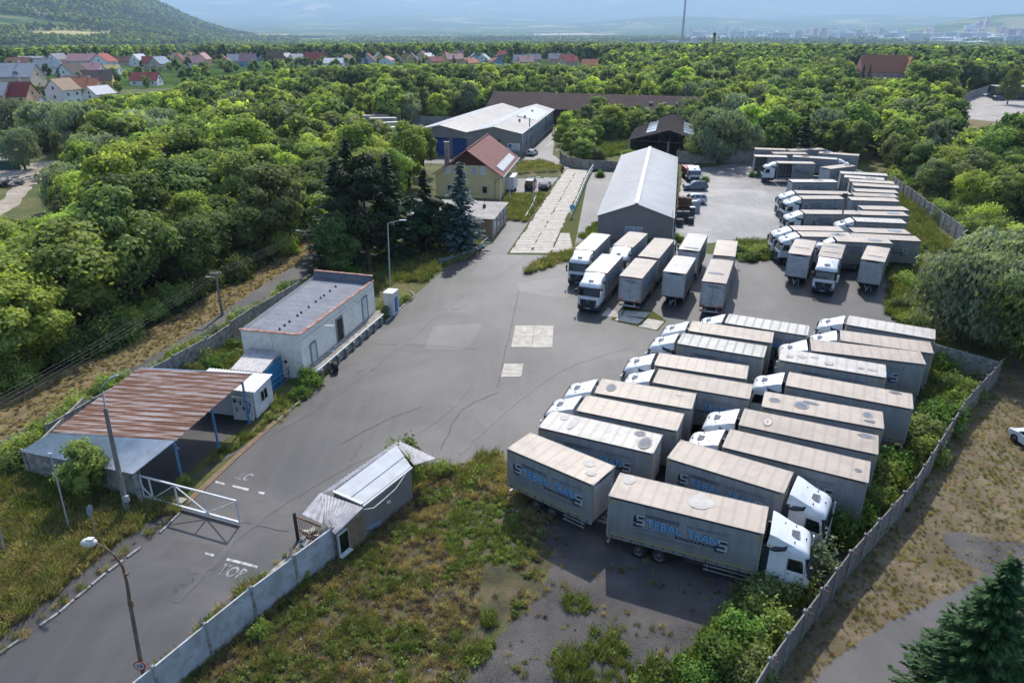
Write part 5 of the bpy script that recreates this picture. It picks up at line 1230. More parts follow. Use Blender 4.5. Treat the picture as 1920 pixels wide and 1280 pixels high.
# grey hall
def hall(name, label, fl, fr, bl, br_, ze, ridges, zr, mw, mr, over=.25, mside=None):
 root = empty(name, tuple((V(*fl, 0) + V(*br_, 0)) / 2), 0, label, 'building')
 FL, FR, BL, BR = V(*fl, 0), V(*fr, 0), V(*bl, 0), V(*br_, 0)
 s = MB(); vs = [0.0]
 # gable profile along the front: list of (t, z)
 prof_ = []
 k = len(ridges)
 for i, t in enumerate(ridges): prof_ += [(i / k, ze), (t, zr)]
 prof_.append((1.0, ze))
 for (P0, P1, flip) in ((FL, FR, 0), (BL, BR, 1)):
  s = MB()
  for (t0, z0), (t1, z1) in zip(prof_, prof_[1:]):
   a, b = P0.lerp(P1, t0), P0.lerp(P1, t1); q = [(a.x, a.y, 0), (b.x, b.y, 0), (b.x, b.y, z1), (a.x, a.y, z0)]
   s.add(q if not flip else q[::-1], [(0, 1, 2, 3)])
  RB(s, 'gable_wall', mw, root)
 s = MB(); wallq(s, FR, BR, 0, ze); RB(s, 'side_wall', mside or mw, root); s = MB(); wallq(s, BL, FL, 0, ze); RB(s, 'side_wall', mw, root)
 dF = (FR - FL).normalized(); dB = (BL - FL).normalized()
 for i, ((t0, z0), (t1, z1)) in enumerate(zip(prof_, prof_[1:])):
  a, b, c_, d_ = FL.lerp(FR, t0), FL.lerp(FR, t1), BL.lerp(BR, t1), BL.lerp(BR, t0)
  ea = dF * -over if i == 0 else V(0,0,0); eb_ = dF * over if i == len(prof_) - 2 else V(0,0,0)
  s = MB(); up = .06
  P = [V(a.x, a.y, z0 + up) + ea - dB * over, V(b.x, b.y, z1 + up) + eb_ - dB * over, V(c_.x, c_.y, z1 + up) + eb_ + dB * over, V(d_.x, d_.y, z0 + up) + ea + dB * over]
  s.slab(P, .08)
  L = (P[3] - P[0]).length; n = int(L / 1.05)
  for k2 in range(1, n): s.bar(P[0].lerp(P[3], k2 / n) + V(0, 0, .004), P[1].lerp(P[2], k2 / n) + V(0, 0, .004), .03, .02)
  RB(s, 'roof_slope', mr[i % len(mr)], root)
 return root, FL, FR, BL, BR, prof_
hg, FL, FR, BL, BR, pf = hall('storage_hall', 'long grey storage hall with a pale ribbed gable roof in the yard', (12.75, 104.3), (23.5, 102.7), (23.9, 158.2), (35.2, 155.4), 3.5, [.5], 5.5, M_CLAD, [M_ROOFL])
s = MB(); a, b = FL.lerp(FR, .5), BL.lerp(BR, .5); s.bar(V(a.x, a.y - .3, 5.66), V(b.x, b.y, 5.66), .55, .06); RB(s, 'ridge_cap', M_WHITEP, hg)
s = MB(); c = FL.lerp(FR, .49); s.box((c.x, c.y - .06, 1.3), (2.6, .06, 1.5), math.atan2((FR-FL).y, (FR-FL).x)); fo = RB(s, 'window', M_ZINC, hg)
s = MB(); s.box((c.x - .65, c.y + .0, 1.3), (1.15, .2, 1.3), math.atan2((FR-FL).y, (FR-FL).x)); s.box((c.x + .65, c.y - .19, 1.3), (1.15, .2, 1.3), math.atan2((FR-FL).y, (FR-FL).x)); mo('pane', s.mesh('pane', M_WINW), fo)
s = MB(); s.tube([FR + V(.12, -.1, 3.4), FR + V(.12, -.1, 0)], .07, 6); s.tube([FR + V(-.2, -.35, 3.5), FR + V(-.2, -.35, 4.9)], .04, 6); RB(s, 'downpipe', M_ZINC, hg)
for k in range(26):
 s = MB(); p = FR.lerp(BR, k / 25) + V(.5, 0, 0); s.box((p.x, p.y, 1.3), (.07, .07, 2.6)); RB(s, 'side_post', M_RUSTBAR if k % 3 else M_ZINC, hg)
# double hall
dh, FL, FR, BL, BR, pf = hall('double_hall', 'grey double gable warehouse with blue roller doors behind the yellow house', (-24.3, 182.5), (2.3, 176.6), (-8.5, 237.0), (12.9, 231.5), 5.6, [.25, .75], 7.1, M_CLAD, [M_ROOFL, M_ROOFB, M_ROOFL, M_ROOFB], .3, M_CLAD_B)
fa = math.atan2((FR-FL).y, (FR-FL).x)
def on(P, Q, t, off, z): a = P.lerp(Q, t); n_ = (Q - P).normalized(); n_ = V(n_.y, -n_.x, 0); return V(a.x + n_.x * off, a.y + n_.y * off, z)
for t in (.27, .43):
 s = MB(); s.box(on(FL, FR, t, .06, 2.1), (3.6, .1, 4.2), fa); fo = RB(s, 'roller_door', M_DOORB, dh)
 s = MB()
 for q in range(6): s.box(on(FL, FR, t, .13, .4 + .65 * q), (3.5, .04, .05), fa)
 s.box(on(FL, FR, t, .13, 4.15), (3.7, .08, .14), fa); mo('door_rib', s.mesh('door_rib', M_NAVY), fo)
s = MB(); s.box(on(FL, FR, .765, .05, 2.6), (2.4, .08, 3.0), fa); RB(s, 'doorway', M_DARKIN, dh)
s = MB(); s.box(on(FL, FR, .93, .1, 2.5), (3.0, .1, 1.7), fa); fo = RB(s, 'sign_board', M_WHITEP, dh)
s = MB(); c = on(FL, FR, .895, .17, 2.7); s.box(c, (.55, .02, .8), fa); s.box(on(FL, FR, .91, .17, 2.95), (.5, .02, .22), fa); s.box(on(FL, FR, .91, .17, 2.45), (.5, .02, .2), fa)
s.box(on(FL, FR, .945, .17, 2.7), (1.0, .02, .12), fa); s.box(on(FL, FR, .93, .17, 1.9), (2.5, .02, .1), fa); mo('logo', s.mesh('logo', M_DOORB), fo)
sa = math.atan2((BR-FR).y, (BR-FR).x)
for k in range(12):
 t = .03 + k * .078; s = MB(); s.box(on(FR, BR, t, .05, 4.3), (2.1, .08, 1.6), sa); fo = RB(s, 'window', M_ZINC, dh); s = MB(); s.box(on(FR, BR, t, .1, 4.3), (1.9, .04, 1.4), sa); mo('pane', s.mesh('pane', M_WINW), fo)
s = MB(); s.bar(on(FR, BR, 0, .15, 1.0), on(FR, BR, 1, .15, 1.0), .15, .25)
for t in (.12, .25, .7): s.bar(on(FR, BR, t, .1, 0), on(FR, BR, t, .1, 5.6), .2, .2)
RB(s, 'wall_band', M_CLAD_B, dh)
for (px, py) in ((998, 208), (984, 218.5), (974, 225)):
 c = G(px, py, 6.9); s = MB(); s.cyl(V(c.x, c.y, 6.3), V(c.x, c.y, 7.2), .3, 8); RB(s, 'roof_vent', M_TRIMG, dh)
c = G(993, 236, 6.3); s = MB(); s.cyl(V(c.x, c.y, 6.0), V(c.x, c.y, 8.2), .14, 8); RB(s, 'flue', M_TRIMG, dh)
s = MB(); P = [G(989, 200, 6.8), G(1029, 208, 6.0), G(1010, 224, 6.0), G(967, 214.5, 6.8)]; M_SHEETB = pm('blue_grey_roof_sheet', (.22, .28, .36), (.27, .33, .4), .4, .5, .4, coord='World'); 
# blue-grey section of the right hand slope, laid 20 mm above the sheets
a_, b_ = FL.lerp(FR, .75), BL.lerp(BR, .75)
q0, q1, q2, q3 = a_.lerp(b_, .42), FR.lerp(BR, .46), FR.lerp(BR, .86), a_.lerp(b_, .86)
s.slab([V(q0.x + .6, q0.y, 7.16 - .1 + .12), V(q1.x - .3, q1.y, 5.66 + .17), V(q2.x - .3, q2.y, 5.66 + .17), V(q3.x + .6, q3.y, 7.18)], .05); RB(s, 'blue_roof_section', M_SHEETB, dh)
# yellow house
yh = empty('yellow_house', (-7.5, 142, 0), 0, 'yellow two storey house with a red brown gable roof', 'house')
y0, y1, y2, y3 = V(-14.2, 133.6, 0), V(-2.1, 131.4, 0), V(.9, 151.5, 0), V(-11.0, 153.5, 0)
def hp(t, base0=y0, base1=y1): return base0.lerp(base1, t)
s = MB(); zt = 4.2; zc = 6.0; zr = 8.6; tc = .5 * (zc - zt) / (zr - zt)
for (P0, P1) in ((y0, y1), (y3, y2)):
 q = [P0, P1]; L_ = [(P0.x, P0.y, 0), (P1.x, P1.y, 0), (P1.x, P1.y, zt), (P0.lerp(P1, 1 - tc).x, P0.lerp(P1, 1 - tc).y, zc), (P0.lerp(P1, tc).x, P0.lerp(P1, tc).y, zc), (P0.x, P0.y, zt)]
 s.add(L_, [tuple(range(6))])
wallq(s, y1, y2, 0, zt); wallq(s, y3, y0, 0, zt); RB(s, 'wall', M_YELP, yh)
s = MB()
for (P0, P1, o_) in ((y0, y1, -.05), (y3, y2, .05)):
 a, b, m_ = P0.lerp(P1, tc), P0.lerp(P1, 1 - tc), P0.lerp(P1, .5); s = MB(); s.add([(a.x, a.y + o_, zc - .05), (b.x, b.y + o_, zc - .05), (m_.x, m_.y + o_, zr)], [(0, 1, 2)]); RB(s, 'gable_cladding', M_BROWNW, yh)
rf, rb = y0.lerp(y1, .5), y3.lerp(y2, .5); dv = (y3 - y0).normalized(); du = (y1 - y0).normalized()
for sg, (e0, e1) in ((1, (y1, y2)), (-1, (y0, y3))):
 s = MB(); s.slab([V(rf.x, rf.y, zr + .15) - dv * .6, V(e0.x, e0.y, zt - .1) - dv * .6 + du * sg * .6, V(e1.x, e1.y, zt - .1) + dv * .6 + du * sg * .6, V(rb.x, rb.y, zr + .15) + dv * .6], .15); RB(s, 'roof_slope', M_TILE, yh)
s = MB(); s.bar(V(rf.x, rf.y, zr + .2) - dv * .6, V(rb.x, rb.y, zr + .2) + dv * .6, .3, .16); RB(s, 'ridge_tile', M_BROWNW, yh)
s = MB(); e0 = y1 + du * .68 - dv * .6; e1 = y2 + du * .68 + dv * .6; s.bar(V(e0.x, e0.y, zt - .12), V(e1.x, e1.y, zt - .12), .16, .14); s.tube([V(e0.x - .2, e0.y + .5, zt - .2), V(y1.x - 1.0, y1.y - .1, zt - .8), V(y1.x - 1.1, y1.y, 0)], .07, 6); RB(s, 'gutter', M_TRIMG, yh)
# ribbed skylight strip on the right slope
def slope(t, v, up=.2):    # v 0 ridge, 1 eave
 a = rf.lerp(rb, t); b = y1.lerp(y2, t) + du * .6; p = a.lerp(b, v); p.z = (zr + .15) * (1 - v) + (zt - .1) * v + up; return p
for k in range(24):
 t0 = .12 + .76 * k / 24; s = MB(); s.slab([slope(t0, .74), slope(t0, .92), slope(t0 + .024, .92), slope(t0 + .024, .74)], .06); RB(s, 'snow_slat', M_WHITEP, yh)
s = MB(); s.slab([slope(.11, .73, .1), slope(.11, .93, .1), slope(.89, .93, .1), slope(.89, .73, .1)], .05); RB(s, 'slat_bed', M_CLAD_B, yh)
fy = math.atan2(du.y, du.x)
for t, z, w_, h_, mt in ((.19, 5.0, 1.0, 1.3, M_WHITEP), (.34, 5.0, 1.0, 1.3, M_WHITEP), (.60, 5.0, 1.0, 1.3, M_WINW), (.745, 5.0, 1.0, 1.3, M_WHITEP), (.76, 1.6, .95, 1.3, M_GLASS), (.22, 1.6, .95, 1.3, M_GLASS)):
 s = MB(); s.box(on(y0, y1, t, .04, z), (w_ + .2, .08, h_ + .2), fy); fo = RB(s, 'window', M_WHITEP, yh); s = MB(); s.box(on(y0, y1, t, .09, z), (w_ - .1, .04, h_ - .1), fy); mo('pane', s.mesh('pane', mt), fo)
s = MB(); c = G(840 + 4, 300, 6); s.box((-12.6, 141, 6.6), (.9, .9, 4.4)); s.box((-12.6, 141, 8.85), (1.05, 1.05, .15)); RB(s, 'chimney', M_OLDCONC, yh)
s = MB(); s.cyl(V(-8.2, 141, 8.4), V(-8.2, 141, 10.2), .06, 6); s.bar(V(-9.0, 141, 9.6), V(-7.4, 141, 9.6), .06); RB(s, 'antenna', M_TRIMG, yh)
# low shed
ls = empty('low_shed', (-9, 110, 0), 0, 'low tan boarded shed with a white panel roof behind the dark conifers', 'shed')
l1, l2 = V(-2.9, 104.7, 0), V(-.8, 115.4, 0); ld = (l2 - l1).normalized(); ln_ = V(-ld.y, ld.x, 0); l0, l3 = l1 + ln_ * 17, l2 + ln_ * 17
for i in range(11):      # horizontal boards on the front and on the side facing the road
 s = MB(); a, b = l0 + ln_ * 0, l1; s.bar(V(a.x, a.y - .05, .13 + i * .25), V(b.x, b.y - .05, .13 + i * .25), .06, .235); RB(s, 'board', M_TAN, ls)
s = MB()
for p, q in ((l0, l1), (l1, l2), (l2, l3), (l3, l0)): wallq(s, p, q, 0, 2.8)
RB(s, 'wall', pm('pale_panel_wall', (.5, .4, .3), (.42, .34, .26), 1), ls)
for i in range(6):
 for j in range(2):
  e = .004 * ((i + j) % 2); a = l0.lerp(l1, i / 6) ; b = l0.lerp(l1, (i + 1) / 6); c_ = l3.lerp(l2, (i + 1) / 6); d_ = l3.lerp(l2, i / 6)
  t0, t1 = j / 2, (j + 1) / 2; s = MB(); off = V(0, -.3, 0) if j == 0 else V(0, .3, 0)
  s.slab([a.lerp(d_, t0) + V(0, -.3 * (j == 0), 2.95 + e), b.lerp(c_, t0) + V(.03 + .3 * (i == 5) - .06, -.3 * (j == 0), 2.95 + e), b.lerp(c_, t1) + V(-.03 + .3 * (i == 5), .3 * (j == 1) - .04, 2.95 + e), a.lerp(d_, t1) + V(0, .3 * (j == 1) - .04, 2.95 + e)], .08)
  RB(s, 'roof_panel', M_SLAB if 0 else M_PALEYARD, ls)
la = math.atan2(ld.y, ld.x)
for t in (.12, .36, .6, .84):
 s = MB(); s.box(on(l1, l2, t, .05, 1.7), (1.5, .07, 1.3), la); fo = RB(s, 'window', M_WHITEP, ls); s = MB(); s.box(on(l1, l2, t, .1, 1.7), (1.2, .04, 1.0), la); mo('pane', s.mesh('pane', M_WINW), fo)
 s = MB(); s.box(on(l1, l2, t + .12, .04, 1.4), (.12, .07, 2.7), la); RB(s, 'pilaster', M_TAN, ls)
for q, lab in (((908, 388), 'black roof vent nearest the middle of the low shed roof'), ((921, 398), 'fallen black pipe lying on the low shed roof')):
 pass
s = MB(); c = G(908, 389, 3); s.cyl(V(c.x, c.y, 2.95), V(c.x, c.y, 3.5), .25, 8); s.cyl(V(c.x, c.y, 3.5), V(c.x + .1, c.y, 4.6), .04, 6); RB(s, 'roof_vent', M_CHASSIS, ls)
# brown long shed, black truss shed
def simple_gable(name, label, cat, f0, f1, b0, b1, ze, zr, mw, mr, long_ridge=True):
 root = empty(name, tuple((V(*f0, 0) + V(*b1, 0)) / 2), 0, label, cat); F0, F1, B0_, B1_ = V(*f0, 0), V(*f1, 0), V(*b0, 0), V(*b1, 0)
 s = MB(); m0, m1_ = F0.lerp(B0_, .5), F1.lerp(B1_, .5)
 wallq(s, F0, F1, 0, ze); wallq(s, B1_, B0_, 0, ze)
 for a, b, m_, fl in ((F1, B1_, m1_, 0), (B0_, F0, m0, 0)): s.add([(a.x, a.y, 0), (b.x, b.y, 0), (b.x, b.y, ze), (m_.x, m_.y, zr), (a.x, a.y, ze)], [(0, 1, 2, 3, 4)])
 RB(s, 'wall', mw, root); o_ = (F0 - B0_).normalized() * .5
 s = MB(); s.slab([V(F0.x, F0.y, ze - .1) + o_, V(F1.x, F1.y, ze - .1) + o_, V(m1_.x, m1_.y, zr + .05), V(m0.x, m0.y, zr + .05)], .12); RB(s, 'roof_slope', mr, root)
 s = MB(); s.slab([V(B0_.x, B0_.y, ze - .1) - o_, V(m0.x, m0.y, zr + .05), V(m1_.x, m1_.y, zr + .05), V(B1_.x, B1_.y, ze - .1) - o_], .12); RB(s, 'roof_slope', mr, root)
 return root
M_BRNR = pm('dark_brown_roof', (.05, .03, .03), (.075, .045, .042), .3, .85, .15, coord='World')
bs = simple_gable('brown_shed', 'very long dark brown barn half hidden behind the trees', 'barn', (-8.6, 247), (56.5, 226), (-3.5, 262), (61, 241), 5, 9.2, M_BRNR, M_BRNR)
for t in (.78, .84, .9): 
 a = V(-8.6, 247, 5).lerp(V(56.5, 226, 5), t); s = MB(); s.box((a.x + 1.2, a.y + 3.6, 7.1), (1.2, .3, 1.0), 0, 0, 0, R(28)); RB(s, 'skylight', M_WINW, bs)
bl_ = empty('truss_shed', (37, 190, 0), 0, 'black roofed open shed with timber roof trusses and glass roof strips', 'shed')
t0, t1 = V(28.6, 180, 0), V(46.5, 172.5, 0); tb = V(8.6, 38, 0)
ap = t0.lerp(t1, .5)
for sg, (e, ) in ((0, (t0,)), (1, (t1,))):
 s = MB(); q = [V(ap.x, ap.y, 6.6), V(e.x, e.y, 3.9), V(e.x, e.y, 3.9) + tb, V(ap.x, ap.y, 6.6) + tb]; s.slab(q, .12)
 for k in range(1, 26): s.bar(q[0].lerp(q[3], k / 26) + V(0, 0, .03), q[1].lerp(q[2], k / 26) + V(0, 0, .03), .08, .08)
 RB(s, 'roof_slope', M_BLACKR, bl_)
 for k in range(4):
  f0, f1 = .1 + .14 * k, .22 + .14 * k; s = MB(); s.slab([q[0].lerp(q[1], .35).lerp(q[3].lerp(q[2], .35), f0) + V(0, 0, .13), q[0].lerp(q[1], .6).lerp(q[3].lerp(q[2], .6), f0) + V(0, 0, .13), q[0].lerp(q[1], .6).lerp(q[3].lerp(q[2], .6), f1) + V(0, 0, .13), q[0].lerp(q[1], .35).lerp(q[3].lerp(q[2], .35), f1) + V(0, 0, .13)], .05); RB(s, 'glass_strip', M_WINW, bl_)
for j in range(4):
 o_ = tb * (j / 3); s = MB(); s.bar(t0 + o_ + V(0, 0, 3.7), t1 + o_ + V(0, 0, 3.7), .2, .25); s.bar(t0 + o_ + V(0, 0, 3.7), ap + o_ + V(0, 0, 6.4), .2, .22); s.bar(ap + o_ + V(0, 0, 6.4), t1 + o_ + V(0, 0, 3.7), .2, .22)
 for k in range(1, 8):
  a = t0.lerp(t1, k / 8) + o_; zz = 3.7 + 2.7 * (1 - abs(k / 8 - .5) * 2); s.bar(V(a.x, a.y, 3.7), V(a.x, a.y, zz), .12); b = t0.lerp(t1, (k + (1 if k < 4 else -1)) / 8) + o_; s.bar(V(a.x, a.y, zz), V(b.x, b.y, 3.7), .1)
 RB(s, 'roof_truss', M_CHASSIS, bl_)
 for t in (0, .5, 1):
  s = MB(); a = t0.lerp(t1, t) + o_; s.box((a.x, a.y, 1.9), (.4, .4, 3.8)); RB(s, 'pillar', M_OLDCONC, bl_)
s = MB(); wallq(s, t1 + tb, t0 + tb, 0, 3.8); wallq(s, t0 + tb, t0 + tb * .2, 0, 2.5); RB(s, 'rear_wall', M_CHASSIS, bl_)
# roofless frame near the trees
fr_ = empty('old_frame', tuple(G(1172, 250)), 0, 'small ruined concrete frame with a brown top beside the truss shed', 'ruin')
s = MB(); s.box((0, 0, 3.4), (4.6, 3, .3)); s.build('top_slab', M_BROWNW, fr_)
for x in (-2, 2): s = MB(); s.box((x, 0, 1.65), (.5, .5, 3.3)); s.build('pillar', M_OLDCONC, fr_)
# ------------------------------------------------------------------ walls and fences
def panel_wall(name, label, path, hgt_, step, mt, boards=3, mpost=M_CONC, arm=0, cat='wall', post=(.16, .16), jit=.06, topfun=None):
 root = empty(name, tuple(path[0]), 0, label, cat); rnd = random.Random(len(label)); o = path[0]
 L = [0]
 for a, b in zip(path, path[1:]): L.append(L[-1] + (b - a).length)
 def at(d_):
  for i in range(len(path) - 1):
   if d_ <= L[i+1] + 1e-6: return path[i].lerp(path[i+1], (d_ - L[i]) / max(1e-6, L[i+1] - L[i]))
  return path[-1]
 n = max(1, round(L[-1] / step)); tops = [hgt_ + rnd.uniform(-jit, jit) for _ in range(n)]
 meshes = {}
 for i in range(n):
  a, b = at(L[-1] * i / n), at(L[-1] * (i + 1) / n); dd = (b - a); l = dd.length; ang = math.atan2(dd.y, dd.x); c = (a + b) / 2
  lean = rnd.uniform(-.012, .012); bh = tops[i] / boards
  for k in range(boards):
   s = MB(); s.box((0, 0, bh / 2), (l - .05, .07, bh - .02))
   if boards == 1: s.box((0, 0, bh), (l - .06, .1, .05))
   s.build('panel' if boards == 1 else 'board', mt, root, (c.x - o.x + rnd.uniform(-.01, .01), c.y - o.y, k * bh), (lean, 0, ang))
 for i in range(n + 1):
  p = at(L[-1] * i / n); q = at(min(L[-1], L[-1] * i / n + .1)); r_ = at(max(0, L[-1] * i / n - .1)); ang = math.atan2((q - r_).y, (q - r_).x)
  s = MB(); zt = max(tops[max(0, i-1)], tops[min(n-1, i)]) + .12; s.box((0, 0, zt / 2), (post[0], post[1], zt))
  if arm: s.bar((0, 0, zt), (0, arm, zt + .35), .05); 
  if arm and i % 3: s.bar((0, 0, zt - .05), (0, arm * 1.6, zt - .02), .03, .03, 1)
  s.build('post', [mpost, M_RUSTBAR], root, (p.x - o.x, p.y - o.y, 0), (rnd.uniform(-.01, .01), 0, ang))
 return root
M_WALLW = pm('bluish_white_wall_paint', (.50, .53, .56), (.38, .39, .39), .9, .85, .2, coord='World', c3=(.3, .28, .23), s3=1.6, k3=.55, bmp=.2)
M_PANEL = pm('grey_precast_concrete', (.30, .27, .24), (.22, .20, .18), 1.3, .9, .15, coord='World', c3=(.13, .12, .1), s3=4, k3=.5, bmp=.4, bscale=12)
panel_wall('front_wall_fence', 'bluish white panel wall running along the road in the foreground', [V(-19.4, 19.0, 0), V(-17.1, 23.0, 0), V(-14.0, 28.7, 0), V(-10.55, 34.0, 0)], 2.15, 3.1, M_WALLW, 1, M_CONC, .22, 'wall', (.14, .2), .03)
panel_wall('boundary_wall', 'precast concrete board wall along the right side of the lorry yard', [V(9.5, 21.5, 0), V(12.4, 25.0, 0), V(19.0, 32.0, 0), V(26.2, 38.9, 0), V(36.1, 50.1, 0), V(43.2, 57.0, 0)], 2.0, 2.05, M_PANEL, 3, M_CONC, -.25, 'wall', (.16, .2), .07)
panel_wall('corner_wall', 'stained concrete wall at the yard corner under the big willow', [V(43.2, 57.0, 0), V(38.0, 62.5, 0), V(37.6, 66, 0)], 2.0, 3.0, M_CONC, 1, M_CONC, 0, 'wall')
panel_wall('road_side_wall', 'old grey panel wall between the white building and the side road', [V(-34.5, 46, 0), V(-32, 54, 0), V(-29.2, 60.6, 0), V(-27.4, 69.2, 0), V(-24.6, 78.2, 0)], 2.1, 4.2, M_CONC, 1, M_CONC, 0, 'wall', (.16, .16), .1)
panel_wall('far_right_wall', 'grey concrete panel wall behind the weedy strip at the far right', gp((1664, 348), (1712, 386), (1755, 420), (1800, 455)), 2.3, 2.6, M_CONC, 1, M_CONC, 0, 'wall', (.2, .2), .1)
panel_wall('far_back_wall', 'dark stained concrete wall behind the far yard', gp((1268, 305), (1340, 306), (1420, 304), (1500, 296)), 2.6, 3.0, M_OLDCONC, 1, M_OLDCONC, 0, 'wall', (.2, .2), .1)
panel_wall('curved_wall', 'curved old concrete wall below the bushes opposite the warehouse', gp((1050, 296), (1052, 306), (1070, 313), (1100, 318), (1140, 320), (1168, 320)), 2.0, 2.6, M_OLDCONC, 1, M_OLDCONC, 0, 'wall', (.2, .2), .12)
panel_wall('low_wall', 'low dark grey wall below the conifers next to the road', gp((825, 498), (850, 490), (880, 480), (900, 470), (916, 452)), .75, 2.4, M_CLAD_B, 1, M_CONC, 0, 'wall', (.2, .2), .08)
panel_wall('pen_wall', 'grey wall behind the broken lorries left of the warehouse', gp((762, 232), (800, 233), (850, 236)), 2.6, 3.5, M_CONC, 1, M_CONC, 0, 'wall', (.2, .2), .05)
panel_wall('upper_yard_wall', 'pale concrete wall at the edge of the pale yard', gp((1805, 193), (1825, 184), (1850, 176)), 3.5, 5, M_CONC, 1, M_CONC, 0, 'wall', (.3, .3), .1)
def railing(label, path, h=1.0, step=2.0, mt=M_ZINC, name='railing', rails=(.5, 1.0), r=.03):
 root = empty(name, tuple(path[0]), 0, label, 'railing'); o = path[0]
 for z in rails:
  for a, b in zip(path, path[1:]):
   s = MB(); s.bar(a + V(0, 0, z * h), b + V(0, 0, z * h), r * 2); RB(s, 'rail', mt, root)
 L = sum((b - a).length for a, b in zip(path, path[1:])); n = max(1, int(L / step))
 for i in range(n + 1):
  d_ = L * i / n; k = 0
  while k < len(path) - 2 and d_ > (path[k+1] - path[k]).length: d_ -= (path[k+1] - path[k]).length; k += 1
  p = path[k].lerp(path[k+1], d_ / (path[k+1] - path[k]).length); s = MB(); s.box((p.x, p.y, h / 2), (r * 2.4, r * 2.4, h)); RB(s, 'post', mt, root)
 return root
railing('long white metal railing along the right edge of the slab road', gp((1069, 412), (1082, 385), (1096, 350), (1104, 332), (1117, 312)), 1.3, 3.0, M_WHITEP, r=.05)
railing('short blue metal railing between the bush and the lean-to', gp((512, 735), (528, 723), (556, 698)), 1.1, 1.2, M_SKYBLUE, rails=(.1, .55, 1.0))
railing('thin grey rail along the parking lot behind the yellow house', gp((955, 335), (990, 332), (1045, 329)), 1.2, 3, M_TRIMG, r=.03)
railing('low white rail across the dry grass plot', gp((985, 412), (998, 390), (1005, 372)), .6, 2.5, M_WHITEP, r=.06)
railing('thin wire fence in front of the grey hall', gp((1120, 455), (1150, 452), (1175, 453), (1262, 458)), 1.6, 3.0, M_TRIMG, r=.02)
# ------------------------------------------------------------------ poles, lamps, wires, signs
def Gy(px, py, y):
 """point of the line of sight through a pixel at world depth y"""
 a = (px - 960) / FPX; b = (640 - py) / FPX
 dy = math.cos(PITCH) + b * math.sin(PITCH); dz = -math.sin(PITCH) + b * math.cos(PITCH); t = y / dy
 return Vector((a * t, y, HC + dz * t))
M_POLEC = pm('grey_brown_pole_concrete', (.28, .25, .22), (.2, .18, .16), 3, .9, .1); M_POLEM = pm('galvanised_pole', (.5, .52, .54), (.42, .44, .46), 2, .45, .5, .3)
M_RUSTP = pm('brown_rusty_pole', (.13, .085, .055), (.2, .13, .085), 2.5, .75, .3, c3=(.3, .24, .18), s3=7, k3=.5)
# foreground lamp with the speed sign
b0 = Gy(277, 1300, 24.7); b0.z = 0; lp = empty('street_lamp', tuple(b0), 0, 'curved brown street lamp with a white head and a round sign, in the foreground', 'street lamp')
pts = [Gy(q[0], q[1], 24.7) - b0 for q in ((277, 1300), (262, 1230), (243, 1125), (238, 1092), (230, 1062), (216, 1042), (198, 1027), (176, 1016))]; pts[0].z = 0
s = MB(); s.tube(pts, [.105, .10, .085, .07, .06, .05, .045, .04], 10); s.build('pole', M_RUSTP, lp)
s = MB(); s.tube([pts[2] + V(0, 0, -.35), pts[2]], .12, 10); s.box(pts[4] + V(.1, -.05, -.35), (.22, .1, .08)); s.build('collar', M_RUSTP, lp)
s = MB(); h_ = pts[-1]; M_HEADW = pm('aged_white_lamp_head', (.72, .71, .68), (.5, .48, .42), 6, .5, .4)
n = 14; rg_ = []
for sc_, z in ((.2, .16), (.75, .12), (1, .02), (1.0, -.03), (.9, -.12), (.5, -.2)): rg_ += [(h_.x - .22 + .36 * sc_ * math.cos(2*math.pi*k/n), h_.y + .22 * sc_ * math.sin(2*math.pi*k/n), h_.z + z) for k in range(n)]
s.add(rg_, [(i*n+k, (i+1)*n+k, (i+1)*n+(k+1)%n, i*n+(k+1)%n) for i in range(5) for k in range(n)] + [tuple(range(n)), tuple(range(5*n, 6*n))[::-1]], 0, True); s.box((h_.x - .12, h_.y, h_.z + .16), (.3, .2, .1)); s.build('lamp_head', M_HEADW, lp)
sgc = Gy(262, 1247, 24.55) - b0
s = MB(); s.cyl(sgc + V(0, 0, 0), sgc + V(0, -.02, 0), .29, 28); o = s.build('sign_disc', M_RED, lp); s = MB(); s.cyl(sgc + V(0, -.015, 0), sgc + V(0, -.03, 0), .22, 28); mo('sign_face', s.mesh('sign_face', M_WHITEP), o)
mo('sign_number', textmesh('10', .3, M_STRAP, .012, align='CENTER'), o, tuple(sgc + V(0, -.034, -.105)), (R(90), 0, 0))
# concrete pole with bent lamp arm beside the gate
def pole(name, label, cat, base, ptsp, radii, mt, depth=None, group=None):
 B_ = G(*base); y = B_.y; r = empty(name, tuple(B_), 0, label, cat, group); P_ = [Gy(q[0], q[1], y) - B_ for q in ptsp]; s = MB(); s.tube([V(0, 0, 0)] + P_, radii, 8); s.build('pole', mt, r); return r, P_
r, P_ = pole('lamp_pole', 'tapered concrete pole with a bent lamp arm, standing beside the gate', 'lamp pole', (240, 965), ((197, 765),), [.19, .12], M_POLEC)
a0_ = P_[0]; y_ = G(240, 965).y; q = [Gy(x, y, y_) - G(240, 965) for x, y in ((197, 765), (193, 735), (192, 724), (202, 713), (210, 708))]
s = MB(); s.tube(q, [.05, .045, .045, .04, .04], 6); s.build('lamp_arm', M_POLEM, r); s = MB(); s.box(q[-1] + V(.1, 0, .06), (.6, .2, .1), 0, 0, R(-25)); s.build('lamp_head', M_POLEM, r)
s = MB(); c = Gy(239, 931, y_) - G(240, 965); s.box(c + V(0, -.18, 0), (.34, .2, .42)); s.build('switch_box', M_POLEM, r); s = MB(); s.tube([c + V(0, -.15, .2), c + V(-.1, -.14, 1.0), (Gy(228, 880, y_) - G(240, 965)) + V(0, -.2, 0)], .025, 5); s.build('conduit', M_POLEM, r)
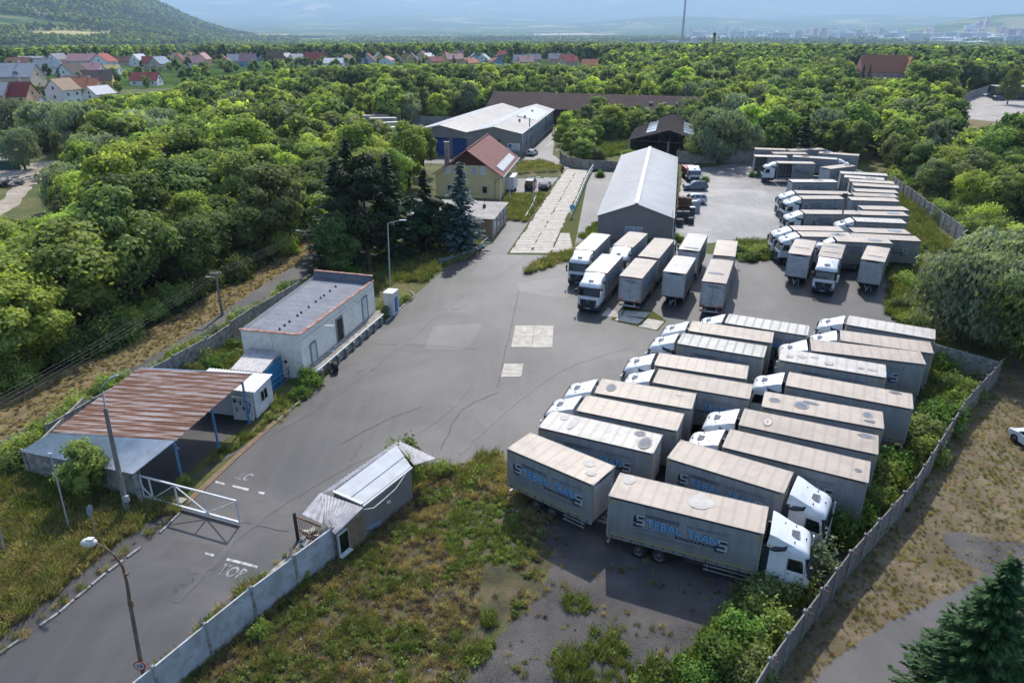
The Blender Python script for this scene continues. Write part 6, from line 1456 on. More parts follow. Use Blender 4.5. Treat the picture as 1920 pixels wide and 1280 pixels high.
r, P_ = pole('flag_pole', 'thin pale leaning pole in the grass left of the gate pole', 'pole', (131, 995), ((94, 850),), [.05, .035], M_POLEM); s = MB(); s.box(P_[0], (.25, .12, .06)); s.build('cap', M_POLEM, r)
r, P_ = pole('thin_pole', 'short piece of a thin pole at the left edge in the grass', 'pole', (10, 1040), ((-8, 960),), [.05, .04], M_POLEM)
r, P_ = pole('sign_post', 'traffic sign seen edge on, standing in the grass by the road', 'traffic sign', (181, 1012), ((167, 952),), [.035, .035], M_TRIMG)
s = MB(); s.cyl(P_[0] + V(-.015, 0, -.15), P_[0] + V(.015, 0, -.15), .33, 16); s.build('sign_disc', M_CLAD_B, r)
r, P_ = pole('utility_pole', 'brown wooden utility pole with a cross arm beside the side road', 'utility pole', (417, 590), ((404, 512),), [.17, .12], M_POLEC)
s = MB(); s.bar(P_[0] + V(-.6, 0, -.1), P_[0] + V(.6, 0, -.1), .1); s.build('cross_arm', M_POLEC, r)
for x in (-.5, -.2, .2, .5): s = MB(); s.cyl(P_[0] + V(x, 0, -.05), P_[0] + V(x, 0, .15), .05, 6); s.build('insulator', M_WHITEP, r)
s = MB(); s.bar(P_[0] + V(0, 0, -.5), P_[0] + V(-.7, -.1, -.4), .05); s.box(P_[0] + V(-.85, -.1, -.4), (.45, .18, .1)); s.build('lamp_head', M_POLEM, r); up1 = P_[0] + G(417, 590)
r, P_ = pole('utility_pole', 'dark utility pole with a round sign half hidden by leaves at the side road', 'utility pole', (589, 505), ((574, 432),), [.17, .12], M_POLEC)
s = MB(); s.bar(P_[0] + V(-.6, 0, -.1), P_[0] + V(.6, 0, -.1), .1); s.build('cross_arm', M_POLEC, r); up2 = P_[0] + G(589, 505)
s = MB(); c = Gy(584, 482, G(589, 505).y) - G(589, 505); s.cyl(c + V(0, -.2, 0), c + V(0, -.23, 0), .32, 20); o = s.build('sign_disc', M_RED, r); s = MB(); s.cyl(c + V(0, -.225, 0), c + V(0, -.245, 0), .24, 20); mo('sign_face', s.mesh('sign_face', M_WHITEP), o)
s = MB(); s.bar(P_[0] + V(0, 0, -.3), P_[0] + V(-.9, -.1, 0), .05); s.box(P_[0] + V(-1.05, -.1, 0), (.5, .2, .12)); s.build('lamp_head', M_POLEM, r)
up0 = V(-36, 33, 6.6)
M_WIRE = pm('pale_wire', (.2, .2, .2))
labs = ['topmost', 'second', 'third', 'lowest']
for k, x in enumerate((-.5, -.2, .2, .5)):
 wr = MB()
 for (a, b) in ((up0, up1), (up1, up2)):
  a2 = a + V(x, x * .4, .1 - .12 * k); b2 = b + V(x, 0, .1 - .12 * k); n = 14; L = (b2 - a2).length; pp = []
  for i in range(n + 1):
   t = i / n; p = a2.lerp(b2, t); p.z -= L * .012 * 4 * t * (1 - t); pp.append(p)
  wr.tube(pp, .006, 4)
 tag(wr.build('overhead_wire', M_WIRE), labs[k] + ' overhead wire strung between the poles along the side road', 'wire', 'overhead wires along the side road')
def mast(base, top, arm, label, head=True):
 r, P_ = pole('street_lamp', label, 'street lamp', base, (top,), [.1, .06], M_POLEM); y = G(*base).y
 e = Gy(arm[0], arm[1], y) - G(*base); s = MB(); s.tube([P_[0], P_[0] + V((e.x > P_[0].x) * .2 - .1, 0, .12), e], [.05, .045, .04], 6); s.build('lamp_arm', M_POLEM, r)
 s = MB(); s.box(e + V(.2 if e.x > P_[0].x else -.2, 0, 0), (.8, .22, .1)); s.build('lamp_head', M_POLEM, r)
mast((732, 545), (727, 420), (752, 413), 'tall slim grey lamp post with a right pointing arm by the conifers')
mast((1000, 395), (1000, 338), (1007, 333), 'thin lamp post beside the slab road in front of the parked cars')
r, P_ = pole('flag_pole', 'left white pole at the corner of the yellow house', 'pole', (938, 385), ((938, 326),), [.07, .05], M_WHITEP)
r, P_ = pole('flag_pole', 'right white pole beside the white trailer near the yellow house', 'pole', (957, 378), ((955, 330),), [.07, .05], M_WHITEP)
r, P_ = pole('floodlight_mast', 'brown mast with a dark floodlight standing among the far yard lorries', 'mast', (1574, 456), ((1584, 368),), [.16, .11], M_POLEC); s = MB(); s.box(P_[0] + V(0, 0, .15), (.6, .4, .5)); s.build('floodlight', M_CHASSIS, r)
# round blue sign on the railing
r, P_ = pole('road_sign', 'small round blue sign on a post beside the slab road railing', 'traffic sign', (1073, 408), ((1073, 388),), [.05, .05], M_POLEM); s = MB(); s.cyl(P_[0] + V(0, -.05, 0), P_[0] + V(0, -.09, 0), .45, 16); s.build('sign_disc', M_BLUE_L, r)
s = MB(); c = G(889, 467); s.cyl((c.x, c.y, 0), (c.x, c.y, 1.0), .28, 10); s.cyl((c.x, c.y, 1.0), (c.x, c.y, 1.08), .33, 10); tag(s.build('litter_bin', M_POLEM), 'round grey bin in the grass above the low wall', 'bin')
# ------------------------------------------------------------------ cars
def car_parts(kind):
 """side profile lofted with tumblehome; x forward, length about 4.5 m"""
 if kind == 'suv': L, Hh, W_ = 4.75, 1.7, .94; roof = [(-2.25, 1.05), (-2.05, 1.5), (-1.6, 1.66), (.1, 1.7), (.55, 1.58), (1.15, 1.12)]; hood = [(1.15, 1.10), (2.0, 1.0), (2.32, .85)]
 elif kind == 'van': L, Hh, W_ = 4.9, 1.95, .96; roof = [(-2.42, 1.1), (-2.35, 1.75), (-2.1, 1.93), (.8, 1.95), (1.15, 1.85), (1.7, 1.2)]; hood = [(1.7, 1.18), (2.2, 1.0), (2.4, .8)]
 else: L, Hh, W_ = 4.4, 1.45, .9; roof = [(-2.1, .95), (-1.7, 1.2), (-1.1, 1.42), (.2, 1.45), (.6, 1.35), (1.25, 1.0)]; hood = [(1.25, .98), (1.95, .85), (2.15, .7)]
 x0, x1 = -L/2 + .05, L/2 - .05
 zb = .95 if kind == 'car' else 1.08
 out = []
 low = [(x0 + .05, .35), (x0, .6), (x0 + .03, zb - .02)] + [(roof[0][0] + .05, zb)] + [(hood[0][0], hood[0][1]), hood[1], hood[2]] + [(x1, .6), (x1 - .05, .35)]
 s = MB(); n = len(low); vs = []
 for y, k in ((-W_, 0), (-W_ * .96, 1), (W_ * .96, 1), (W_, 0)):
  vs += [(x * (1 if k else .985), y, z - (0 if k else .04)) for x, z in low]
 s.add(vs, [tuple(range(n))] + [tuple(range(3*n, 4*n))[::-1]], 0, False)
 for j in range(3): s.add([vs[i] for i in range(j*n, (j+2)*n)], [(i, n + i, n + (i+1) % n, (i+1) % n) for i in range(n)], 0, j != 1)
 out.append(('car_body', s, 0))
 s = MB(); n = len(roof); vs = []
 for sg in (-1, 1): vs += [(x, sg * (W_ - .06 - (z - zb) * .28), z) for x, z in roof]
 s.add(vs, [tuple(range(n))[::1], tuple(range(n, 2*n))[::-1]] + [(i, n+i, n+i+1, i+1) for i in range(n-1)], 0, False); out.append(('cabin_glass', s, 1))
 s = MB(); r2 = [p for p in roof if p[1] > Hh - .22]; n = len(r2); vs = []
 for sg in (-1, 1): vs += [(x, sg * (W_ - .05 - (z - zb) * .28), z + .025) for x, z in r2]
 s.add(vs, [(i, n+i, n+i+1, i+1) for i in range(n-1)], 0, True)
 for sg in (-1, 1):
  yy = lambda z: sg * (W_ - .045 - (z - zb) * .28)
  for (xa, za), (xb, zb2) in ((roof[0], roof[2]), (roof[-1], roof[-2])): s.bar((xa, yy(za), za), (xb, yy(zb2), zb2), .09, .05)
  for xm in ((-.3,) if kind == 'car' else (-1.1, -.1)): s.bar((xm, yy(zb), zb), (xm - .03, yy(Hh - .05), Hh - .05), .08, .04)
  s.bar((roof[1][0], yy(Hh - .03), Hh - .02), (roof[-2][0], yy(Hh - .05), Hh - .07), .06, .05)
 out.append(('car_roof', s, 0))
 for sg in (-1, 1):
  s = MB(); s.box((x1 - .03, sg * (W_ - .22), .72), (.12, .32, .13)); out.append(('headlight', s, 2)); s = MB(); s.box((x0 + .02, sg * (W_ - .17), .85), (.08, .26, .16)); out.append(('tail_light', s, 3))
 s = MB(); s.box((x1 + .0, 0, .45), (.06, 1.3, .2)); s.box((x0, 0, .42), (.06, 1.4, .18)); s.box((0, 0, .32), (L - 1.0, W_ * 2 - .06, .12)); out.append(('bumper', s, 4))
 s = MB(); s.box((x0 - .03, 0, .68), (.02, .5, .11)); out.append(('number_plate', s, 5))
 for sg in (-1, 1): s = MB(); s.box((roof[-1][0] - .15, sg * (W_ + .07), zb + .05), (.12, .18, .14)); out.append(('wing_mirror', s, 0))
 return out, L
CARM = {}
def car(kind, px, deg, paint, label, z=0):
 if kind not in CARM: CARM[kind] = [(n_, s.mesh(n_, [None]) if 0 else s, mi) for n_, s, mi in car_parts(kind)[0]], car_parts(kind)[1]
 parts, L = CARM[kind]; c = G(*px); r = empty('parked_car' if kind != 'van' else 'parked_van', (c.x, c.y, .012), R(deg), label, 'van' if kind == 'van' else 'car')
 mats = [paint, M_GLASS, M_LAMP, M_TAIL, M_NAVY, M_DOORW]
 for n_, s, mi in parts: s.build(n_, mats[mi], r)
 for x in (-L * .3, L * .305):
  for sg in (-1, 1):
   t = wheel(r, x, sg * .86, .34); t.scale = (.34/.47, .7, .34/.47)
 return r
P_SIL = pm('silver_car_paint', (.42, .44, .45), rough=.25, spec=.6); P_WHI = pm('white_car_paint', (.75, .76, .77), rough=.2); P_GRY = pm('slate_grey_car_paint', (.13, .16, .19), rough=.2, spec=.7)
P_BLK = pm('black_car_paint', (.015, .016, .018), rough=.2, spec=.7); P_DKB = pm('dark_blue_grey_paint', (.06, .08, .1), rough=.25); P_REDP = pm('red_body_paint', (.32, .03, .03), rough=.4)
car('suv', (1303, 356), 180, P_GRY, 'slate grey estate car parked behind the red and white tipper lorry'.replace('behind', 'in front of'))
car('suv', (1299, 381), 180, P_WHI, 'white suv parked beside the stacked crates by the grey hall')
car('car', (998, 291), 72, P_WHI, 'white car driving on the lane beside the big warehouse'); car('car', (966, 310), 72, P_SIL, 'silver car behind the corner of the yellow house')
car('van', (995, 353), 82, P_BLK, 'black van with its rear to the camera, parked near two people'); car('car', (1022, 354), 78, P_DKB, 'dark blue grey car parked right of the black van')
car('car', (1945, 845), 95, P_WHI, 'white car just cut off by the right edge of the photo')
car('car', (1852, 182), 10, pm('teal_paint', (.08, .2, .28), rough=.4), 'teal car wreck on the pale yard beside the green one'); car('car', (1868, 178), 15, pm('faded_green_paint', (.15, .3, .12), rough=.5), 'green car on the pale yard beside the teal one')
car('van', (1872, 189), 5, P_DKB, 'dark blue pickup like wreck on the pale yard'); car('car', (1897, 184), 60, P_REDP, 'red car in front of the dark shed on the pale yard')
# tipper lorry beside the hall
tp = empty('tipper_lorry', tuple(G(1296, 338)), R(-90), 'white tipper lorry with a red load body and a loading crane', 'lorry')
for n_, me, l, r_, sub in make_cab(.6):
 o = mo(n_, me, tp, l, r_); o.scale = (1, 1, .78)
 for q in sub: mo(q[0], q[1], o)
s = MB(); s.box((-2.3, 0, 1.7), (4.8, 2.4, 1.3)); s.build('load_body', P_REDP, tp); s = MB(); s.box((-1.2, 0, .75), (7, 1.0, .3)); s.build('chassis', M_CHASSIS, tp)
s = MB(); s.bar((.1, .4, 1.0), (.1, .4, 3.6), .25); s.bar((.1, .4, 3.5), (-.9, 1.0, 2.9), .2); s.bar((-.2, -.6, 2.6), (.2, .9, 3.0), .18); s.build('crane_arm', M_NAVY, tp)
for x in (1.9, -2.0, -3.2):
 for sg in (-1, 1): wheel(tp, x, sg * 1.05)
# white box trailer beside the yellow house
bx = empty('cargo_trailer', tuple(G(957, 357)), R(80), 'small white box trailer beside the yellow house', 'trailer')
s = MB(); s.box((0, 0, 1.75), (4.2, 2.1, 2.3)); s.build('box_body', M_WHITE, bx); s = MB(); s.box((0, 0, 2.93), (4.26, 2.16, .08)); s.box((2.6, 0, .55), (1.4, .1, .1)); s.build('edge_trim', M_ALU, bx)
for sg in (-1, 1): t = wheel(bx, 0, sg * .95, .34)
# flatbed at the far left
fb = empty('flatbed_lorry', tuple(G(142, 306)), R(15), 'small white flatbed lorry beside the grey green trees at the far left', 'lorry')
s = MB(); s.box((-1.2, 0, .95), (4.6, 2.1, .25)); s.box((-1.2, 1.0, 1.2), (4.6, .06, .4)); s.box((-1.2, -1.0, 1.2), (4.6, .06, .4)); s.build('load_bed', M_WHITE, fb)
s = MB(); s.box((2.0, 0, 1.35), (1.6, 2.0, 1.5)); s.build('cab', M_WHITE, fb); s = MB(); s.box((2.35, 0, 1.75), (.95, 2.04, .5)); s.build('cab_window', M_GLASS, fb)
for x in (-2.2, 2.0):
 for sg in (-1, 1): wheel(fb, x, sg * .9, .4)
# broken lorries left of the warehouse
GBK = 'lorries and trailers standing left of the warehouse'
for (a, b, k, hd, lab, rf) in (((702, 211.5), (752, 211), T_, 'L', 'dull dark lorry with the grey tail, beside the tilted cab left of the warehouse', 't'), ((679, 217), (726, 217), K_, 'L', 'leftmost pale roofed trailer left of the warehouse', 't'),
 ((694, 222), (741, 221.5), K_, 'L', 'white trailer in front of the dark lorry left of the warehouse', 'w'), ((700, 231), (742, 229.5), K_, 'L', 'second nearest white trailer left of the warehouse', 'w'), ((716, 243), (742, 238), K_, 'L', 'nearest white box trailer left of the warehouse, half hidden by trees', 'w')):
 r_, p_ = place_side(a, b, k, hd, lab, GBK, rf, M_CURT2 if 'dark' in lab else M_DOORW, (), near=False, L=8.0); VEH.append((r_, p_))
sheet('lane', gp((675, 240), (700, 228), (790, 224), (800, 232), (770, 246), (700, 262)), 3, M_PALEYARD)
tc_ = empty('tilted_cab_lorry', tuple(G(768, 231)), R(0), 'lorry chassis with its white cab tilted forward, left of the warehouse', 'lorry')
for n_, me, l, r_, sub in make_cab(-.3):
 if n_ not in ('cab', 'grille', 'bumper'): continue
 o = mo(n_, me, tc_, (-1.2, 0, .9), (0, R(32), 0))
 for q in sub: mo(q[0], q[1], o)
s = MB(); s.box((.5, 0, .85), (8.5, 1.0, .35)); s.box((.8, 0, 1.1), (1.2, 1.0, .7)); s.build('chassis', M_CHASSIS, tc_)
for x in (-1.2, 2.4, 3.6):
 for sg in (-1, 1): wheel(tc_, x, sg * 1.05)
# crates, machine and bin beside the hall
M_CRATEB = pm('brown_crate', (.14, .07, .04), (.2, .11, .07), 4, .9, .2); M_CRATED = pm('dark_grey_crate', (.05, .055, .06), (.09, .095, .1), 4, .8, .3)
def crate_stack(px, n, mt, w_, h_, pos, matname):
 c = G(*px)
 for k in range(n):
  r = empty('crate', (c.x, c.y, k * h_ + .01), R(random.Random(k + px[0]).uniform(-6, 6)), f'{matname} crate, {"lowest" if k == 0 else "topmost" if k == n - 1 else "middle"} of the {pos}', 'crate', matname + ' crates stacked beside the grey hall')
  s = MB(); s.box((0, 0, h_ * .45), (w_ * .92, w_ * .82, h_ * .7)); s.build('crate_box', mt, r)
  s = MB(); s.box((0, 0, h_ * .85), (w_, w_ * .9, h_ * .12)); s.build('crate_rim', mt, r)
crate_stack((1277, 398), 3, M_CRATEB, 1.25, .9, 'left brown stack', 'brown'); crate_stack((1287.5, 398), 3, M_CRATEB, 1.25, .85, 'right brown stack', 'brown')
crate_stack((1273.5, 416), 3, M_CRATED, 1.15, .6, 'left rear dark stack', 'dark grey'); crate_stack((1284.5, 416), 3, M_CRATED, 1.15, .6, 'right rear dark stack', 'dark grey')
crate_stack((1273.5, 424), 2, M_CRATED, 1.1, .6, 'left front dark stack', 'dark grey'); crate_stack((1294.5, 420), 2, M_CRATED, 1.0, .55, 'right low dark pair', 'dark grey')
mc = empty('machine_cabinet', tuple(G(1302, 397)), R(4), 'light grey machine cabinet standing right of the brown crates', 'machine')
s = MB(); s.box((0, 0, .9), (1.5, 1.1, 1.8)); s.build('housing', pm('light_grey_cabinet', (.4, .43, .45), (.33, .35, .37), 2), mc); s = MB(); s.box((.1, 0, 1.86), (1.3, .9, .12)); s.box((.5, 0, 2.0), (.4, .5, .2)); s.build('top_cover', M_WHITEP, mc)
bn = empty('wheeled_bin', tuple(G(1297, 404)), 0, 'black bin with a pale lid in front of the grey machine cabinet', 'bin'); s = MB(); s.box((0, 0, .7), (.75, .7, 1.35)); s.build('bin_body', M_CRATED, bn); s = MB(); s.box((0, 0, 1.42), (.85, .8, .1)); s.build('bin_lid', M_WHITEP, bn)
# rubble heap at the far left track
hp_ = empty('rubble_heap', tuple(G(12, 345))); tag(hp_, 'heap of pale broken concrete slabs beside the dusty track at the left edge', 'rubble heap')
rr = random.Random(7); s = MB()
for k in range(60): s.box((rr.gauss(0, 3.2), rr.gauss(0, 2.2), rr.uniform(.1, 1.3)), (rr.uniform(.6, 2.4), rr.uniform(.4, 1.2), rr.uniform(.15, .4)), rr.uniform(0, 3), 0, rr.uniform(-.5, .5), rr.uniform(-.5, .5))
tag(s.build('concrete_debris', M_PALEYARD, hp_), None, None, None, 'stuff')
s = MB(); s.box((0, 0, 1.0), (9, .2, 2.0)); c = G(2, 318); o = s.build('green_screen_fence', pm('dark_green_screen', (.01, .06, .045)), None, tuple(c)); tag(o, 'dark green screen fence in front of the white terrace at the left edge', 'fence')
# two people standing between the van and the dark car
def person(loc, rz, top, legs, label, pose=0):
 r = empty('person', loc, rz, label, 'person')
 v = [(0,0,.95),(0,0,1.15),(0,0,1.38),(0,0,1.5),(0,0,1.62),(0,0,1.73), (.1,0,.9),(.12,.02,.5),(.12,-.02,.07),(.12,.12,.03), (-.1,0,.9),(-.13,.05,.5),(-.14,.0,.07),(-.14,.14,.03),
         (.19,0,1.42),(.27,-.02,1.15),(.22,.12 + pose * .1,.95),(.2,.2 + pose * .15,.93), (-.19,0,1.42),(-.28,-.03,1.14),(-.26,.08,.9),(-.25,.12,.82)]
 e = [(0,1),(1,2),(2,3),(3,4),(4,5),(0,6),(6,7),(7,8),(8,9),(0,10),(10,11),(11,12),(12,13),(2,14),(14,15),(15,16),(16,17),(2,18),(18,19),(19,20),(20,21)]
 rad = [.15,.14,.16,.065,.1,.085,.1,.065,.045,.04,.1,.065,.045,.04,.075,.05,.038,.03,.075,.05,.038,.03]
 def skinned(name, vs, es, rs, mt, parent):
  me = bpy.data.meshes.new(name); me.from_pydata(vs, es, []); o = mo(name, me, parent); o.modifiers.new('skin', 'SKIN'); o.modifiers.new('smooth', 'SUBSURF').levels = 1
  for i, q in enumerate(rs): me.skin_vertices[0].data[i].radius = (q, q) if me.skin_vertices else (q, q)
  return o
 def mk(name, vs, es, rs, mt):
  me = bpy.data.meshes.new(name); me.from_pydata(vs, es, []); me.materials.append(mt); o = bpy.data.objects.new(name, me); COL.objects.link(o)
  bm = bmesh.new(); bm.from_mesh(me); ly = bm.verts.layers.skin.verify(); bm.verts.ensure_lookup_table()
  for i, q in enumerate(rs): bm.verts[i][ly].radius = (q, q)
  bm.verts[0][ly].use_root = True; bm.to_mesh(me); bm.free()
  o.modifiers.new('skin', 'SKIN'); o.modifiers.new('smooth', 'SUBSURF').levels = 1
  dg = bpy.context.evaluated_depsgraph_get(); dg.update(); m2 = bpy.data.meshes.new_from_object(o.evaluated_get(dg)); bpy.data.objects.remove(o)
  m2.materials.clear(); m2.materials.append(mt); m2.polygons.foreach_set('use_smooth', [True] * len(m2.polygons)); return mo(name, m2, r)
 mk('body', v, e, rad, pm('skin', (.45, .25, .17)))
 def sub(ix, k, name, mt): 
  m_ = {q: i for i, q in enumerate(ix)}; mk(name, [v[q] for q in ix], [(m_[a], m_[b]) for a, b in e if a in m_ and b in m_], [rad[q] * k for q in ix], mt)
 sub([1, 0, 2, 14, 15, 18, 19], 1.14, 'shirt', top); sub([0, 6, 7, 10, 11], 1.16, 'trousers', legs); 
 s = MB(); 
 for sg in (-1, 1): s.box((sg * .13, .07, .04), (.1, .27, .08))
 s.build('shoes', M_CHASSIS, r); s = MB(); s.tube([(0, -.015, 1.62), (0, -.02, 1.72), (0, -.01, 1.80)], [.1, .108, .05], 10); s.build('hair', M_CHASSIS, r)
c = G(1011, 360); person((c.x, c.y, .012), R(170), pm('white_cloth', (.7, .7, .72)), pm('dark_cloth', (.03, .03, .04)), 'person in a white top and dark trousers standing right of the black van', 1)
c = G(999.5, 360); person((c.x, c.y, .012), R(150), pm('maroon_cloth', (.2, .05, .06)), pm('grey_cloth', (.12, .12, .13)), 'person in dark clothes standing behind the black van')
# ------------------------------------------------------------------ vegetation
def leaf_mat(name, c, c2, trans=.35, rough=.7, var=.32):
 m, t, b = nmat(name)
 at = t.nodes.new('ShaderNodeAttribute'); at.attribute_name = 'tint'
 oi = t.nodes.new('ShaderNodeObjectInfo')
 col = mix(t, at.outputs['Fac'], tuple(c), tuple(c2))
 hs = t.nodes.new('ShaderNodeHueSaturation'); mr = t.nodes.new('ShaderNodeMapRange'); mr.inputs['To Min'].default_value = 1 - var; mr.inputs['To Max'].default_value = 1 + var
 lk(t, oi.outputs['Random'], mr.inputs[0]); lk(t, mr.outputs[0], hs.inputs['Value']); lk(t, col, hs.inputs['Color'])
 mr2 = t.nodes.new('ShaderNodeMapRange'); mr2.inputs['To Min'].default_value = .482; mr2.inputs['To Max'].default_value = .514
 ml = t.nodes.new('ShaderNodeMath'); ml.operation = 'MULTIPLY'; ml.inputs[1].default_value = 7.31; fr = t.nodes.new('ShaderNodeMath'); fr.operation = 'FRACT'
 lk(t, oi.outputs['Random'], ml.inputs[0]); lk(t, ml.outputs[0], fr.inputs[0]); lk(t, fr.outputs[0], mr2.inputs[0]); lk(t, mr2.outputs[0], hs.inputs['Hue'])
 lk(t, hs.outputs[0], b.inputs['Base Color']); b.inputs['Roughness'].default_value = rough; b.inputs['Specular IOR Level'].default_value = .12
 tr = t.nodes.new('ShaderNodeBsdfTranslucent'); g2 = t.nodes.new('ShaderNodeMix'); g2.data_type = 'RGBA'; g2.blend_type = 'MULTIPLY'; g2.inputs[0].default_value = 1
 lk(t, hs.outputs[0], g2.inputs[6]); g2.inputs[7].default_value = (1.25, 1.35, .6, 1); lk(t, g2.outputs[2], tr.inputs[0])
 ms = t.nodes.new('ShaderNodeMixShader'); ms.inputs[0].default_value = trans; lk(t, b.outputs[0], ms.inputs[1]); lk(t, tr.outputs[0], ms.inputs[2])
 lk(t, ms.outputs[0], t.nodes['Material Output'].inputs[0]); return m
L_BRIGHT = leaf_mat('leaf_bright_green', (0.15, 0.20, 0.035), (0.50, 0.58, 0.12), .45)
L_MID = leaf_mat('leaf_mid_green', (0.085, 0.125, 0.034), (0.33, 0.40, 0.11), .48)
L_DARK = leaf_mat('leaf_dark_green', (0.042, 0.070, 0.022), (0.18, 0.24, 0.07), .38)
L_OLIVE = leaf_mat('leaf_olive_green', (0.085, 0.10, 0.036), (0.24, 0.27, 0.10), .4)
L_WILLOW = leaf_mat('leaf_grey_willow', (0.130, 0.159, 0.088), (0.295, 0.336, 0.212), .35)
L_PINE = leaf_mat('needle_dark_pine', (0.012, 0.026, 0.011), (0.041, 0.071, 0.026), .1)
L_SPRUCE = leaf_mat('needle_green_spruce', (0.014, 0.035, 0.012), (0.059, 0.112, 0.035), .12)
L_BLUESP = leaf_mat('needle_blue_spruce', (0.026, 0.053, 0.050), (0.088, 0.142, 0.136), .08)
L_GRASS = leaf_mat('blade_green', (0.053, 0.088, 0.018), (0.142, 0.189, 0.047), .35)
L_DRY = leaf_mat('blade_dry', (0.19, 0.145, 0.07), (0.40, 0.32, 0.18), .5)
L_BUSH = leaf_mat('leaf_bush_green', (.05, .10, .018), (.17, .26, .055), .4)
L_GRMIX = leaf_mat('blade_yellow_green', (0.094, 0.112, 0.029), (0.236, 0.236, 0.088), .35)
L_MOSSY = leaf_mat('low_moss_plant', (0.083, 0.130, 0.014), (0.165, 0.224, 0.035), .3)
L_BROWNW = leaf_mat('brown_weed', (0.083, 0.053, 0.035), (0.189, 0.130, 0.088), .25)
L_FLOWER = pm('white_flower', (.75, .75, .68)); L_YELFL = pm('pale_yellow_blossom', (.55, .55, .3))
M_BARK = pm('grey_brown_bark', (.07, .055, .04), (.13, .1, .075), 5, .95, .1); M_DEADW = pm('bleached_dead_wood', (.42, .39, .36), (.3, .27, .25), 5, .9, .1)

def quads_mesh(name, P, U, Vv, tint, mats, trunk=None):
 """N quads with centres P and half axes U, Vv; trunk: an MB added with material slot 1"""
 n = len(P); co = np.empty((n, 4, 3), np.float32)
 co[:, 0] = P - U - Vv; co[:, 1] = P + U - Vv; co[:, 2] = P + U * .75 + Vv; co[:, 3] = P - U * .75 + Vv
 tv = np.array(trunk.v, np.float32).reshape(-1, 3) if trunk else np.zeros((0, 3), np.float32)
 me = bpy.data.meshes.new(name); nv = n * 4 + len(tv); me.vertices.add(nv)
 me.vertices.foreach_set('co', np.concatenate([co.reshape(-1, 3), tv]).ravel())
 loops = list(range(n * 4)); starts = list(range(0, n * 4, 4)); tot = [4] * n; mi = [0] * n
 if trunk:
  for f in trunk.f: starts.append(len(loops)); tot.append(len(f)); loops += [i + n * 4 for i in f]; mi.append(1)
 me.loops.add(len(loops)); me.loops.foreach_set('vertex_index', loops); me.polygons.add(len(starts))
 me.polygons.foreach_set('loop_start', starts); me.polygons.foreach_set('loop_total', tot); me.polygons.foreach_set('material_index', mi)
 at = me.attributes.new('tint', 'FLOAT', 'POINT'); tt = np.concatenate([np.repeat(tint, 4), np.zeros(len(tv))]).astype(np.float32); at.data.foreach_set('value', tt)
 for m_ in mats: me.materials.append(m_)
 me.update(calc_edges=True); return me
def unit(a): return a / np.maximum(1e-6, np.linalg.norm(a, axis=1, keepdims=True))
def leafquads(rg, P, N, w_, h_, hang=0.0):
 n = len(P); up = np.tile([0, 0, 1.0], (n, 1)); rd = unit(rg.normal(size=(n, 3)))
 T = unit(np.cross(N, rd if hang == 0 else up * hang + rd * (1 - hang))); B = unit(np.cross(N, T))
 s = rg.uniform(.7, 1.3, (n, 1)); return P, T * w_ * .5 * s, B * h_ * .5 * s
def crown(name, seed, n, size, shape='broad', mats=None, H=10.0, Rr=3.3, clumps=34, trunk=True, low=.08):
 rg = np.random.default_rng(seed)
 cz = H * (low + 1) / 2; az_ = H * (1 - low) / 2
 d = unit(rg.normal(size=(clumps, 3)) + np.array([[0, 0, .25]])); rad = rg.uniform(.5, 1.0, (clumps, 1)) ** .6
 C = d * rad * np.array([[Rr * .82, Rr * .82, az_ * .86]]) + np.array([[0, 0, cz]])
 # a few big leaders make the outline uneven
 lead = rg.uniform(-1, 1, (clumps, 2)) * Rr * .10; C[:, :2] += lead + .0 * C[:, :2]
 if shape == 'broad': C[:, :2] *= (1.0 - .35 * np.clip((cz - C[:, 2:3]) / az_, 0, 1)); C[:, 2] += rg.uniform(-.5, .5, clumps) * H * .05
 if shape == 'narrow': C[:, :2] *= .45
 rc = rg.uniform(.45, 1.4, clumps) * Rr * .33
 if shape == 'pine': rc *= .8
 k = rg.integers(0, clumps, n); dd = unit(rg.normal(size=(n, 3)) + np.array([[0, 0, .35]]))
 flat = .82 if shape == 'broad' else .65 if shape == 'pine' else .85
 P = C[k] + dd * (rc[k, None] * rg.uniform(.55, 1.06, (n, 1)) ** .5) * np.array([[1, 1, flat]])
 sp_ = rg.random(n) < .07; P[sp_] += dd[sp_] * rg.uniform(.15, .55, (sp_.sum(), 1)) * rc[k][sp_, None]      # loose sprigs roughen the outline
 out = unit(P - np.array([[0, 0, cz * .8]]))
 N = unit(dd * 1.0 + out * .5 + rg.normal(size=(n, 3)) * .55)
 if shape == 'willow':
  P[:, 2] -= rg.uniform(0, 1.2, n) * np.linalg.norm(P[:, :2], axis=1) / Rr * .8
  N = unit(out * 1.0 + rg.normal(size=(n, 3)) * .7); N[:, 2] *= .4; N = unit(N); Q = leafquads(rg, P, N, size * .75, size * 1.6, .75)
 elif shape == 'pine': Q = leafquads(rg, P, N, size * .7, size * 1.3)
 else: Q = leafquads(rg, P, N, size, size * 1.15)
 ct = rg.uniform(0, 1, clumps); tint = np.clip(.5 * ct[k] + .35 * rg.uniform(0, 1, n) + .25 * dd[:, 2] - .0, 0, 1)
 tr = None
 if trunk:
  tr = MB(); tr.tube([(0, 0, 0), (.1, .05, H * .25), (-.1, .1, H * .5), (0, 0, H * .8)], [H * .022, H * .017, H * .012, H * .004], 6)
  for q in range(7):
   c_ = C[q]; z0 = H * (.2 + .05 * q); tr.tube([(0, 0, z0), (c_[0] * .5, c_[1] * .5, (z0 + c_[2]) / 2 - .2), tuple(c_)], [H * .008, H * .005, H * .002], 4)
 return quads_mesh(name, *Q, tint, mats or [L_MID, M_BARK], tr)
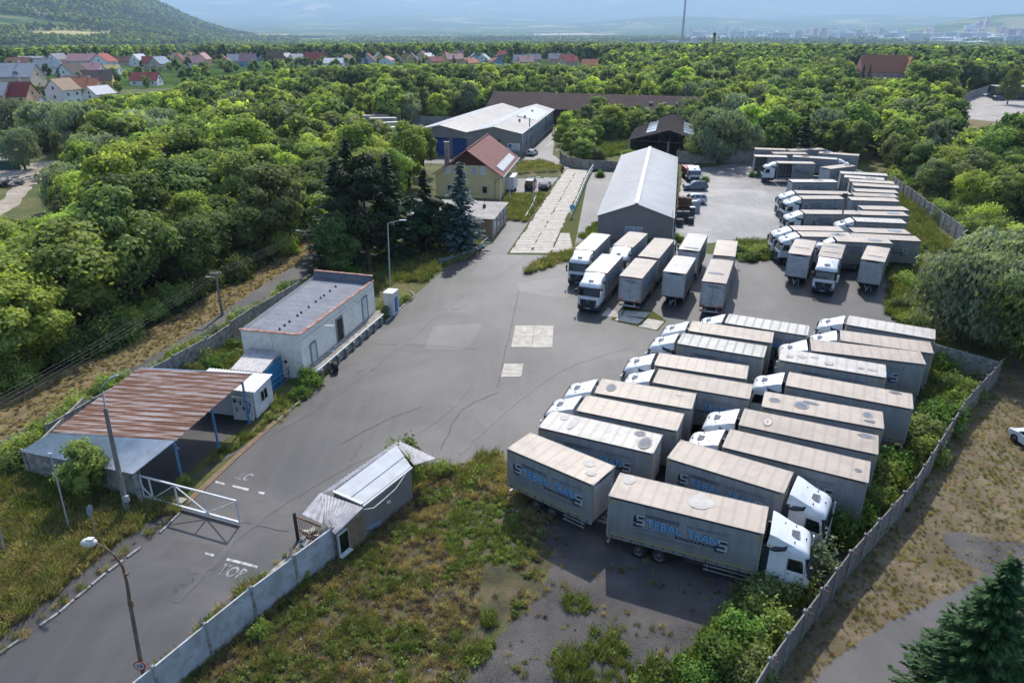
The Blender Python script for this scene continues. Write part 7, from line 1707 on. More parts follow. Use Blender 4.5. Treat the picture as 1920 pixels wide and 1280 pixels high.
def conifer(name, seed, H=10.0, Rr=2.4, levels=24, nb=11, seg=6, size=.3, mats=None, dense=1):
 rg = np.random.default_rng(seed); P = []; N = []; T = []; W = []
 tr = MB(); tr.tube([(0, 0, 0), (0, 0, H * .97)], [H * .016, .02], 6)
 for l in range(levels):
  f = l / levels; z = H * (.07 + .93 * f); r = Rr * (1 - f) ** .85 * rg.uniform(.85, 1.1); 
  for b in range(max(4, int(nb * (1 - f * .5)))):
   a = rg.uniform(0, 2 * math.pi); rr = r * rg.uniform(.6, 1.15); dx, dy = math.cos(a), math.sin(a)
   sg = max(2, int(seg * (rr / Rr) + 2))
   for q in range(sg):
    t = (q + .6) / sg; droop = -.25 * rr * t + .18 * rr * t * t * 1.6 + (.05 if t > .8 else 0)
    for e in range(2 * dense):
     o = rg.normal(size=3) * .10 * (1 - .3 * t); wd = (1 - t) * .25 * rr
     side = rg.uniform(-1, 1) * wd
     P.append((dx * rr * t - dy * side + o[0], dy * rr * t + dx * side + o[1], z + droop - abs(side) * .25 + o[2] * .6)); 
     N.append((rg.normal() * .35 + dx * .3, rg.normal() * .35 + dy * .3, 1)); T.append((dx + rg.normal() * .35, dy + rg.normal() * .35, -.25 + rg.normal() * .2)); W.append(t)
 P = np.array(P); N = unit(np.array(N)); T = unit(np.array(T)); U = unit(np.cross(N, T)); s = rg.uniform(.7, 1.3, (len(P), 1)) * size
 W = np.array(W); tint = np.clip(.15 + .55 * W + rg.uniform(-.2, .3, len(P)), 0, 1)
 # thin spikes at the tips
 return quads_mesh(name, P, U * s * .32, T * s * .75, tint, mats or [L_SPRUCE, M_BARK], tr)
def bush(name, seed, n, size, mats, H=2.0, Rr=1.3, clumps=16):
 rg = np.random.default_rng(seed); d = unit(rg.normal(size=(clumps, 3))); d[:, 2] = np.abs(d[:, 2])
 C = d * rg.uniform(.3, .8, (clumps, 1)) * np.array([[Rr, Rr, H * .8]]); rc = rg.uniform(.25, .5, clumps) * Rr
 k = rg.integers(0, clumps, n); dd = unit(rg.normal(size=(n, 3)) + np.array([[0, 0, .4]])); P = C[k] + dd * rc[k, None] * rg.uniform(.5, 1.1, (n, 1)) * np.array([[1, 1, 1.25]])
 sh = rg.random(n) < .12; P[sh, 2] += rg.uniform(0, H * .25, sh.sum()); P[:, 2] = np.abs(P[:, 2])
 N = unit(dd + rg.normal(size=(n, 3)) * .6); tint = np.clip(.4 * rg.uniform(0, 1, clumps)[k] + .4 * rg.uniform(0, 1, n) + .2 * P[:, 2] / H, 0, 1)
 return quads_mesh(name, *leafquads(rg, P, N, size, size * 1.3), tint, mats)
def tuft(name, seed, n, h_, spread, mats, wdt=.03, lean=.35, head=False):
 rg = np.random.default_rng(seed); a = rg.uniform(0, 2*math.pi, n); r = rg.uniform(0, 1, n) ** .6 * spread; hh = h_ * rg.uniform(.5, 1.1, n)
 base = np.stack([r * np.cos(a), r * np.sin(a), np.zeros(n)], 1); tip = base + np.stack([rg.normal(size=n) * lean * hh, rg.normal(size=n) * lean * hh, hh], 1)
 P = (base + tip) / 2; Vv = (tip - base) / 2; U = unit(np.cross(Vv, rg.normal(size=(n, 3)))) * wdt * rg.uniform(.6, 1.4, (n, 1))
 return quads_mesh(name, P, U, Vv, rg.uniform(0, 1, n), mats)

# ---- tree shapes
NEAR = {
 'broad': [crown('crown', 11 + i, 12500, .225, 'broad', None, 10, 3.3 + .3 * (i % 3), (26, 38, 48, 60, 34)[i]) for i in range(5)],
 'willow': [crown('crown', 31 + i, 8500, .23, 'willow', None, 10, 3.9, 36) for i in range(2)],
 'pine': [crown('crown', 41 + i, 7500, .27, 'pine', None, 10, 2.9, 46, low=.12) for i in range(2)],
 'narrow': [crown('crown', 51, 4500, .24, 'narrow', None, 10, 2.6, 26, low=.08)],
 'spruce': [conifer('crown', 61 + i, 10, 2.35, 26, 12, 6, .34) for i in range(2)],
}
MIDT = {
 'broad': [crown('crown', 71 + i, 3000, .44, 'broad', None, 10, 3.2 + .35 * (i % 3), 22 + 5 * i) for i in range(6)],
 'willow': [crown('crown', 81 + i, 2400, .42, 'willow', None, 10, 3.9, 26) for i in range(1)],
 'pine': [crown('crown', 85, 2000, .5, 'pine', None, 10, 2.7, 30, low=.12)],
 'narrow': [crown('crown', 86, 1400, .45, 'narrow', None, 10, 2.4, 18, low=.08)],
 'spruce': [conifer('crown', 87, 10, 2.2, 16, 8, 4, .6)],
}
LEAFM = {'bush': L_BUSH, 'bright': L_BRIGHT, 'mid': L_MID, 'dark': L_DARK, 'olive': L_OLIVE, 'willow': L_WILLOW, 'pine': L_PINE, 'spruce': L_SPRUCE, 'blue': L_BLUESP}
WORDS = {'bright': 'bright green leafy', 'mid': 'mid green leafy', 'dark': 'dark green leafy', 'olive': 'olive green leafy', 'willow': 'grey green willow', 'pine': 'dark pine', 'spruce': 'green spruce', 'blue': 'blue green spruce'}
trng = random.Random(5)
NAMES = {'broad': 'leafy_tree', 'willow': 'willow_tree', 'pine': 'pine_tree', 'narrow': 'slender_tree', 'spruce': 'spruce_tree'}
TRUNKM = {}
def trunkmesh():
 s = MB(); s.tube([(0, 0, 0), (.12, .05, 1.2), (.05, .1, 3)], [.24, .19, .15], 8); s.tube([(.1, .1, 2.2), (.8, .3, 4.0)], [.11, .05], 6); s.tube([(.05, .1, 2.6), (-.7, -.3, 4.6)], [.1, .05], 6); return s.mesh('trunk', M_BARK)
TRM = trunkmesh()
def tree(x, y, h_, shape, colr, label, group=None, near=True, wide=1.0, z=0.0, lean=0):
 lib = NEAR if near else MIDT; me = trng.choice(lib[shape]); s = h_ / 10.0
 r = empty(NAMES[shape], (x, y, z), trng.uniform(0, 6.28), label, 'tree', group); r.scale = (s * wide, s * wide, s)
 o = mo('crown', me, r); o.material_slots[0].link = 'OBJECT'; o.material_slots[0].material = LEAFM[colr]
 mo('trunk', TRM, r); return r
def nfree(x, y, rad, L):
 for a, b, r2 in L:
  if (a - x) ** 2 + (b - y) ** 2 < (rad + r2) ** 2: return False
 return True
TAKEN = []   # x, y, radius of every tree placed
def T(px, h_, shape, colr, label, wide=1.0, near=None, group=None):
 p = G(*px); near = (p.y < 165) if near is None else near; TAKEN.append((p.x, p.y, h_ * .24 * wide)); return tree(p.x, p.y, h_, shape, colr, label, group, near, wide)
# conifers and other trees one can pick out
T((645, 500), 14.5, 'spruce', 'pine', 'dark pine at the left of the conifer clump beside the lamp post', 1.5); T((692, 508), 15.5, 'pine', 'pine', 'tallest dark pine in the conifer clump beside the lamp post', .95)
T((735, 488), 14.5, 'spruce', 'pine', 'dark pine right of the tallest one in the conifer clump', 1.1); T((665, 465), 15.5, 'spruce', 'pine', 'dark pine at the back of the conifer clump', 1.1); T((640, 520), 8.5, 'broad', 'dark', 'small dark tree at the foot of the conifer clump behind the white building', 1.0)
T((800, 470), 11.6, 'spruce', 'pine', 'dark spruce between the pine clump and the blue spruce', 1.35); T((772, 478), 8.5, 'pine', 'pine', 'low dark pine below the dark spruce', 1.2); T((826, 468), 7.6, 'pine', 'pine', 'low spreading pine just left of the blue spruce', 1.25)
T((866, 470), 12.6, 'spruce', 'blue', 'tall blue spruce beside the low tan shed', 1.25)
T((768, 352), 12.5, 'broad', 'bright', 'bright green tree left of the yellow house', .95); T((795, 330), 10, 'broad', 'mid', 'mid green tree between the yellow house and the blue doors', .9); T((745, 375), 9.5, 'broad', 'mid', 'mid green tree behind the pine clump near the yellow house', .9)
T((606, 470), 8.5, 'narrow', 'mid', 'slim green tree beside the round sign at the end of the side road', 1.3); T((622, 498), 6.5, 'narrow', 'mid', 'small slim tree just behind the white building', 1.4)
T((1345, 306), 13.5, 'willow', 'willow', 'large grey green willow behind the grey hall', 1.35, True); T((1302, 304), 6.0, 'broad', 'mid', 'round green tree at the corner of the truss shed', 1.15, True); T((1395, 300), 9, 'willow', 'willow', 'smaller willow right of the large one behind the far yard', 1.1, True)
T((1455, 292), 12, 'broad', 'mid', 'mid green tree right behind the rear lorries of the far yard', 1.2, True)
T((1795, 640), 10.5, 'willow', 'willow', 'big grey green willow hanging over the yard corner', 1.15); T((1850, 655), 10.5, 'willow', 'willow', 'second big willow right of the yard corner', 1.25); T((1905, 690), 9.5, 'willow', 'dark', 'dark willow at the right edge beyond the wall corner', 1.3); T((1835, 600), 11, 'willow', 'willow', 'big willow behind the yard corner', 1.35); T((1905, 600), 11, 'willow', 'olive', 'tall olive willow at the right edge of the photo', 1.3)
T((1775, 262), 11, 'broad', 'dark', 'round dark green tree at the edge of the pale yard', 1.1, True); T((1745, 205), 17, 'broad', 'dark', 'large dark tree right of the red roofed manor', 1.2, True); T((1888, 196), 15, 'willow', 'olive', 'tall drooping birch above the pale yard', .75, True)
T((1905, 330), 14, 'willow', 'dark', 'large dark tree at the right edge below the pale yard', 1.4, True); T((1850, 345), 11, 'broad', 'mid', 'mid green tree left of the large dark edge tree', 1.2, True)
T((48, 318), 10, 'willow', 'willow', 'round grey willow standing alone beside the dusty track', 1.0, True); T((120, 322), 9, 'narrow', 'olive', 'slim poplar beside the white flatbed lorry', 1.0, True); T((155, 292), 14, 'willow', 'willow', 'tall grey willow behind the white flatbed lorry', 1.0, True); T((95, 280), 13, 'willow', 'willow', 'broad grey willow left of the flatbed lorry', 1.25, True); T((25, 262), 12, 'willow', 'willow', 'grey willow at the left edge behind the white terrace', 1.3, True)
T((172, 938), 4.6, 'broad', 'mid', 'small feathery tree growing in front of the canopy wall', .95)
T((785, 215), 9, 'broad', 'mid', 'round clipped looking tree left of the warehouse roof', 1.5, True); T((820, 215), 9, 'broad', 'bright', 'round bright tree beside the warehouse roof', 1.2, True)
T((1012, 226), 7, 'broad', 'mid', 'leafy tree in front of the left part of the brown barn', 1.1, True); T((1085, 232), 8, 'broad', 'bright', 'leafy tree in front of the middle of the brown barn', 1.1, True); T((1190, 240), 7, 'broad', 'olive', 'olive tree in front of the brown barn above the ruined frame', 1.1, True); T((905, 222), 7, 'broad', 'mid', 'leafy tree just behind the warehouse roof', 1.1, True)
T((1147, 262), 9.5, 'broad', 'bright', 'bright green tree on the green plot below the brown barn', 1.0, True); T((1120, 235), 9, 'broad', 'mid', 'tree in front of the brown barn left of the ruined frame', 1, True)
T((1070, 300), 6.5, 'broad', 'mid', 'mid green tree on the curved wall beside the lane', 1.2, True); T((1092, 306), 5.5, 'broad', 'mid', 'lower tree right of the one beside the lane', 1.2, True); T((1062, 270), 8, 'broad', 'bright', 'bright tree at the start of the lane bend', 1.1, True); T((1100, 250), 8, 'broad', 'olive', 'olive tree at the upper end of the green plot', 1.1, True)
T((1178, 308), 3.5, 'broad', 'mid', 'low shrub left of the grey hall roof', 1.3, True)
# near spruces in the lower right corner
near_sp = [conifer('crown', 91 + i, 10, 3.1, 42, 18, 11, .17, dense=3) for i in range(2)]
for i, (x, y, h_, lab) in enumerate(((20.6, 23.2, 9.3, 'large green spruce in the lower right corner of the photo'), (24.4, 24.4, 9.0, 'second spruce at the right edge behind the large one'), (17.2, 20.6, 4.2, 'small spruce tip at the bottom edge left of the large spruce'))):
 r = empty('spruce_tree', (x, y, 0), i * 2.0, lab, 'tree'); r.scale = (h_ / 10,) * 3; mo('crown', near_sp[i % 2], r); mo('trunk', TRM, r)
# dead tree
c = G(228, 330); dt = empty('dead_tree', (c.x, c.y, 0), 0, 'bare bleached dead tree among the woods left of the poplar', 'tree'); s = MB(); rr = random.Random(3)
def limb(p, d, l, r, n):
 q = p + d * l; s.tube([p, p.lerp(q, .5) + V(rr.uniform(-.1, .1), 0, rr.uniform(-.1, .1)) * l, q], [r, r * .75, r * .5], 5)
 if n:
  for _ in range(3): limb(q, (d + V(rr.uniform(-.8, .8), rr.uniform(-.8, .8), rr.uniform(-.3, .5))).normalized(), l * .68, r * .5, n - 1)
limb(V(0, 0, 0), V(.1, 0, 1), 4.5, .22, 4); s.build('trunk', M_DEADW, dt)

# ---- woods: dart throwing inside world polygons, kept out of the open ground
W1 = [(-62,38),(-47,51),(-41,66),(-35.5,88),(-30.5,108),(-25,122),(-22,140),(-24,160),(-34,176),(-60,186),(-85,178),(-94,166),(-86,150),(-80,135),(-78,118),(-84,108),(-100,100),(-100,60)]
W2 = [(-165,186),(-100,182),(-62,190),(-58,225),(-52,262),(-200,262),(-240,440),(-120,440),(-165,300)]
W2 = [(-110,182),(-60,192),(-56,236),(-20,244),(-12,262),(62,262),(62,232),(48,214),(50,205),(58,205),(60,172),(52,170),(60,169),(82,168),(80,150),(76,135),(78,118),(84,105),(78,95),(68,88),(60,80),(52,74),(50,66),(54,60),(70,62),(110,90),(200,160),(300,230),(300,430),(-330,430),(-250,250),(-150,196)]
Wc = [(15.5,176),(20,174),(20,190),(24,200),(40,205),(50,214),(56,222),(20,238),(15,225)]
Wd = [(28,172),(33,171),(34,176),(29,180)]
OPEN = [[(p.x, p.y) for p in q] for q in (UPY, UPY2, TRK, gp((-60,330),(-60,250),(20,262),(40,300)), gp((1780,160),(2000,150),(2000,250),(1850,262),(1770,270)), gp((560,182),(700,180),(720,210),(650,212),(560,196)))]
LOWH = [(60,60),(110,80),(110,130),(82,120),(78,100),(60,80),(52,70)]
HOUSES = [  # base px, width m, depth m, wall height, ridge height, rotation, wall colour, roof colour
 (41,133,15,10,6,9,5,'yel','brn'),(66,132,17,11,8.5,9.5,5,'bei','gry'),(95,139,16,9,4.5,9,10,'wht','lgr'),(112,126,13,10,6,10,80,'wht','gry'),(137,119,12,9,5,9,10,'red','drd'),(131,131,9,8,4,7,0,'ora','ora'),
 (160,131,19,12,6.5,11,8,'lgr','pnk'),(198,131,12,14,6,11,85,'wht','red'),(172,148,14,9,5.5,9,8,'wht','pnk'),(140,152,12,12,4.5,9.5,70,'wht','dbr'),(187,164,14,11,4,8.5,20,'yel','dbr'),(146,168,13,9,3.5,6.5,15,'wht','brn'),(163,177,12,10,3,7,12,'ora','ora'),
 (188,186,10,8,2.5,5.5,70,'wht','wht'),(28,176,25,13,8,13.5,3,'bei','lgr'),(14,148,12,9,4,7.5,10,'gry','blu'),(36,206,13,9,5.5,10,2,'pea','drd'),(0,207,11,9,6,10,0,'pnk','lgr'),(-4,172,10,9,6,10,0,'red','drd'),
 (263,124,11,11,4,9,75,'wht','wht'),(287,130,12,9,4.5,9,15,'bei','red'),(302,131,11,11,4.5,9,70,'bei','blu'),(276,160,14,9,3,6.5,5,'wht','drd'),(124,196,9,9,6,10,75,'wht','tan'),(212,140,11,8,4,6,5,'wht','yel'),(230,124,14,9,3.5,7,5,'bei','brn'),(60,205,9,6,3,5,0,'wht','tan')]
hr = random.Random(11)
x = 322
while x < 960:
 y = 118 + hr.uniform(-7, 11)
 HOUSES.append((x, y, hr.uniform(10, 16), hr.uniform(8, 11), hr.uniform(3, 5), hr.uniform(7, 9.5), hr.uniform(0, 110), hr.choice(('wht','wht','bei','yel','lgr','pea','blw')), hr.choice(('drd','red','brn','lgr','pnk','gry','ora','wht','dbr'))))
 x += hr.uniform(8, 26)
for q in ((975,121),(986,124),(1001,119),(1040,118),(1063,120),(1069,124),(1128,132,30)): HOUSES.append((q[0], q[1], q[2] if len(q) > 2 else 11, 10, 3.5, 7.5, 8, hr.choice(('wht','pnk','bei')), 'ora' if len(q) > 2 else hr.choice(('gry','pnk','red'))))
HPOS = []
for h_ in HOUSES: g = GT(h_[0], h_[1]); HPOS.append((g.x, g.y, max(h_[2], h_[3]) * .62, g.z))
MANOR = GT(1650, 146)
def in_view(x, y, m=60, zt=14):
 u, v = PX((x, y, 0)); u2, v2 = PX((x, y, zt)); return -m < u < 1920 + m and v2 < 1330
cand = []; rr = random.Random(21)
def blocked(x, y, r):
 for q in OPEN:
  if inpoly(x, y, q): return True
 for a, b, c_, _ in HPOS:
  if (a - x) ** 2 + (b - y) ** 2 < (c_ + r * .6) ** 2: return True
  # keep the view of a house open just in front of it
  if abs(x * b / max(y, 1) - a) < c_ * .8 and 0 < b - y < 22: return True
 if (MANOR.x - x) ** 2 + (MANOR.y - y) ** 2 < 26 ** 2: return True
 if abs(x - MANOR.x * y / MANOR.y) < 16 and 0 < MANOR.y - y < 40: return True
 return False
grid = {}
SKYL = [(-100,240),(100,236),(135,195),(200,178),(320,172),(345,150),(450,138),(600,124),(960,120),(1100,126),(1290,106),(1590,108),(1596,148),(1708,148),(1716,112),(1960,118)]
def skyl(u):
 for (a, b), (c_, d_) in zip(SKYL, SKYL[1:]):
  if a <= u <= c_: return b + (d_ - b) * (u - a) / (c_ - a)
 return 120
def fit_h(x, y, h_, z=0, lo=3.0):
 """crowns of a wood end in an uneven but level skyline: lower the tree until it does not stand above it"""
 while h_ > lo:
  u, v = PX((x, y, z + h_))
  if u < 112 and y < 122 and v < 408: h_ -= .5; continue
  if u > 1785 and y < 246 and v < 240: h_ -= .5; continue
  if v >= skyl(u) + 5 * noise.noise(Vector((u / 30, 0, 0))): return h_
  h_ -= .5
 return None
def try_add(x, y, r):
 k = (int(x // 8), int(y // 8))
 for i in (-1, 0, 1):
  for j in (-1, 0, 1):
   for a, b, r2 in grid.get((k[0] + i, k[1] + j), ()):
    if (a - x) ** 2 + (b - y) ** 2 < ((r + r2) * .72) ** 2: return False
 grid.setdefault(k, []).append((x, y, r)); return True
for a, b, c_ in TAKEN: grid.setdefault((int(a // 8), int(b // 8)), []).append((a, b, c_))
def fill(poly, n, where):
 xs = [p[0] for p in poly]; ys = [p[1] for p in poly]
 for _ in range(n):
  x, y = rr.uniform(min(xs), max(xs)), rr.uniform(min(ys), max(ys))
  if not inpoly(x, y, poly): continue
  h_ = rr.uniform(7.5, 12.5)
  if where == 'W1':
   h_ = rr.choice((rr.uniform(7.5, 10), rr.uniform(10.5, 14)))
   if x < -.62 * (y * .915 + 11.7) : h_ = rr.uniform(6, 8)
   if y < 60: h_ = rr.uniform(8, 10)
  if where == 'Wc': h_ = rr.uniform(3.5, 5.5) if x < 24 or y < 203 else rr.uniform(5, 8)
  if where == 'W2':
   if y > 300: h_ = rr.uniform(9, 14)
   if x < -100 and y > 200: h_ = rr.uniform(6, 9.5)
   if inpoly(x, y, LOWH): h_ = rr.uniform(4, 7)
   if 60 < x < 100 and y < 165: h_ = rr.uniform(6, 9)
  if not in_view(x, y, 60, h_) or blocked(x, y, h_ * .3): continue
  h_ = fit_h(x, y, h_)
  if h_ is None: continue
  if where == 'W2' and x < -95 and y > 215 and rr.random() < .35: continue
  if try_add(x, y, h_ * (.34 if where in ('W1', 'W2') else .26)): cand.append((x, y, h_, where))
fill(W1, 9000, 'W1'); fill(W2, 42000, 'W2'); fill(Wc, 700, 'Wc')
def species(x, y, where):
 n = noise.noise(Vector((x / 22, y / 22, 2.0))); q = rr.random()
 if where == 'W1':
  if x < -70 and q < .4: return 'willow', 'willow'
  if n > -.12: return 'broad', 'bright' if q < .55 else 'mid' if q < .88 else 'dark'
  if n < -.25: return 'broad', 'dark' if q < .5 else 'olive'
  return 'broad', ('mid' if q < .5 else 'dark' if q < .75 else 'olive' if q < .9 else 'bright')
 if q < .035: return 'spruce', 'spruce' if q < .02 else 'pine'
 if q < .10: return 'willow', 'willow'
 if q < .17: return 'narrow', 'mid' if q < .14 else 'olive'
 if n > .15: return 'broad', 'bright' if q < .6 else 'mid'
 if n < -.2: return 'broad', 'dark' if q < .6 else 'mid'
 return 'broad', ('mid' if q < .5 else 'olive' if q < .7 else 'bright' if q < .85 else 'dark')
cand.sort(key=lambda q: -(q[2] / math.hypot(q[0], q[1])))
NT = 245
def place_word(x, y, where):
 if where == 'W1': return 'wood left of the side road' + (', along its verge' if x > -48 + (y - 50) * .25 else ', deeper inside')
 if where == 'Wc': return 'bushes around the green plot'
 if y > 262: return 'woods behind the brown barn'
 if x > 60 and y < 110: return 'thicket right of the far yard wall'
 if x > 40: return 'woods right of the far yard'
 return 'trees left of the warehouse'
rest = []
LM = [(5,455,'left photo edge'),(408,515,'utility pole with the cross arm'),(270,700,'rusty canopy'),(570,530,'white building'),(690,380,'pine clump'),(60,345,'dusty track'),(225,290,'dead tree'),(145,300,'white flatbed lorry'),(583,470,'round sign at the side road'),(60,690,'left end of the wires'),
 (860,290,'yellow house'),(100,190,'village'),(900,215,'double warehouse roof'),(720,225,'broken lorries'),(1100,270,'green plot'),(1240,240,'truss shed'),(1000,185,'brown barn, left half'),(1200,185,'brown barn, right half'),(1355,240,'large willow'),(1500,280,'rear lorries of the far yard'),
 (1640,330,'five stepped trailers'),(1755,410,'far right wall'),(1820,500,'big willows'),(1850,215,'pale yard'),(1650,130,'red roofed manor'),(1775,230,'round dark green tree'),(200,420,'centre of the left wood'),(450,350,'middle of the left woods'),(560,240,'slope behind the pine clump'),(350,250,'wood below the village')]
used = {}
for i, (x, y, h_, wh) in enumerate(cand):
 sh, co = species(x, y, wh)
 if i < NT:
  u, v = PX((x, y, h_ * .6)); a, b, nm = min(LM, key=lambda q: (q[0] - u) ** 2 + 1.6 * (q[1] - v) ** 2)
  dr = ('right of' if u > a else 'left of') if abs(u - a) > abs(v - b) else ('below' if v > b else 'above'); far_ = math.hypot(u - a, v - b) > 75
  lab = f'{WORDS[co]}{"" if co == "willow" else " tree"} {"well " if far_ else "just "}{dr} the {nm}'
  if 'wood' not in lab: lab += ' in the woods'
  for ex in ('', 'larger ', 'smaller ', 'broad ', 'low ', 'rounded '):
   if ex + lab not in used: break
  if len((ex + lab).split()) > 16: lab = lab.replace(' in the woods', '')
  lab = ex + lab; used[lab] = 1
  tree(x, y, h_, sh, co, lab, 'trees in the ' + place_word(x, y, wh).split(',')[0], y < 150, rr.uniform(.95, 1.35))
 else: rest.append((x, y, h_, sh, co))
# the remaining trees of the middle distance and the far woods, as one mass each
def midsrc(shape, colr, k):
 me = MIDT[shape][k % len(MIDT[shape])].copy(); me.materials[0] = LEAFM[colr]; return source('crown', me)
SRC = [('broad','bright',0),('broad','bright',1),('broad','mid',2),('broad','mid',3),('broad','dark',1),('broad','dark',2),('broad','olive',0),('willow','willow',0),('narrow','mid',0),('narrow','olive',0),('broad','mid',4),('broad','bright',5),('broad','olive',5),('spruce','spruce',0),('spruce','pine',0)]
srcs = [midsrc(*q) for q in SRC]; keys = [(a, b) for a, b, _ in SRC]
pts = []
for x, y, h_, sh, co in rest:
 op = [i for i, k in enumerate(keys) if k == (sh, co)] or [2]; pts.append((x, y, hgt(x, y) - .2, rr.uniform(0, 6.28), h_ / 10 * 1.08, rr.choice(op)))
scatter('middle_woods', pts, srcs, 'mass of mixed green trees in the middle distance', None)
FARS = []
for i, colr in enumerate(('mid', 'dark', 'bright', 'olive', 'mid', 'dark')):
 me = crown('crown', 101 + i, 330, 1.15, 'broad', [LEAFM[colr], M_BARK], 10, 3.6, 12, False, .1); FARS.append(source('crown', me))
FARS.append(source('crown', crown('crown', 120, 200, 1.1, 'narrow', [L_DARK, M_BARK], 10, 2.4, 10, False, .05)))
FIELDS = [[(GT(*q).x, GT(*q).y) for q in f] for f in (((42,71),(45,60),(120,57),(214,62),(210,73),(120,74)), ((225,116),(240,103),(450,97),(562,90),(568,98),(450,110),(320,114)), ((470,97),(560,92),(566,96),(470,101)), ((855,109),(860,97),(955,97),(955,109)), ((1760,139),(1775,123),(1990,121),(1990,139)))]
FIELDS += [[(GT(q[0], q[1] + dy).x, GT(q[0], q[1] + dy).y) for q, dy in zip(f, (-.5, -.5, 2.5, 2.5))] for f in FARF]
FIELDS.append([(GT(*q).x, GT(*q).y) for q in ((-60,250),(120,235),(220,215),(320,190),(330,135),(960,133),(1110,138),(1130,118),(960,108),(860,110),(700,112),(560,108),(320,111),(0,114),(-60,116))])   # village strip
CITYPX = [(1290,86),(1920,86),(1990,60),(1290,52)]
pts = []; fr = random.Random(31)
for _ in range(120000):
 r = 430 * math.exp(fr.random() ** 1.0 * math.log(5200 / 430.0)); az = fr.uniform(-41, 41)
 x, y = r * math.sin(R(az)), r * math.cos(R(az)); z = hgt(x, y); u, v = PX((x, y, z))
 if not -40 < u < 1960: continue
 if fr.random() > (r / 1150) ** 1.7: continue
 if any(inpoly(x, y, f) for f in FIELDS[:-1]): continue
 if inpoly(x, y, FIELDS[-1]) and fr.random() < .8: continue
 if 1575 < u < 1718 and r < 560 and PX((x, y, z + 9))[1] < 150: continue
 if v < 88 and u > 1285 and fr.random() < .72: continue
 hm = 99
 if u < 1130 and r < 700:
  hm = fit_h(x, y, 12.0, z, 3.2)
  if hm is None and fr.random() < .9: continue
  hm = hm or 8
 if inpoly(u, v, [(1180,80),(1310,80),(1310,92),(1180,92)]): continue
 if any((a - x) ** 2 + (b - y) ** 2 < (c_ + 3) ** 2 for a, b, c_, _ in HPOS): continue
 big = .95 + min(.7, r / 6000); dn = noise.noise(Vector((x / 300, y / 300, 0)))
 if r > 1800 and dn < -.32: continue
 k = fr.choice((0, 1, 4, 5, 3, 2)) if dn > -.05 else fr.choice((1, 5, 1, 0, 6)); pts.append((x, y, z - (1.5 if r > 800 else 0), fr.uniform(0, 6.28), min(fr.uniform(.85, 1.35) * big, hm / 10), k))
scatter('far_woods', pts, FARS, 'mass of dark green woods covering the plain towards the hazy city', None)

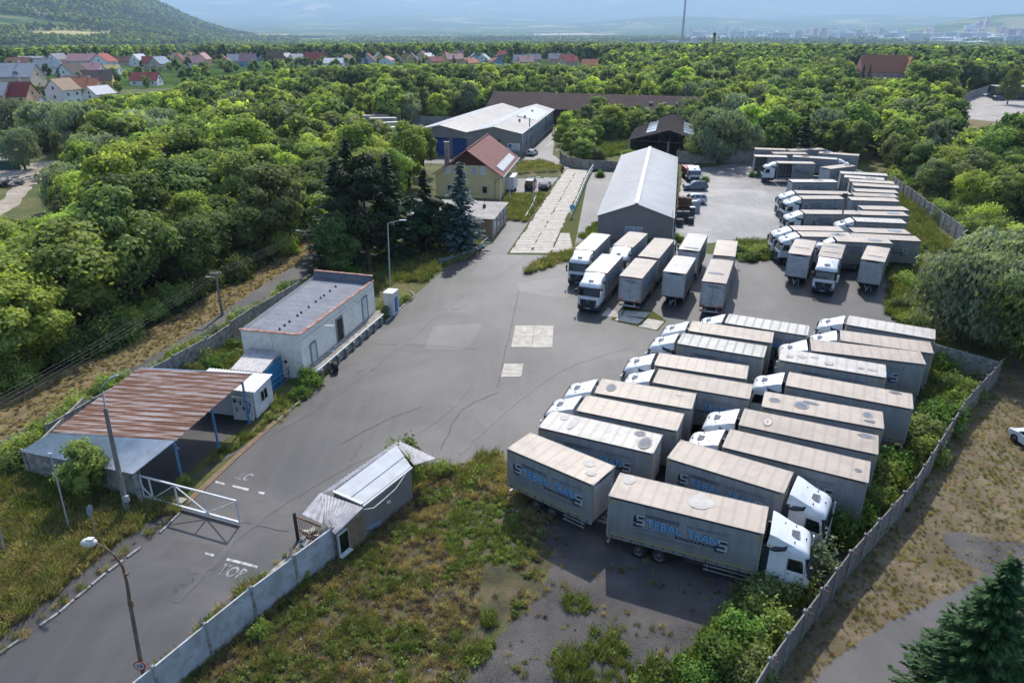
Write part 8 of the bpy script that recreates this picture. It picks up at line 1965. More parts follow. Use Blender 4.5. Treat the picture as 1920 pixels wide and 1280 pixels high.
# ------------------------------------------------------------------ bushes, weeds, grass
BU = [bush('foliage', 201 + i, 3000, .095, [L_MID], 2.0, 1.3, 22) for i in range(4)]
def bushobj(px, h_, colr, label, wide=1.0, group=None, xy=None, name='bush'):
 p = G(*px) if xy is None else V(*xy, 0); r = mo(name, trng.choice(BU), None, (p.x, p.y, -.02), (0, 0, trng.uniform(0, 6))); s = h_ / 2.2; r.scale = (s * wide, s * wide, s)
 r.material_slots[0].link = 'OBJECT'; r.material_slots[0].material = LEAFM['bush' if colr == 'bright' else colr]; tag(r, label, 'bush', group); TAKEN.append((p.x, p.y, .5)); return r
for px, h_, co, lab, wd in (
 ((1470,1100), 3.0, 'mid', 'green bush at the nose of the frontmost lorry', 1.0), ((1515,1075), 3.4, 'willow', 'pale silvery bush against the wall beside the frontmost lorry', .9), ((1440,1130), 2.4, 'olive', 'olive bush below the bumper of the frontmost lorry', 1.1),
 ((1560,1010), 3.0, 'bright', 'bright green bush between the two front cabs and the wall', 1.0), ((1605,985), 2.6, 'bright', 'yellow green bush against the wall right of the second cab', 1.0), ((1585,960), 2.6, 'mid', 'green bush right behind the second front cab', 1.0),
 ((1650,905), 2.8, 'mid', 'green bush at the tail of the nearest right row lorry', 1.1), ((1675,880), 2.4, 'bright', 'bright bush by the wall beside the nearest right row lorry', 1.1), ((1640,950), 2.4, 'mid', 'round bush against the wall halfway along the lorries', 1.0),
 ((1725,825), 3.0, 'olive', 'olive bush beside the puddle roofed trailer', 1.2), ((1755,800), 3.2, 'bright', 'large yellow green bush against the right wall', 1.2), ((1735,860), 2.6, 'mid', 'mid green bush below the large yellow green one', 1.0), ((1790,770), 2.4, 'mid', 'green bush right of the large yellow green one at the wall', 1.0),
 ((1815,745), 2.4, 'mid', 'bush near the wall corner, nearest of three', 1.1), ((1780,730), 2.2, 'dark', 'bush near the wall corner, left of three', 1.0), ((1830,700), 2.0, 'mid', 'bush near the wall corner, right of three', 1.0), ((1770,690), 2.2, 'bright', 'bright bush behind the white roof lorry tail', 1.1),
 ((1350,1250), 2.6, 'bright', 'bright bush at the bottom edge beside the right wall', 1.2), ((1400,1200), 2.6, 'bright', 'bright bush against the right wall near the bottom edge', 1.1), ((1440,1180), 2.8, 'mid', 'mid green bush between bottom bushes and frontmost lorry', 1.0), ((1310,1280), 1.8, 'bright', 'leftmost bush at the bottom edge near the wall', 1.2), ((1395,1275), 2.4, 'olive', 'olive bush with pale blossom at the bottom edge', 1.1), ((1420,1235), 2.2, 'mid', 'dark small bush touching the right wall near the bottom', .9),
 ((580,722), 2.3, 'bright', 'bright green bush against the front corner of the white building', 1.0), ((560,745), 1.5, 'bright', 'low bush in front of the larger one by the white building', 1.1),
 ((760,870), 2.9, 'dark', 'ivy covered bush at the rear corner of the gatehouse', .9), ((722,955), 1.9, 'mid', 'green bush against the dark side wall of the gatehouse', .75), ((830,885), 1.3, 'mid', 'small round bush right of the gatehouse at the yard edge', 1.1),
 ((572,1085), 1.3, 'mid', 'small leafy plant on the inner side of the white wall', .6), ((488,1190), 1.4, 'mid', 'round bush below the white wall in the foreground', .9), ((690,975), 1.0, 'mid', 'low weeds beside the metal drum', 1.2),
 ((715,590), 1.8, 'olive', 'weedy bush beside the white cabinet', 1.2), ((735,570), 1.6, 'mid', 'weedy bush at the foot of the tall lamp post', 1.3), ((760,562), 1.0, 'olive', 'low weeds on the kerbed island by the lamp post', 1.6), ((658,520), 2.2, 'bright', 'bright small tree top behind the white building', 1.2),
 ((1385,478), 2.0, 'mid', 'left part of the hedge below the far yard', 1.6), ((1425,480), 2.4, 'mid', 'middle part of the hedge below the far yard', 1.6), ((1458,482), 2.2, 'mid', 'right part of the hedge below the far yard', 1.5), ((1405,488), 1.6, 'dark', 'lower front part of the hedge below the far yard', 1.8),
 ((1690,485), 2.6, 'mid', 'green bush beside the right hand drumbar trailer'.replace('drumbar', 'drawbar'), 1.0), ((1700,535), 2.4, 'mid', 'green bush on the weedy bank right of the middle yard', 1.4), ((1690,580), 2.0, 'olive', 'olive bush on the bank beside the big willow', 1.4), ((1715,610), 2.2, 'mid', 'bush at the foot of the big willow', 1.3), ((1735,560), 3.0, 'dark', 'dark bush under the big willow', 1.3),
 ((1410,332), 1.8, 'bright', 'left one of two small bushes in front of the open sided lorry', .8), ((1426,330), 2.2, 'bright', 'right one of two small bushes in front of the open sided lorry', .8), ((1322,340), 1.6, 'bright', 'weeds beside the tipper lorry', 1.2), ((1125,332), 2.0, 'bright', 'small bush at the top end of the white railing', 1.0), ((1010,316), 1.5, 'mid', 'dark bush on the weedy plot by the slab road', 1.4),
 ((1272,452), 1.8, 'mid', 'bush at the front right corner of the grey hall', .9), ((1215,458), 1.4, 'bright', 'bush in front of the grey hall between two lorries', 1.2), ((420,848), .9, 'dark', 'weeds at the foot of the middle canopy post', .8), ((345,905), .9, 'mid', 'weeds at the foot of the front canopy post', 1.0)):
 bushobj(px, h_, co, lab, wd)
rb = random.Random(77)
for px, co in (((150,778),'mid'),((180,760),'dark'),((115,800),'olive'),((210,738),'mid'),((240,722),'willow'),((85,822),'mid'),((130,815),'dark'),((60,850),'mid'),((30,858),'mid'),((45,880),'dark')):
 bushobj(px, rb.uniform(2.0, 2.8), co, f'{WORDS[co]} bush in the row behind the canopy beside the side road', 1.1, 'bushes behind the canopy')
WP = [V(-31.2, 56, 0), V(-29.2, 60.6, 0), V(-27.4, 69.2, 0), V(-24.6, 78.2, 0)]
for k in range(15):
 t = k / 14 * 2.999; a = WP[int(t)].lerp(WP[int(t) + 1], t % 1); co = rb.choice(('mid', 'olive', 'dark', 'willow', 'olive'))
 bushobj((0, 0), rb.uniform(2.2, 3.2), co, f'{WORDS[co]} bush on the road side of the grey panel wall', .95, 'bushes along the grey panel wall', xy=(a.x - rb.uniform(.9, 1.5), a.y + rb.uniform(-.5, .5)))
for px, co in (((330,705),'mid'),((365,700),'olive'),((400,690),'bright'),((430,675),'bright'),((380,715),'mid'),((350,720),'dark'),((445,655),'bright')):
 bushobj(px, rb.uniform(1.2, 1.9), co, f'{WORDS[co]} bush between kiosk and grey panel wall', 1.2, 'bushes between kiosk and wall')
# ivy over the gatehouse end
r = bushobj((757, 862), 3.0, 'mid', 'ivy climbing over the end of the gatehouse roof', .5, xy=(-7.0, 41.0), name='ivy'); r.location.z = .6

TG = [source('tuft', tuft('tuft', 301 + i, 46, .55, .32, [L_GRASS], .016)) for i in range(2)] + [source('tuft', tuft('tuft', 311 + i, 46, .5, .32, [L_DRY], .013, .5)) for i in range(2)] + [source('tuft', tuft('tuft', 321 + i, 46, .6, .35, [L_GRMIX], .016, .45)) for i in range(2)]
TG += [source('tuft', bush('tuft', 331, 110, .06, [L_MOSSY], .18, .4, 8)), source('tuft', bush('tuft', 332, 130, .07, [L_MID], .45, .3, 7)), source('tuft', tuft('tuft', 341, 40, .35, .3, [L_BROWNW], .014, .6)), source('tuft', bush('tuft', 333, 130, .07, [L_BROWNW], .3, .35, 7))]
fl = bush('flower', 334, 26, .045, [L_FLOWER], .5, .3, 9); TG.append(source('flower', fl)); TG.append(source('tuft', bush('tuft', 335, 120, .10, [L_OLIVE], .6, .35, 7)))
# undergrowth along the edge of the left wood and of the other woods
US = [source('shrub', b_) for b_ in BU[:2]]
def usrc(co, k):
 me = BU[k].copy(); me.materials[0] = LEAFM[co]; return source('shrub', me)
US = [usrc('mid', 0), usrc('dark', 1), usrc('olive', 2), usrc('bright', 3)]; up_ = []
for a, b in zip(W1[:7], W1[1:8]):
 L = math.hypot(b[0] - a[0], b[1] - a[1])
 for k in range(int(L * 1.1)):
  t = rb.random(); up_.append((a[0] + (b[0] - a[0]) * t - rb.uniform(-1.2, 2.5), a[1] + (b[1] - a[1]) * t, 0, rb.uniform(0, 6.28), rb.uniform(.8, 2.0), rb.choice((0, 1, 0, 2, 3, 1))))
for x, y, h_, wh in cand:
 if wh != 'W1' and rb.random() < .5 and y < 260: up_.append((x + rb.uniform(-3, 3), y + rb.uniform(-4, 1), 0, rb.uniform(0, 6.28), rb.uniform(.9, 2.2), rb.choice((0, 1, 2, 3))))
_q = [(p.x, p.y) for p in gp((1676,345),(1724,380),(1770,415),(1816,452),(1880,460),(1870,380),(1790,335),(1700,322))]
for _ in range(900):
 x, y = rb.uniform(60, 110), rb.uniform(80, 150)
 if inpoly(x, y, _q): up_.append((x, y, 0, rb.uniform(0, 6.28), rb.uniform(.9, 2.3), rb.choice((0, 1, 2, 3, 0))))
up_ = [q for q in up_ if not any(inpoly(q[0], q[1], o_) for o_ in OPEN) and not inpoly(q[0], q[1], [(p.x, p.y) for p in SIDE]) and not inpoly(q[0], q[1], [(p.x, p.y) for p in LANE])]
scatter('undergrowth', up_, US, 'shrubs growing under and along the edges of the woods')
# index: 0,1 green 2,3 dry 4,5 yellow green 6 moss 7 leafy 8,9 brown 10 flowers 11 tall olive
def fillt(poly, dens, pick, smin=.7, smax=1.3, keep=None, z=.0):
 xs = [p[0] for p in poly]; ys = [p[1] for p in poly]; A_ = (max(xs) - min(xs)) * (max(ys) - min(ys)); out = []
 for _ in range(int(A_ * dens)):
  x, y = rb.uniform(min(xs), max(xs)), rb.uniform(min(ys), max(ys))
  if not inpoly(x, y, poly): continue
  if keep and not keep(x, y): continue
  k = pick(x, y)
  if k is None: continue
  out.append((x, y, z, rb.uniform(0, 6.28), rb.uniform(smin, smax), k))
 return out
def nz(x, y, s, o=0): return noise.noise(Vector((x / s, y / s, o)))
MEAD = gp((-60,850),(0,868),(60,905),(255,942),(335,960),(300,965),(200,1030),(110,1108),(0,1192),(-60,1240))
def pm_(x, y):
 n = nz(x, y, 3.0) + .4 * nz(x, y, .9, 3); u, v = PX((x, y, 0))
 if v > 980 and u < 260 and n > -.1: return rb.choice((2, 3, 4, 5, 2))
 return rb.choice((4, 5, 0, 1, 0) if n > .0 else (2, 3, 4, 5, 8))
pts = fillt(MEAD, 13, pm_, .6, 1.25)
scatter('meadow_grass', pts, TG, 'tall green and straw coloured grass in the meadow below the canopy')
PATCH = [gp((850,940),(960,930),(990,1010),(960,1050),(870,1070),(830,1020)), gp((1060,1120),(1110,1120),(1110,1150),(1065,1150)), gp((900,1150),(930,1150),(930,1175),(905,1180)), gp((870,1210),(930,1200),(920,1245),(870,1250)), gp((1040,1220),(1090,1220),(1100,1260),(1040,1270)), gp((1110,1180),(1160,1185),(1180,1230),(1120,1240)), gp((900,875),(915,875),(915,890),(900,890))]
def pw(x, y):
 u, v = PX((x, y, 0)); n = nz(x, y, 2.2) + .5 * nz(x, y, .8, 4)
 if any(inpoly(x, y, q) for q in PATCH): return rb.choice((6, 6, 6, 4, 7))
 if u > 900 and v > 1000 and n < .1: return None
 if rb.random() < .035 and u < 950: return 10
 if u < 720: return rb.choice((4, 5, 0, 7, 11, 8, 2) if n > -.05 else (8, 9, 3, 2, 8, 4))
 if n > .22: return rb.choice((4, 0, 7, 6, 11, 5))
 return rb.choice((8, 9, 3, 2, 8, 3)) if rb.random() < .8 else None
pts = fillt([(p.x, p.y) for p in WEEDS], 17, pw, .35, .8)
for q in PATCH[1:]: pts += fillt([(p.x, p.y) for p in q], 14, lambda x, y: rb.choice((6, 4, 7, 5)), .5, 1.0)
pts += fillt(gp((1180,1290),(1220,1240),(1290,1230),(1330,1180),(1400,1100),(1500,1060),(1580,1030),(1460,1180),(1400,1300)), 12, lambda x, y: rb.choice((0, 1, 7, 7, 6, 11, 4)), .7, 1.5)
pts += fillt(gp((1040,1300),(1060,1240),(1100,1200),(1150,1190),(1180,1250),(1300,1260),(1300,1320)), 12, lambda x, y: rb.choice((0, 4, 6, 8, 5, 6)), .35, .75)
pts += fillt(gp((935,850),(960,900),(1000,940),(1040,980),(1010,985),(950,950),(920,900)), 12, lambda x, y: rb.choice((2, 3, 8, 3, 10, 2)), .6, 1.1)
scatter('lot_weeds', pts, TG, 'patchy weeds, moss and white flowers on the lot in the foreground')
pts = fillt([(p.x, p.y) for p in GRAVEL], 3.5, lambda x, y: rb.choice((4, 8, 6, 9, 2, 3)) if nz(x, y, 1.7, 8) > .12 or rb.random() < .04 else None, .2, .6)
scatter('gravel_weeds', pts, TG, 'sparse weeds on the dark gravel')
pts = fillt([(p.x, p.y) for p in DIRT if p.x < 60], 11, lambda x, y: rb.choice((2, 3, 3, 8, 2)) if nz(x, y, 2.5, 8) < .22 else rb.choice((4, 2, 5, 3)), .16, .38, keep=lambda x, y: not inpoly(x, y, PATHR) and (not inpoly(x, y, GRAVR) or rb.random() < .2) and in_view(x, y, 30, 1))
scatter('dry_grass', pts, TG, 'short straw coloured grass on the dirt ground right of the wall')
pts = fillt([(p.x, p.y) for p in VERGE if p.x > -70], 6.0, lambda x, y: rb.choice((2, 3, 8, 9, 8)), .25, .6, keep=lambda x, y: not inpoly(x, y, SIDE))
scatter('verge_grass', pts, TG, 'dry grass on the verge of the side road')
# plot and strip grass: (pixel polygon, density, choice, scale)
pts = []
for q, dn, ch, s0, s1 in (
 (gp((948,368),(1022,366),(985,418),(948,412)), 4, (2, 3, 4, 5, 4, 0), 1.0, 1.6), (gp((962,308),(1010,302),(1052,314),(1050,324),(965,328)), 3, (2, 3, 4, 5, 7), 1.0, 1.6),
 (gp((985,515),(1000,495),(1040,478),(1065,475),(1070,488),(1020,505)), 6, (2, 3, 4, 5), .8, 1.4), (gp((1085,445),(1120,415),(1124,445),(1105,452)), 5, (0, 4, 6, 7), .8, 1.3),
 (gp((690,560),(740,530),(800,530),(830,500),(890,480),(915,455),(880,445),(800,440),(700,480),(600,520)), 4, (0, 1, 4, 5, 7, 3), .8, 1.4),
 (gp((1700,330),(1740,420),(1790,470),(1700,475),(1690,500),(1660,372)), 2.5, (4, 5, 0, 6, 5, 11), 1.0, 2.0), (gp((1670,500),(1720,480),(1760,560),(1750,640),(1660,590)), 5, (4, 5, 0, 6, 7, 11), .8, 1.6),
 (gp((1085,300),(1090,262),(1185,252),(1190,278),(1160,292)), 2, (0, 1, 6, 4, 7), 1.2, 2.4), (gp((330,700),(460,640),(450,700),(380,690),(300,730)), 6, (0, 4, 7, 11), .8, 1.5),
 (gp((505,740),(560,745),(610,700),(600,720),(530,790),(500,800)), 7, (0, 4, 2, 7), .6, 1.1), (gp((395,860),(500,790),(508,797),(400,872)), 5, (0, 4, 2), .4, .9), (gp((270,940),(350,940),(345,962),(330,965)), 10, (0, 4, 2, 8), .6, 1.0),
 (gp((300,1272),(390,1190),(480,1105),(556,1035),(540,1035),(460,1100),(370,1180),(280,1268)), 9, (2, 3, 4, 0, 7, 10), .5, 1.0), (gp((0,1215),(150,1098),(330,955),(338,964),(160,1108),(0,1232)), 7, (2, 3, 4, 8), .35, .75),
 (gp((1700,650),(1760,640),(1800,700),(1830,720),(1700,960),(1600,1010),(1650,880),(1740,790)), 5, (0, 1, 7, 11, 4, 6), .7, 1.4), (gp((640,1000),(690,930),(800,880),(870,885),(800,900),(700,960),(660,1020)), 9, (0, 7, 11, 10, 4), .8, 1.5),
 (gp((840,890),(900,880),(940,870),(925,915),(860,910)), 8, (10, 0, 7, 4, 2, 10), .7, 1.3), (gp((40,890),(260,935),(250,955),(30,905)), 9, (7, 11, 0, 7), .7, 1.4), (gp((940,845),(900,850),(870,880),(900,885)), 7, (3, 2, 4, 0), .5, 1.0),
 (gp((1060,472),(1100,455),(1105,472),(1060,485)), 5, (2, 4, 3), .8, 1.2), (gp((1370,452),(1480,456),(1480,492),(1380,484)), 5, (0, 4, 7), .8, 1.5), (gp((1530,450),(1620,470),(1600,482),(1530,470)), 3, (4, 5, 6), .8, 1.5)):
 pts += fillt([(p.x, p.y) for p in q], dn, lambda x, y: rb.choice(ch), s0, s1)
scatter('edge_weeds', pts, TG, 'grass and weeds along walls, kerbs and plots of the yard')
# ------------------------------------------------------------------ village, manor, chimneys, city, haze
WC = {'yel': (.55,.38,.14), 'bei': (.5,.42,.32), 'wht': (.66,.66,.64), 'red': (.35,.12,.1), 'ora': (.6,.33,.12), 'lgr': (.42,.43,.44), 'gry': (.3,.3,.31), 'pea': (.6,.4,.24), 'pnk': (.55,.36,.33), 'blw': (.2,.35,.5)}
RC = {'brn': (.2,.1,.07), 'gry': (.26,.26,.28), 'lgr': (.45,.45,.46), 'drd': (.24,.05,.045), 'ora': (.42,.16,.08), 'pnk': (.5,.28,.27), 'red': (.36,.07,.055), 'dbr': (.09,.065,.06), 'wht': (.68,.68,.68), 'blu': (.32,.38,.46), 'tan': (.38,.27,.18), 'yel': (.5,.4,.15)}
WN = {'yel': 'yellow', 'bei': 'beige', 'wht': 'white', 'red': 'red', 'ora': 'orange', 'lgr': 'pale grey', 'gry': 'grey', 'pea': 'peach', 'pnk': 'pink', 'blw': 'blue'}
RN = {'brn': 'brown', 'gry': 'grey', 'lgr': 'light grey', 'drd': 'dark red', 'ora': 'orange', 'pnk': 'pink', 'red': 'red', 'dbr': 'dark brown', 'wht': 'white', 'blu': 'blue grey', 'tan': 'tan', 'yel': 'yellow'}
MW = {k: pm('house_wall_' + WN[k].replace(' ', '_'), v, tuple(x * .85 for x in v), .4, .9, .2, k=.95) for k, v in WC.items()}
MR = {k: pm('house_roof_' + RN[k].replace(' ', '_'), v, tuple(x * .8 for x in v), .8, .8, .2) for k, v in RC.items()}
WINM = {}
def winmesh(w_, h_):
 k = (w_, h_)
 if k not in WINM: s = MB(); s.box((0, 0, 0), (w_, .1, h_)); s2 = MB(); s2.box((0, -.04, 0), (w_ - .25, .06, h_ - .25)); WINM[k] = (s.mesh('window', M_WHITEP), s2.mesh('pane', M_GLASS))
 return WINM[k]
def house(g, w_, d_, he, hr_, rot, wc, rc, label, cat='house', floors=None, name='village_house', dorm=0, group='houses of the village'):
 r = empty(name, tuple(g), R(rot), label, cat, group); s = MB(); X, Y = w_ / 2, d_ / 2
 s.add([(-X,-Y,-2),(X,-Y,-2),(X,-Y,he),(-X,-Y,he),(-X,Y,-2),(X,Y,-2),(X,Y,he),(-X,Y,he),(-X,0,hr_),(X,0,hr_)], [(0,1,2,3),(5,4,7,6),(1,5,6,9,2),(4,0,3,8,7)]); s.build('wall', MW[wc], r)
 for sg in (-1, 1):
  s = MB(); s.slab([(-X-.4, sg*(Y+.5), he-.25), (X+.4, sg*(Y+.5), he-.25), (X+.4, 0, hr_+.1), (-X-.4, 0, hr_+.1)], .2); s.build('roof', MR[rc], r)
 s = MB(); s.box((X * .4, .6, hr_ + .4), (.7, .7, 1.8)); s.build('chimney', MW['pnk'], r)
 wm, pn = winmesh(1.1, 1.3); fl = floors or max(1, int(he / 2.7))
 for f in range(fl):
  n = max(2, int(w_ / 3.6))
  for k in range(n):
   o = mo('window', wm, r, (-X + w_ * (k + .5) / n, -Y - .03, 1.5 + 2.7 * f)); mo('pane', pn, o)
 for sg in (-1, 1):
  for z in ((he * .6,) if hr_ - he < 3 else (he * .55, he + .6)):
   o = mo('window', wm, r, (sg * (X + .03), 0, z), (0, 0, R(90 * sg))); mo('pane', pn, o)
 if dorm:
  for k in range(dorm):
   x = -X * .45 + X * .9 * k / max(1, dorm - 1); s = MB(); s.tube([(x, -Y * .85, he + .9), (x, -Y * .2, he + .9)], 1.3, 12); s.build('dormer', MR['dbr'], r); s = MB(); s.cyl((x, -Y * .87, he + 1.0), (x, -Y * .9, he + 1.0), .75, 12); s.build('dormer_window', M_WINW, r)
 return r
def hdesc(i, q): return f'{WN[q[7]]} house with a {RN[q[8]]} gable roof'
DS = {}
for i, q in enumerate(HOUSES): DS.setdefault((q[7], q[8], q[0] < 310), []).append(i)
ordn = ['leftmost', 'second from left', 'third from left', 'fourth from left', 'fifth from left', 'sixth from left', 'seventh from left']
for i, q in enumerate(HOUSES):
 L_ = sorted(DS[(q[7], q[8], q[0] < 310)], key=lambda j: HOUSES[j][0]); k = L_.index(i); x, y, _, z = HPOS[i]
 where = 'in the near village' if q[0] < 310 else 'in the far village strip' if q[0] < 962 else 'right of the village strip'
 lab = f'{WN[q[7]]} house with {RN[q[8]]} roof {where}' + (f', {"rightmost" if k == len(L_) - 1 else ordn[k]} of {len(L_)} alike' if len(L_) > 1 else '')
 if i == 14: lab = 'large beige apartment house with grey roof and two round dormers at the left edge'
 house((x, y, z), q[2], q[3], q[4], q[5], q[6], q[7], q[8], lab, dorm=2 if i == 14 else 0)
# garden trees between the houses
gr_ = random.Random(9); n_ = 0
while n_ < 110:
 u = gr_.choice((gr_.uniform(0, 330), gr_.uniform(320, 960))); v = gr_.uniform(124, 205) if u < 320 else gr_.uniform(119, 133)
 if u < 320 and v > 205 - (u / 320) * 35: continue
 g = GT(u, v)
 if any((a - g.x) ** 2 + (b - g.y) ** 2 < (c_ + 2) ** 2 for a, b, c_, _ in HPOS): continue
 k = gr_.random(); sh, co = ('spruce', 'pine') if k < .25 else ('broad', 'mid' if k < .55 else 'dark' if k < .8 else 'bright')
 where = 'near village' if u < 320 else 'far village strip'
 tree(g.x, g.y, gr_.uniform(4, 6.5) if sh == 'broad' else gr_.uniform(6, 9), sh, co, f'small {WORDS[co]}{"" if co == "pine" else " tree"} between the houses of the {where}', 'garden trees of the village', False, 1.1, g.z); n_ += 1
# red roofed manor on the right
mg = (MANOR.x, MANOR.y, MANOR.z)
m_ = house(mg, 27, 15, 3.5, 13, -6, 'pnk', 'ora', 'large manor with steep red brown hipped roofs on the right horizon', 'building', 1, 'manor', 0, None)
for sx, w2 in ((15, 11), (-17, 9)):
 s = MB(); h2 = 12.2 if sx > 0 else 7.5; Y = 9 if sx > 0 else 6; X = w2 / 2
 s.add([(sx-X,-Y,2.5),(sx+X,-Y,2.5),(sx+X,Y,2.5),(sx-X,Y,2.5),(sx,-Y+4,h2),(sx,Y-4,h2)], [(0,1,4),(1,2,5,4),(2,3,5),(3,0,4,5)]); s.build('wing_roof', MR['ora'], m_)
 s = MB(); s.box((sx, 0, 1), (w2 - 1, Y * 2 - 1, 5)); s.build('wing_wall', MW['pnk'], m_)
for px, lab in (((1591, 142), 'dark spruce left of the red roofed manor'), ((1616, 150), 'small dark spruce in front of the manor'), ((1628, 150), 'dark spruce in front of the manor centre'), ((1692, 132), 'dark spruce right of the manor roof')):
 g = GT(*px); tree(g.x, g.y, 11 if '1591' in str(px) else 9, 'spruce', 'pine', lab, None, False, 1.0, g.z)
# dark long roofed shed above the pale yard
g = GT(1920, 186); r = empty('dark_shed', tuple(g), R(-8), 'long dark shed with a pale roof edge at the far right above the pale yard', 'shed'); s = MB(); s.box((0, 0, 2.6), (26, 8, 5.2)); s.build('wall', M_CHASSIS, r); s = MB(); s.box((0, -.3, 5.3), (27, 9, .3)); s.build('roof', M_ZINC2, r)
# chimneys
def stack(px, toppy, r0, r1, label, mats, bands, name):
 g = GT(*px); z1 = Gy(px[0], toppy, g.y).z; r = empty(name, tuple(g), 0, label, 'chimney'); Hh = z1 - g.z
 s = MB(); s.tube([(0, 0, -3), (0, 0, Hh * .5), (0, 0, Hh)], [r0, (r0 + r1) / 2, r1], 14); s.build('shaft', mats[0], r)
 for a, b in bands: 
  ra = r0 + (r1 - r0) * a; s = MB(); s.tube([(0, 0, Hh * a), (0, 0, Hh * b)], ra * 1.06 + .05, 14); s.build('band', mats[1], r)
 return r
stack((1278, 84), -14, 5.5, 3.2, 'very tall grey and red banded chimney on the horizon', [pm('chimney_grey', (.22, .22, .24)), pm('chimney_red_band', (.32, .12, .12))], ((.45, .50), (.6, .64), (.82, .9), (.95, 1.0)), 'tall_chimney')
stack((1335, 114), 62, 1.9, 1.2, 'slim yellow brick chimney rising out of the woods', [pm('yellow_brick', (.42, .30, .12)), M_CHASSIS], ((.9, 1.0),), 'brick_chimney')
for i, (px, w_, d_, h_, c_) in enumerate((((1225, 84), 60, 30, 12, 'pnk'), ((1300, 83), 26, 24, 22, 'lgr'), ((1262, 85), 40, 22, 16, 'wht'), ((1286, 86), 36, 20, 9, 'pnk'))):
 g = GT(*px); r = empty('power_plant_building', tuple(g), R(5 + i * 9), 'pale power plant building, ' + ('leftmost', 'tallest, right of the banded chimney', 'one just left of the banded chimney', 'low one at the chimney foot')[i], 'building'); s = MB(); s.box((0, 0, h_ / 2), (w_, d_, h_ + 4)); s.build('wall', MW[c_], r)
 s = MB(); s.slab([(-w_/2-1, -d_/2-1, h_ + 2.2), (w_/2+1, -d_/2-1, h_ + 2.2 + (8 if i == 1 else 0)), (w_/2+1, d_/2+1, h_ + 2.2 + (8 if i == 1 else 0)), (-w_/2-1, d_/2+1, h_ + 2.2)], .8); s.build('roof', MR['pnk' if i != 2 else 'wht'], r)
# transmission masts
for i, (x, y, tp_) in enumerate(((664, 104, 74), (970, 96, 78), (1896, 104, 70))):
 g = GT(x, y); zt = Gy(x, tp_, g.y).z; Hh = zt - g.z; s = MB()
 for sx in (-1, 1):
  for sy in (-1, 1): s.bar((sx * 2.4, sy * 2.4, -2), (sx * .3, sy * .3, Hh), .35)
 for k in range(6):
  a, b = k / 6, (k + 1) / 6; wa, wb_ = 2.4 - 2.1 * a, 2.4 - 2.1 * b; s.bar((-wa, -wa, Hh * a), (wb_, -wb_, Hh * b), .2); s.bar((wa, -wa, Hh * a), (-wb_, -wb_, Hh * b), .2)
 for z in (.75, .87): s.bar((-5, 0, Hh * z), (5, 0, Hh * z), .35)
 o = s.build('transmission_tower', M_POLEM, None, tuple(g)); tag(o, ('left lattice pylon above the village woods', 'middle lattice pylon on the woods skyline', 'right lattice pylon near the horizon')[i], 'pylon')
# distant city: blocks of one size class share a mesh
MC = {k: pm('city_' + k, v, k=1.0) for k, v in {'lgr': (.62, .62, .62), 'pnk': (.62, .45, .40), 'bei': (.66, .58, .46), 'wht': (.85, .85, .83), 'ora': (.6, .3, .18)}.items()}
cr = random.Random(55); blocks = []
for w_, d_, h_, wc, rc in ((60, 14, 26, 'lgr', 'lgr'), (22, 22, 40, 'pnk', 'lgr'), (90, 16, 20, 'bei', 'wht'), (40, 30, 10, 'wht', 'wht'), (30, 14, 34, 'wht', 'lgr'), (110, 40, 9, 'lgr', 'wht'), (20, 14, 11, 'bei', 'ora')):
 s = MB(); s.box((0, 0, h_ / 2 - 4), (w_, d_, h_ + 8)); wallm = s.mesh('wall', MC[wc]); s = MB(); s.box((0, 0, h_ + .6), (w_ + 1, d_ + 1, 1.0)); s.box((w_ * .2, 0, h_ + 2), (6, 5, 3)); 
 s2 = MB()
 for f in range(int(h_ / 3)): s2.box((0, -d_ / 2 - .1, 1.8 + 3 * f), (w_ * .92, .3, 1.3))
 blocks.append((wallm, s.mesh('roof', MC[rc]), s2.mesh('window_band', M_CLAD_B)))
def cityb(px, py, k, lab, grp, name='city_block', sc_=1.0):
 g = GT(px, py); r = empty(name, tuple(g), R(cr.uniform(-25, 25)), lab, 'building', grp); r.scale = (sc_,) * 3
 for me, nm in zip(blocks[k], ('wall', 'roof', 'window_band')): mo(nm, me, r)
for x in (1338, 1350, 1362, 1374, 1383): cityb(x, 60, 1, 'tall pinkish slab tower in the row on the left of the hazy city', 'row of tower blocks on the left of the city', 'tower_block', 1.15)
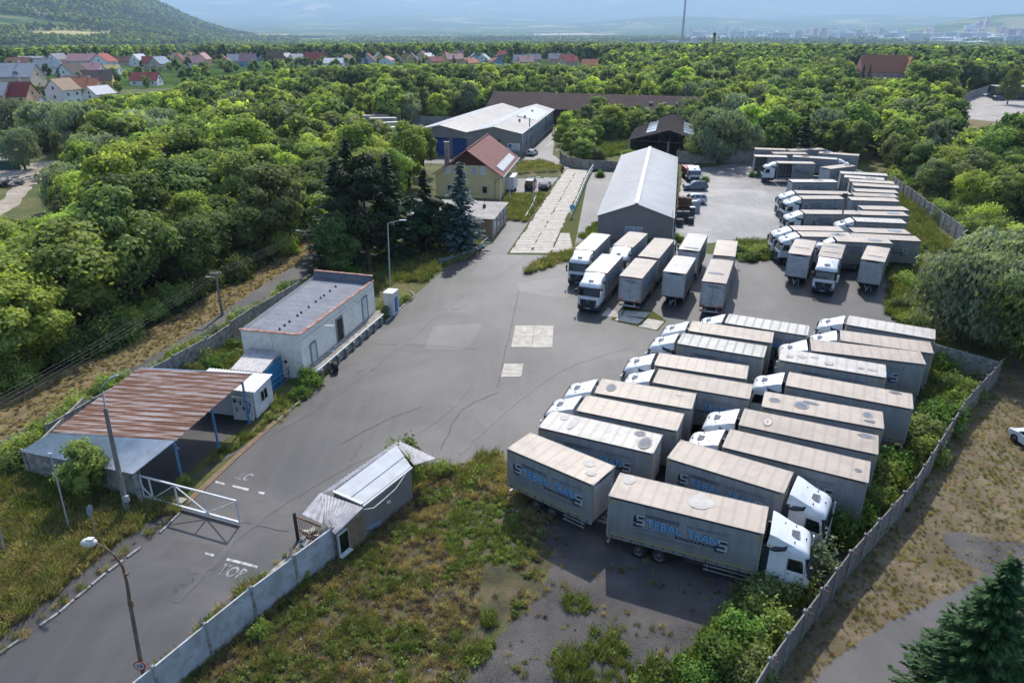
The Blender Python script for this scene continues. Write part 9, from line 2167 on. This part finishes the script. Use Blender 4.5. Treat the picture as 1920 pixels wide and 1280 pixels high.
for i in range(190):
 x = cr.uniform(1282, 1925); t = (x - 1280) / 640; y = cr.uniform(60, 72) + 14 * cr.random() * (.3 + .7 * t)
 k = cr.choice((0, 0, 2, 3, 3, 4, 6, 6, 1, 5)) if y > 62 else cr.choice((0, 2, 4, 3))
 cityb(x, y, k, ('long pale flat roofed block in the distant city', 'pink tower block in the distant city', 'long beige block in the distant city', 'low white hall in the distant city', 'tall white block in the distant city', 'very wide low white roofed hall in the distant city', 'small orange roofed house in the distant city')[k], 'buildings of the distant city', 'city_block' if k != 6 else 'city_house', cr.uniform(1.1, 1.7))
cityb(1850, 50, 1, 'lone tall tower on the slope at the right of the city', None, 'tower_block', 1.6)
for (x, y, sc_) in ((1115, 46, 1.6), (1170, 47, 2.0), (1235, 44, 1.2), (1140, 42, 1.2)): cityb(x, y, 5, 'bright wide greenhouse like hall on the plain below the mountains', 'bright halls on the plain', 'distant_hall', sc_)
for i in range(26):
 x = cr.uniform(780, 1270); y = cr.uniform(56, 68); cityb(x, y, cr.choice((3, 6, 6)), 'tiny pale building in the hazy suburb left of the banded chimney', 'tiny buildings of the hazy suburb', 'distant_house', .7)
for (x, y) in ((62, 26), (70, 30), (84, 33), (122, 32), (150, 36), (312, 33), (295, 42)): cityb(x, y, 6, 'small white building on the wooded hill at upper left', 'buildings on the wooded hill', 'hill_house', .9)

# haze: one closed box of thin air
hz = MB(); hz.box((0, 0, 0), (90000, 90000, 1)); o = hz.build('haze', [])
me = o.data; zlo, zhi = -400.0, 1750.0
for v in me.vertices: v.co.z = zlo if v.co.z < 0 else zhi
m = bpy.data.materials.new('thin_haze'); m.use_nodes = True; t = m.node_tree; t.nodes.clear(); out = t.nodes.new('ShaderNodeOutputMaterial'); pv = t.nodes.new('ShaderNodeVolumePrincipled')
pv.inputs['Color'].default_value = (.50, .72, 1.0, 1); pv.inputs['Density'].default_value = 8e-5; pv.inputs['Anisotropy'].default_value = .2
lk(t, pv.outputs[0], out.inputs['Volume']); me.materials.append(m); tag(o, None, None, None, 'stuff')

# labels that two to eight like things share are told apart by their order across the view
byl = {}
for o in list(COL.objects):
 if o.parent is None and o.get('category') and o.get('label'): byl.setdefault(o['label'], []).append(o)
num = ('', '', 'two', 'three', 'four', 'five', 'six', 'seven', 'eight')
for lab, L_ in byl.items():
 if not 2 <= len(L_) <= 8: continue
 L_.sort(key=lambda o: PX(o.location)[0])
 for k, o in enumerate(L_): o['label'] = ' '.join(lab.split()[:10]) + f', {"rightmost" if k == len(L_) - 1 else ordn[k]} of {num[len(L_)]}'
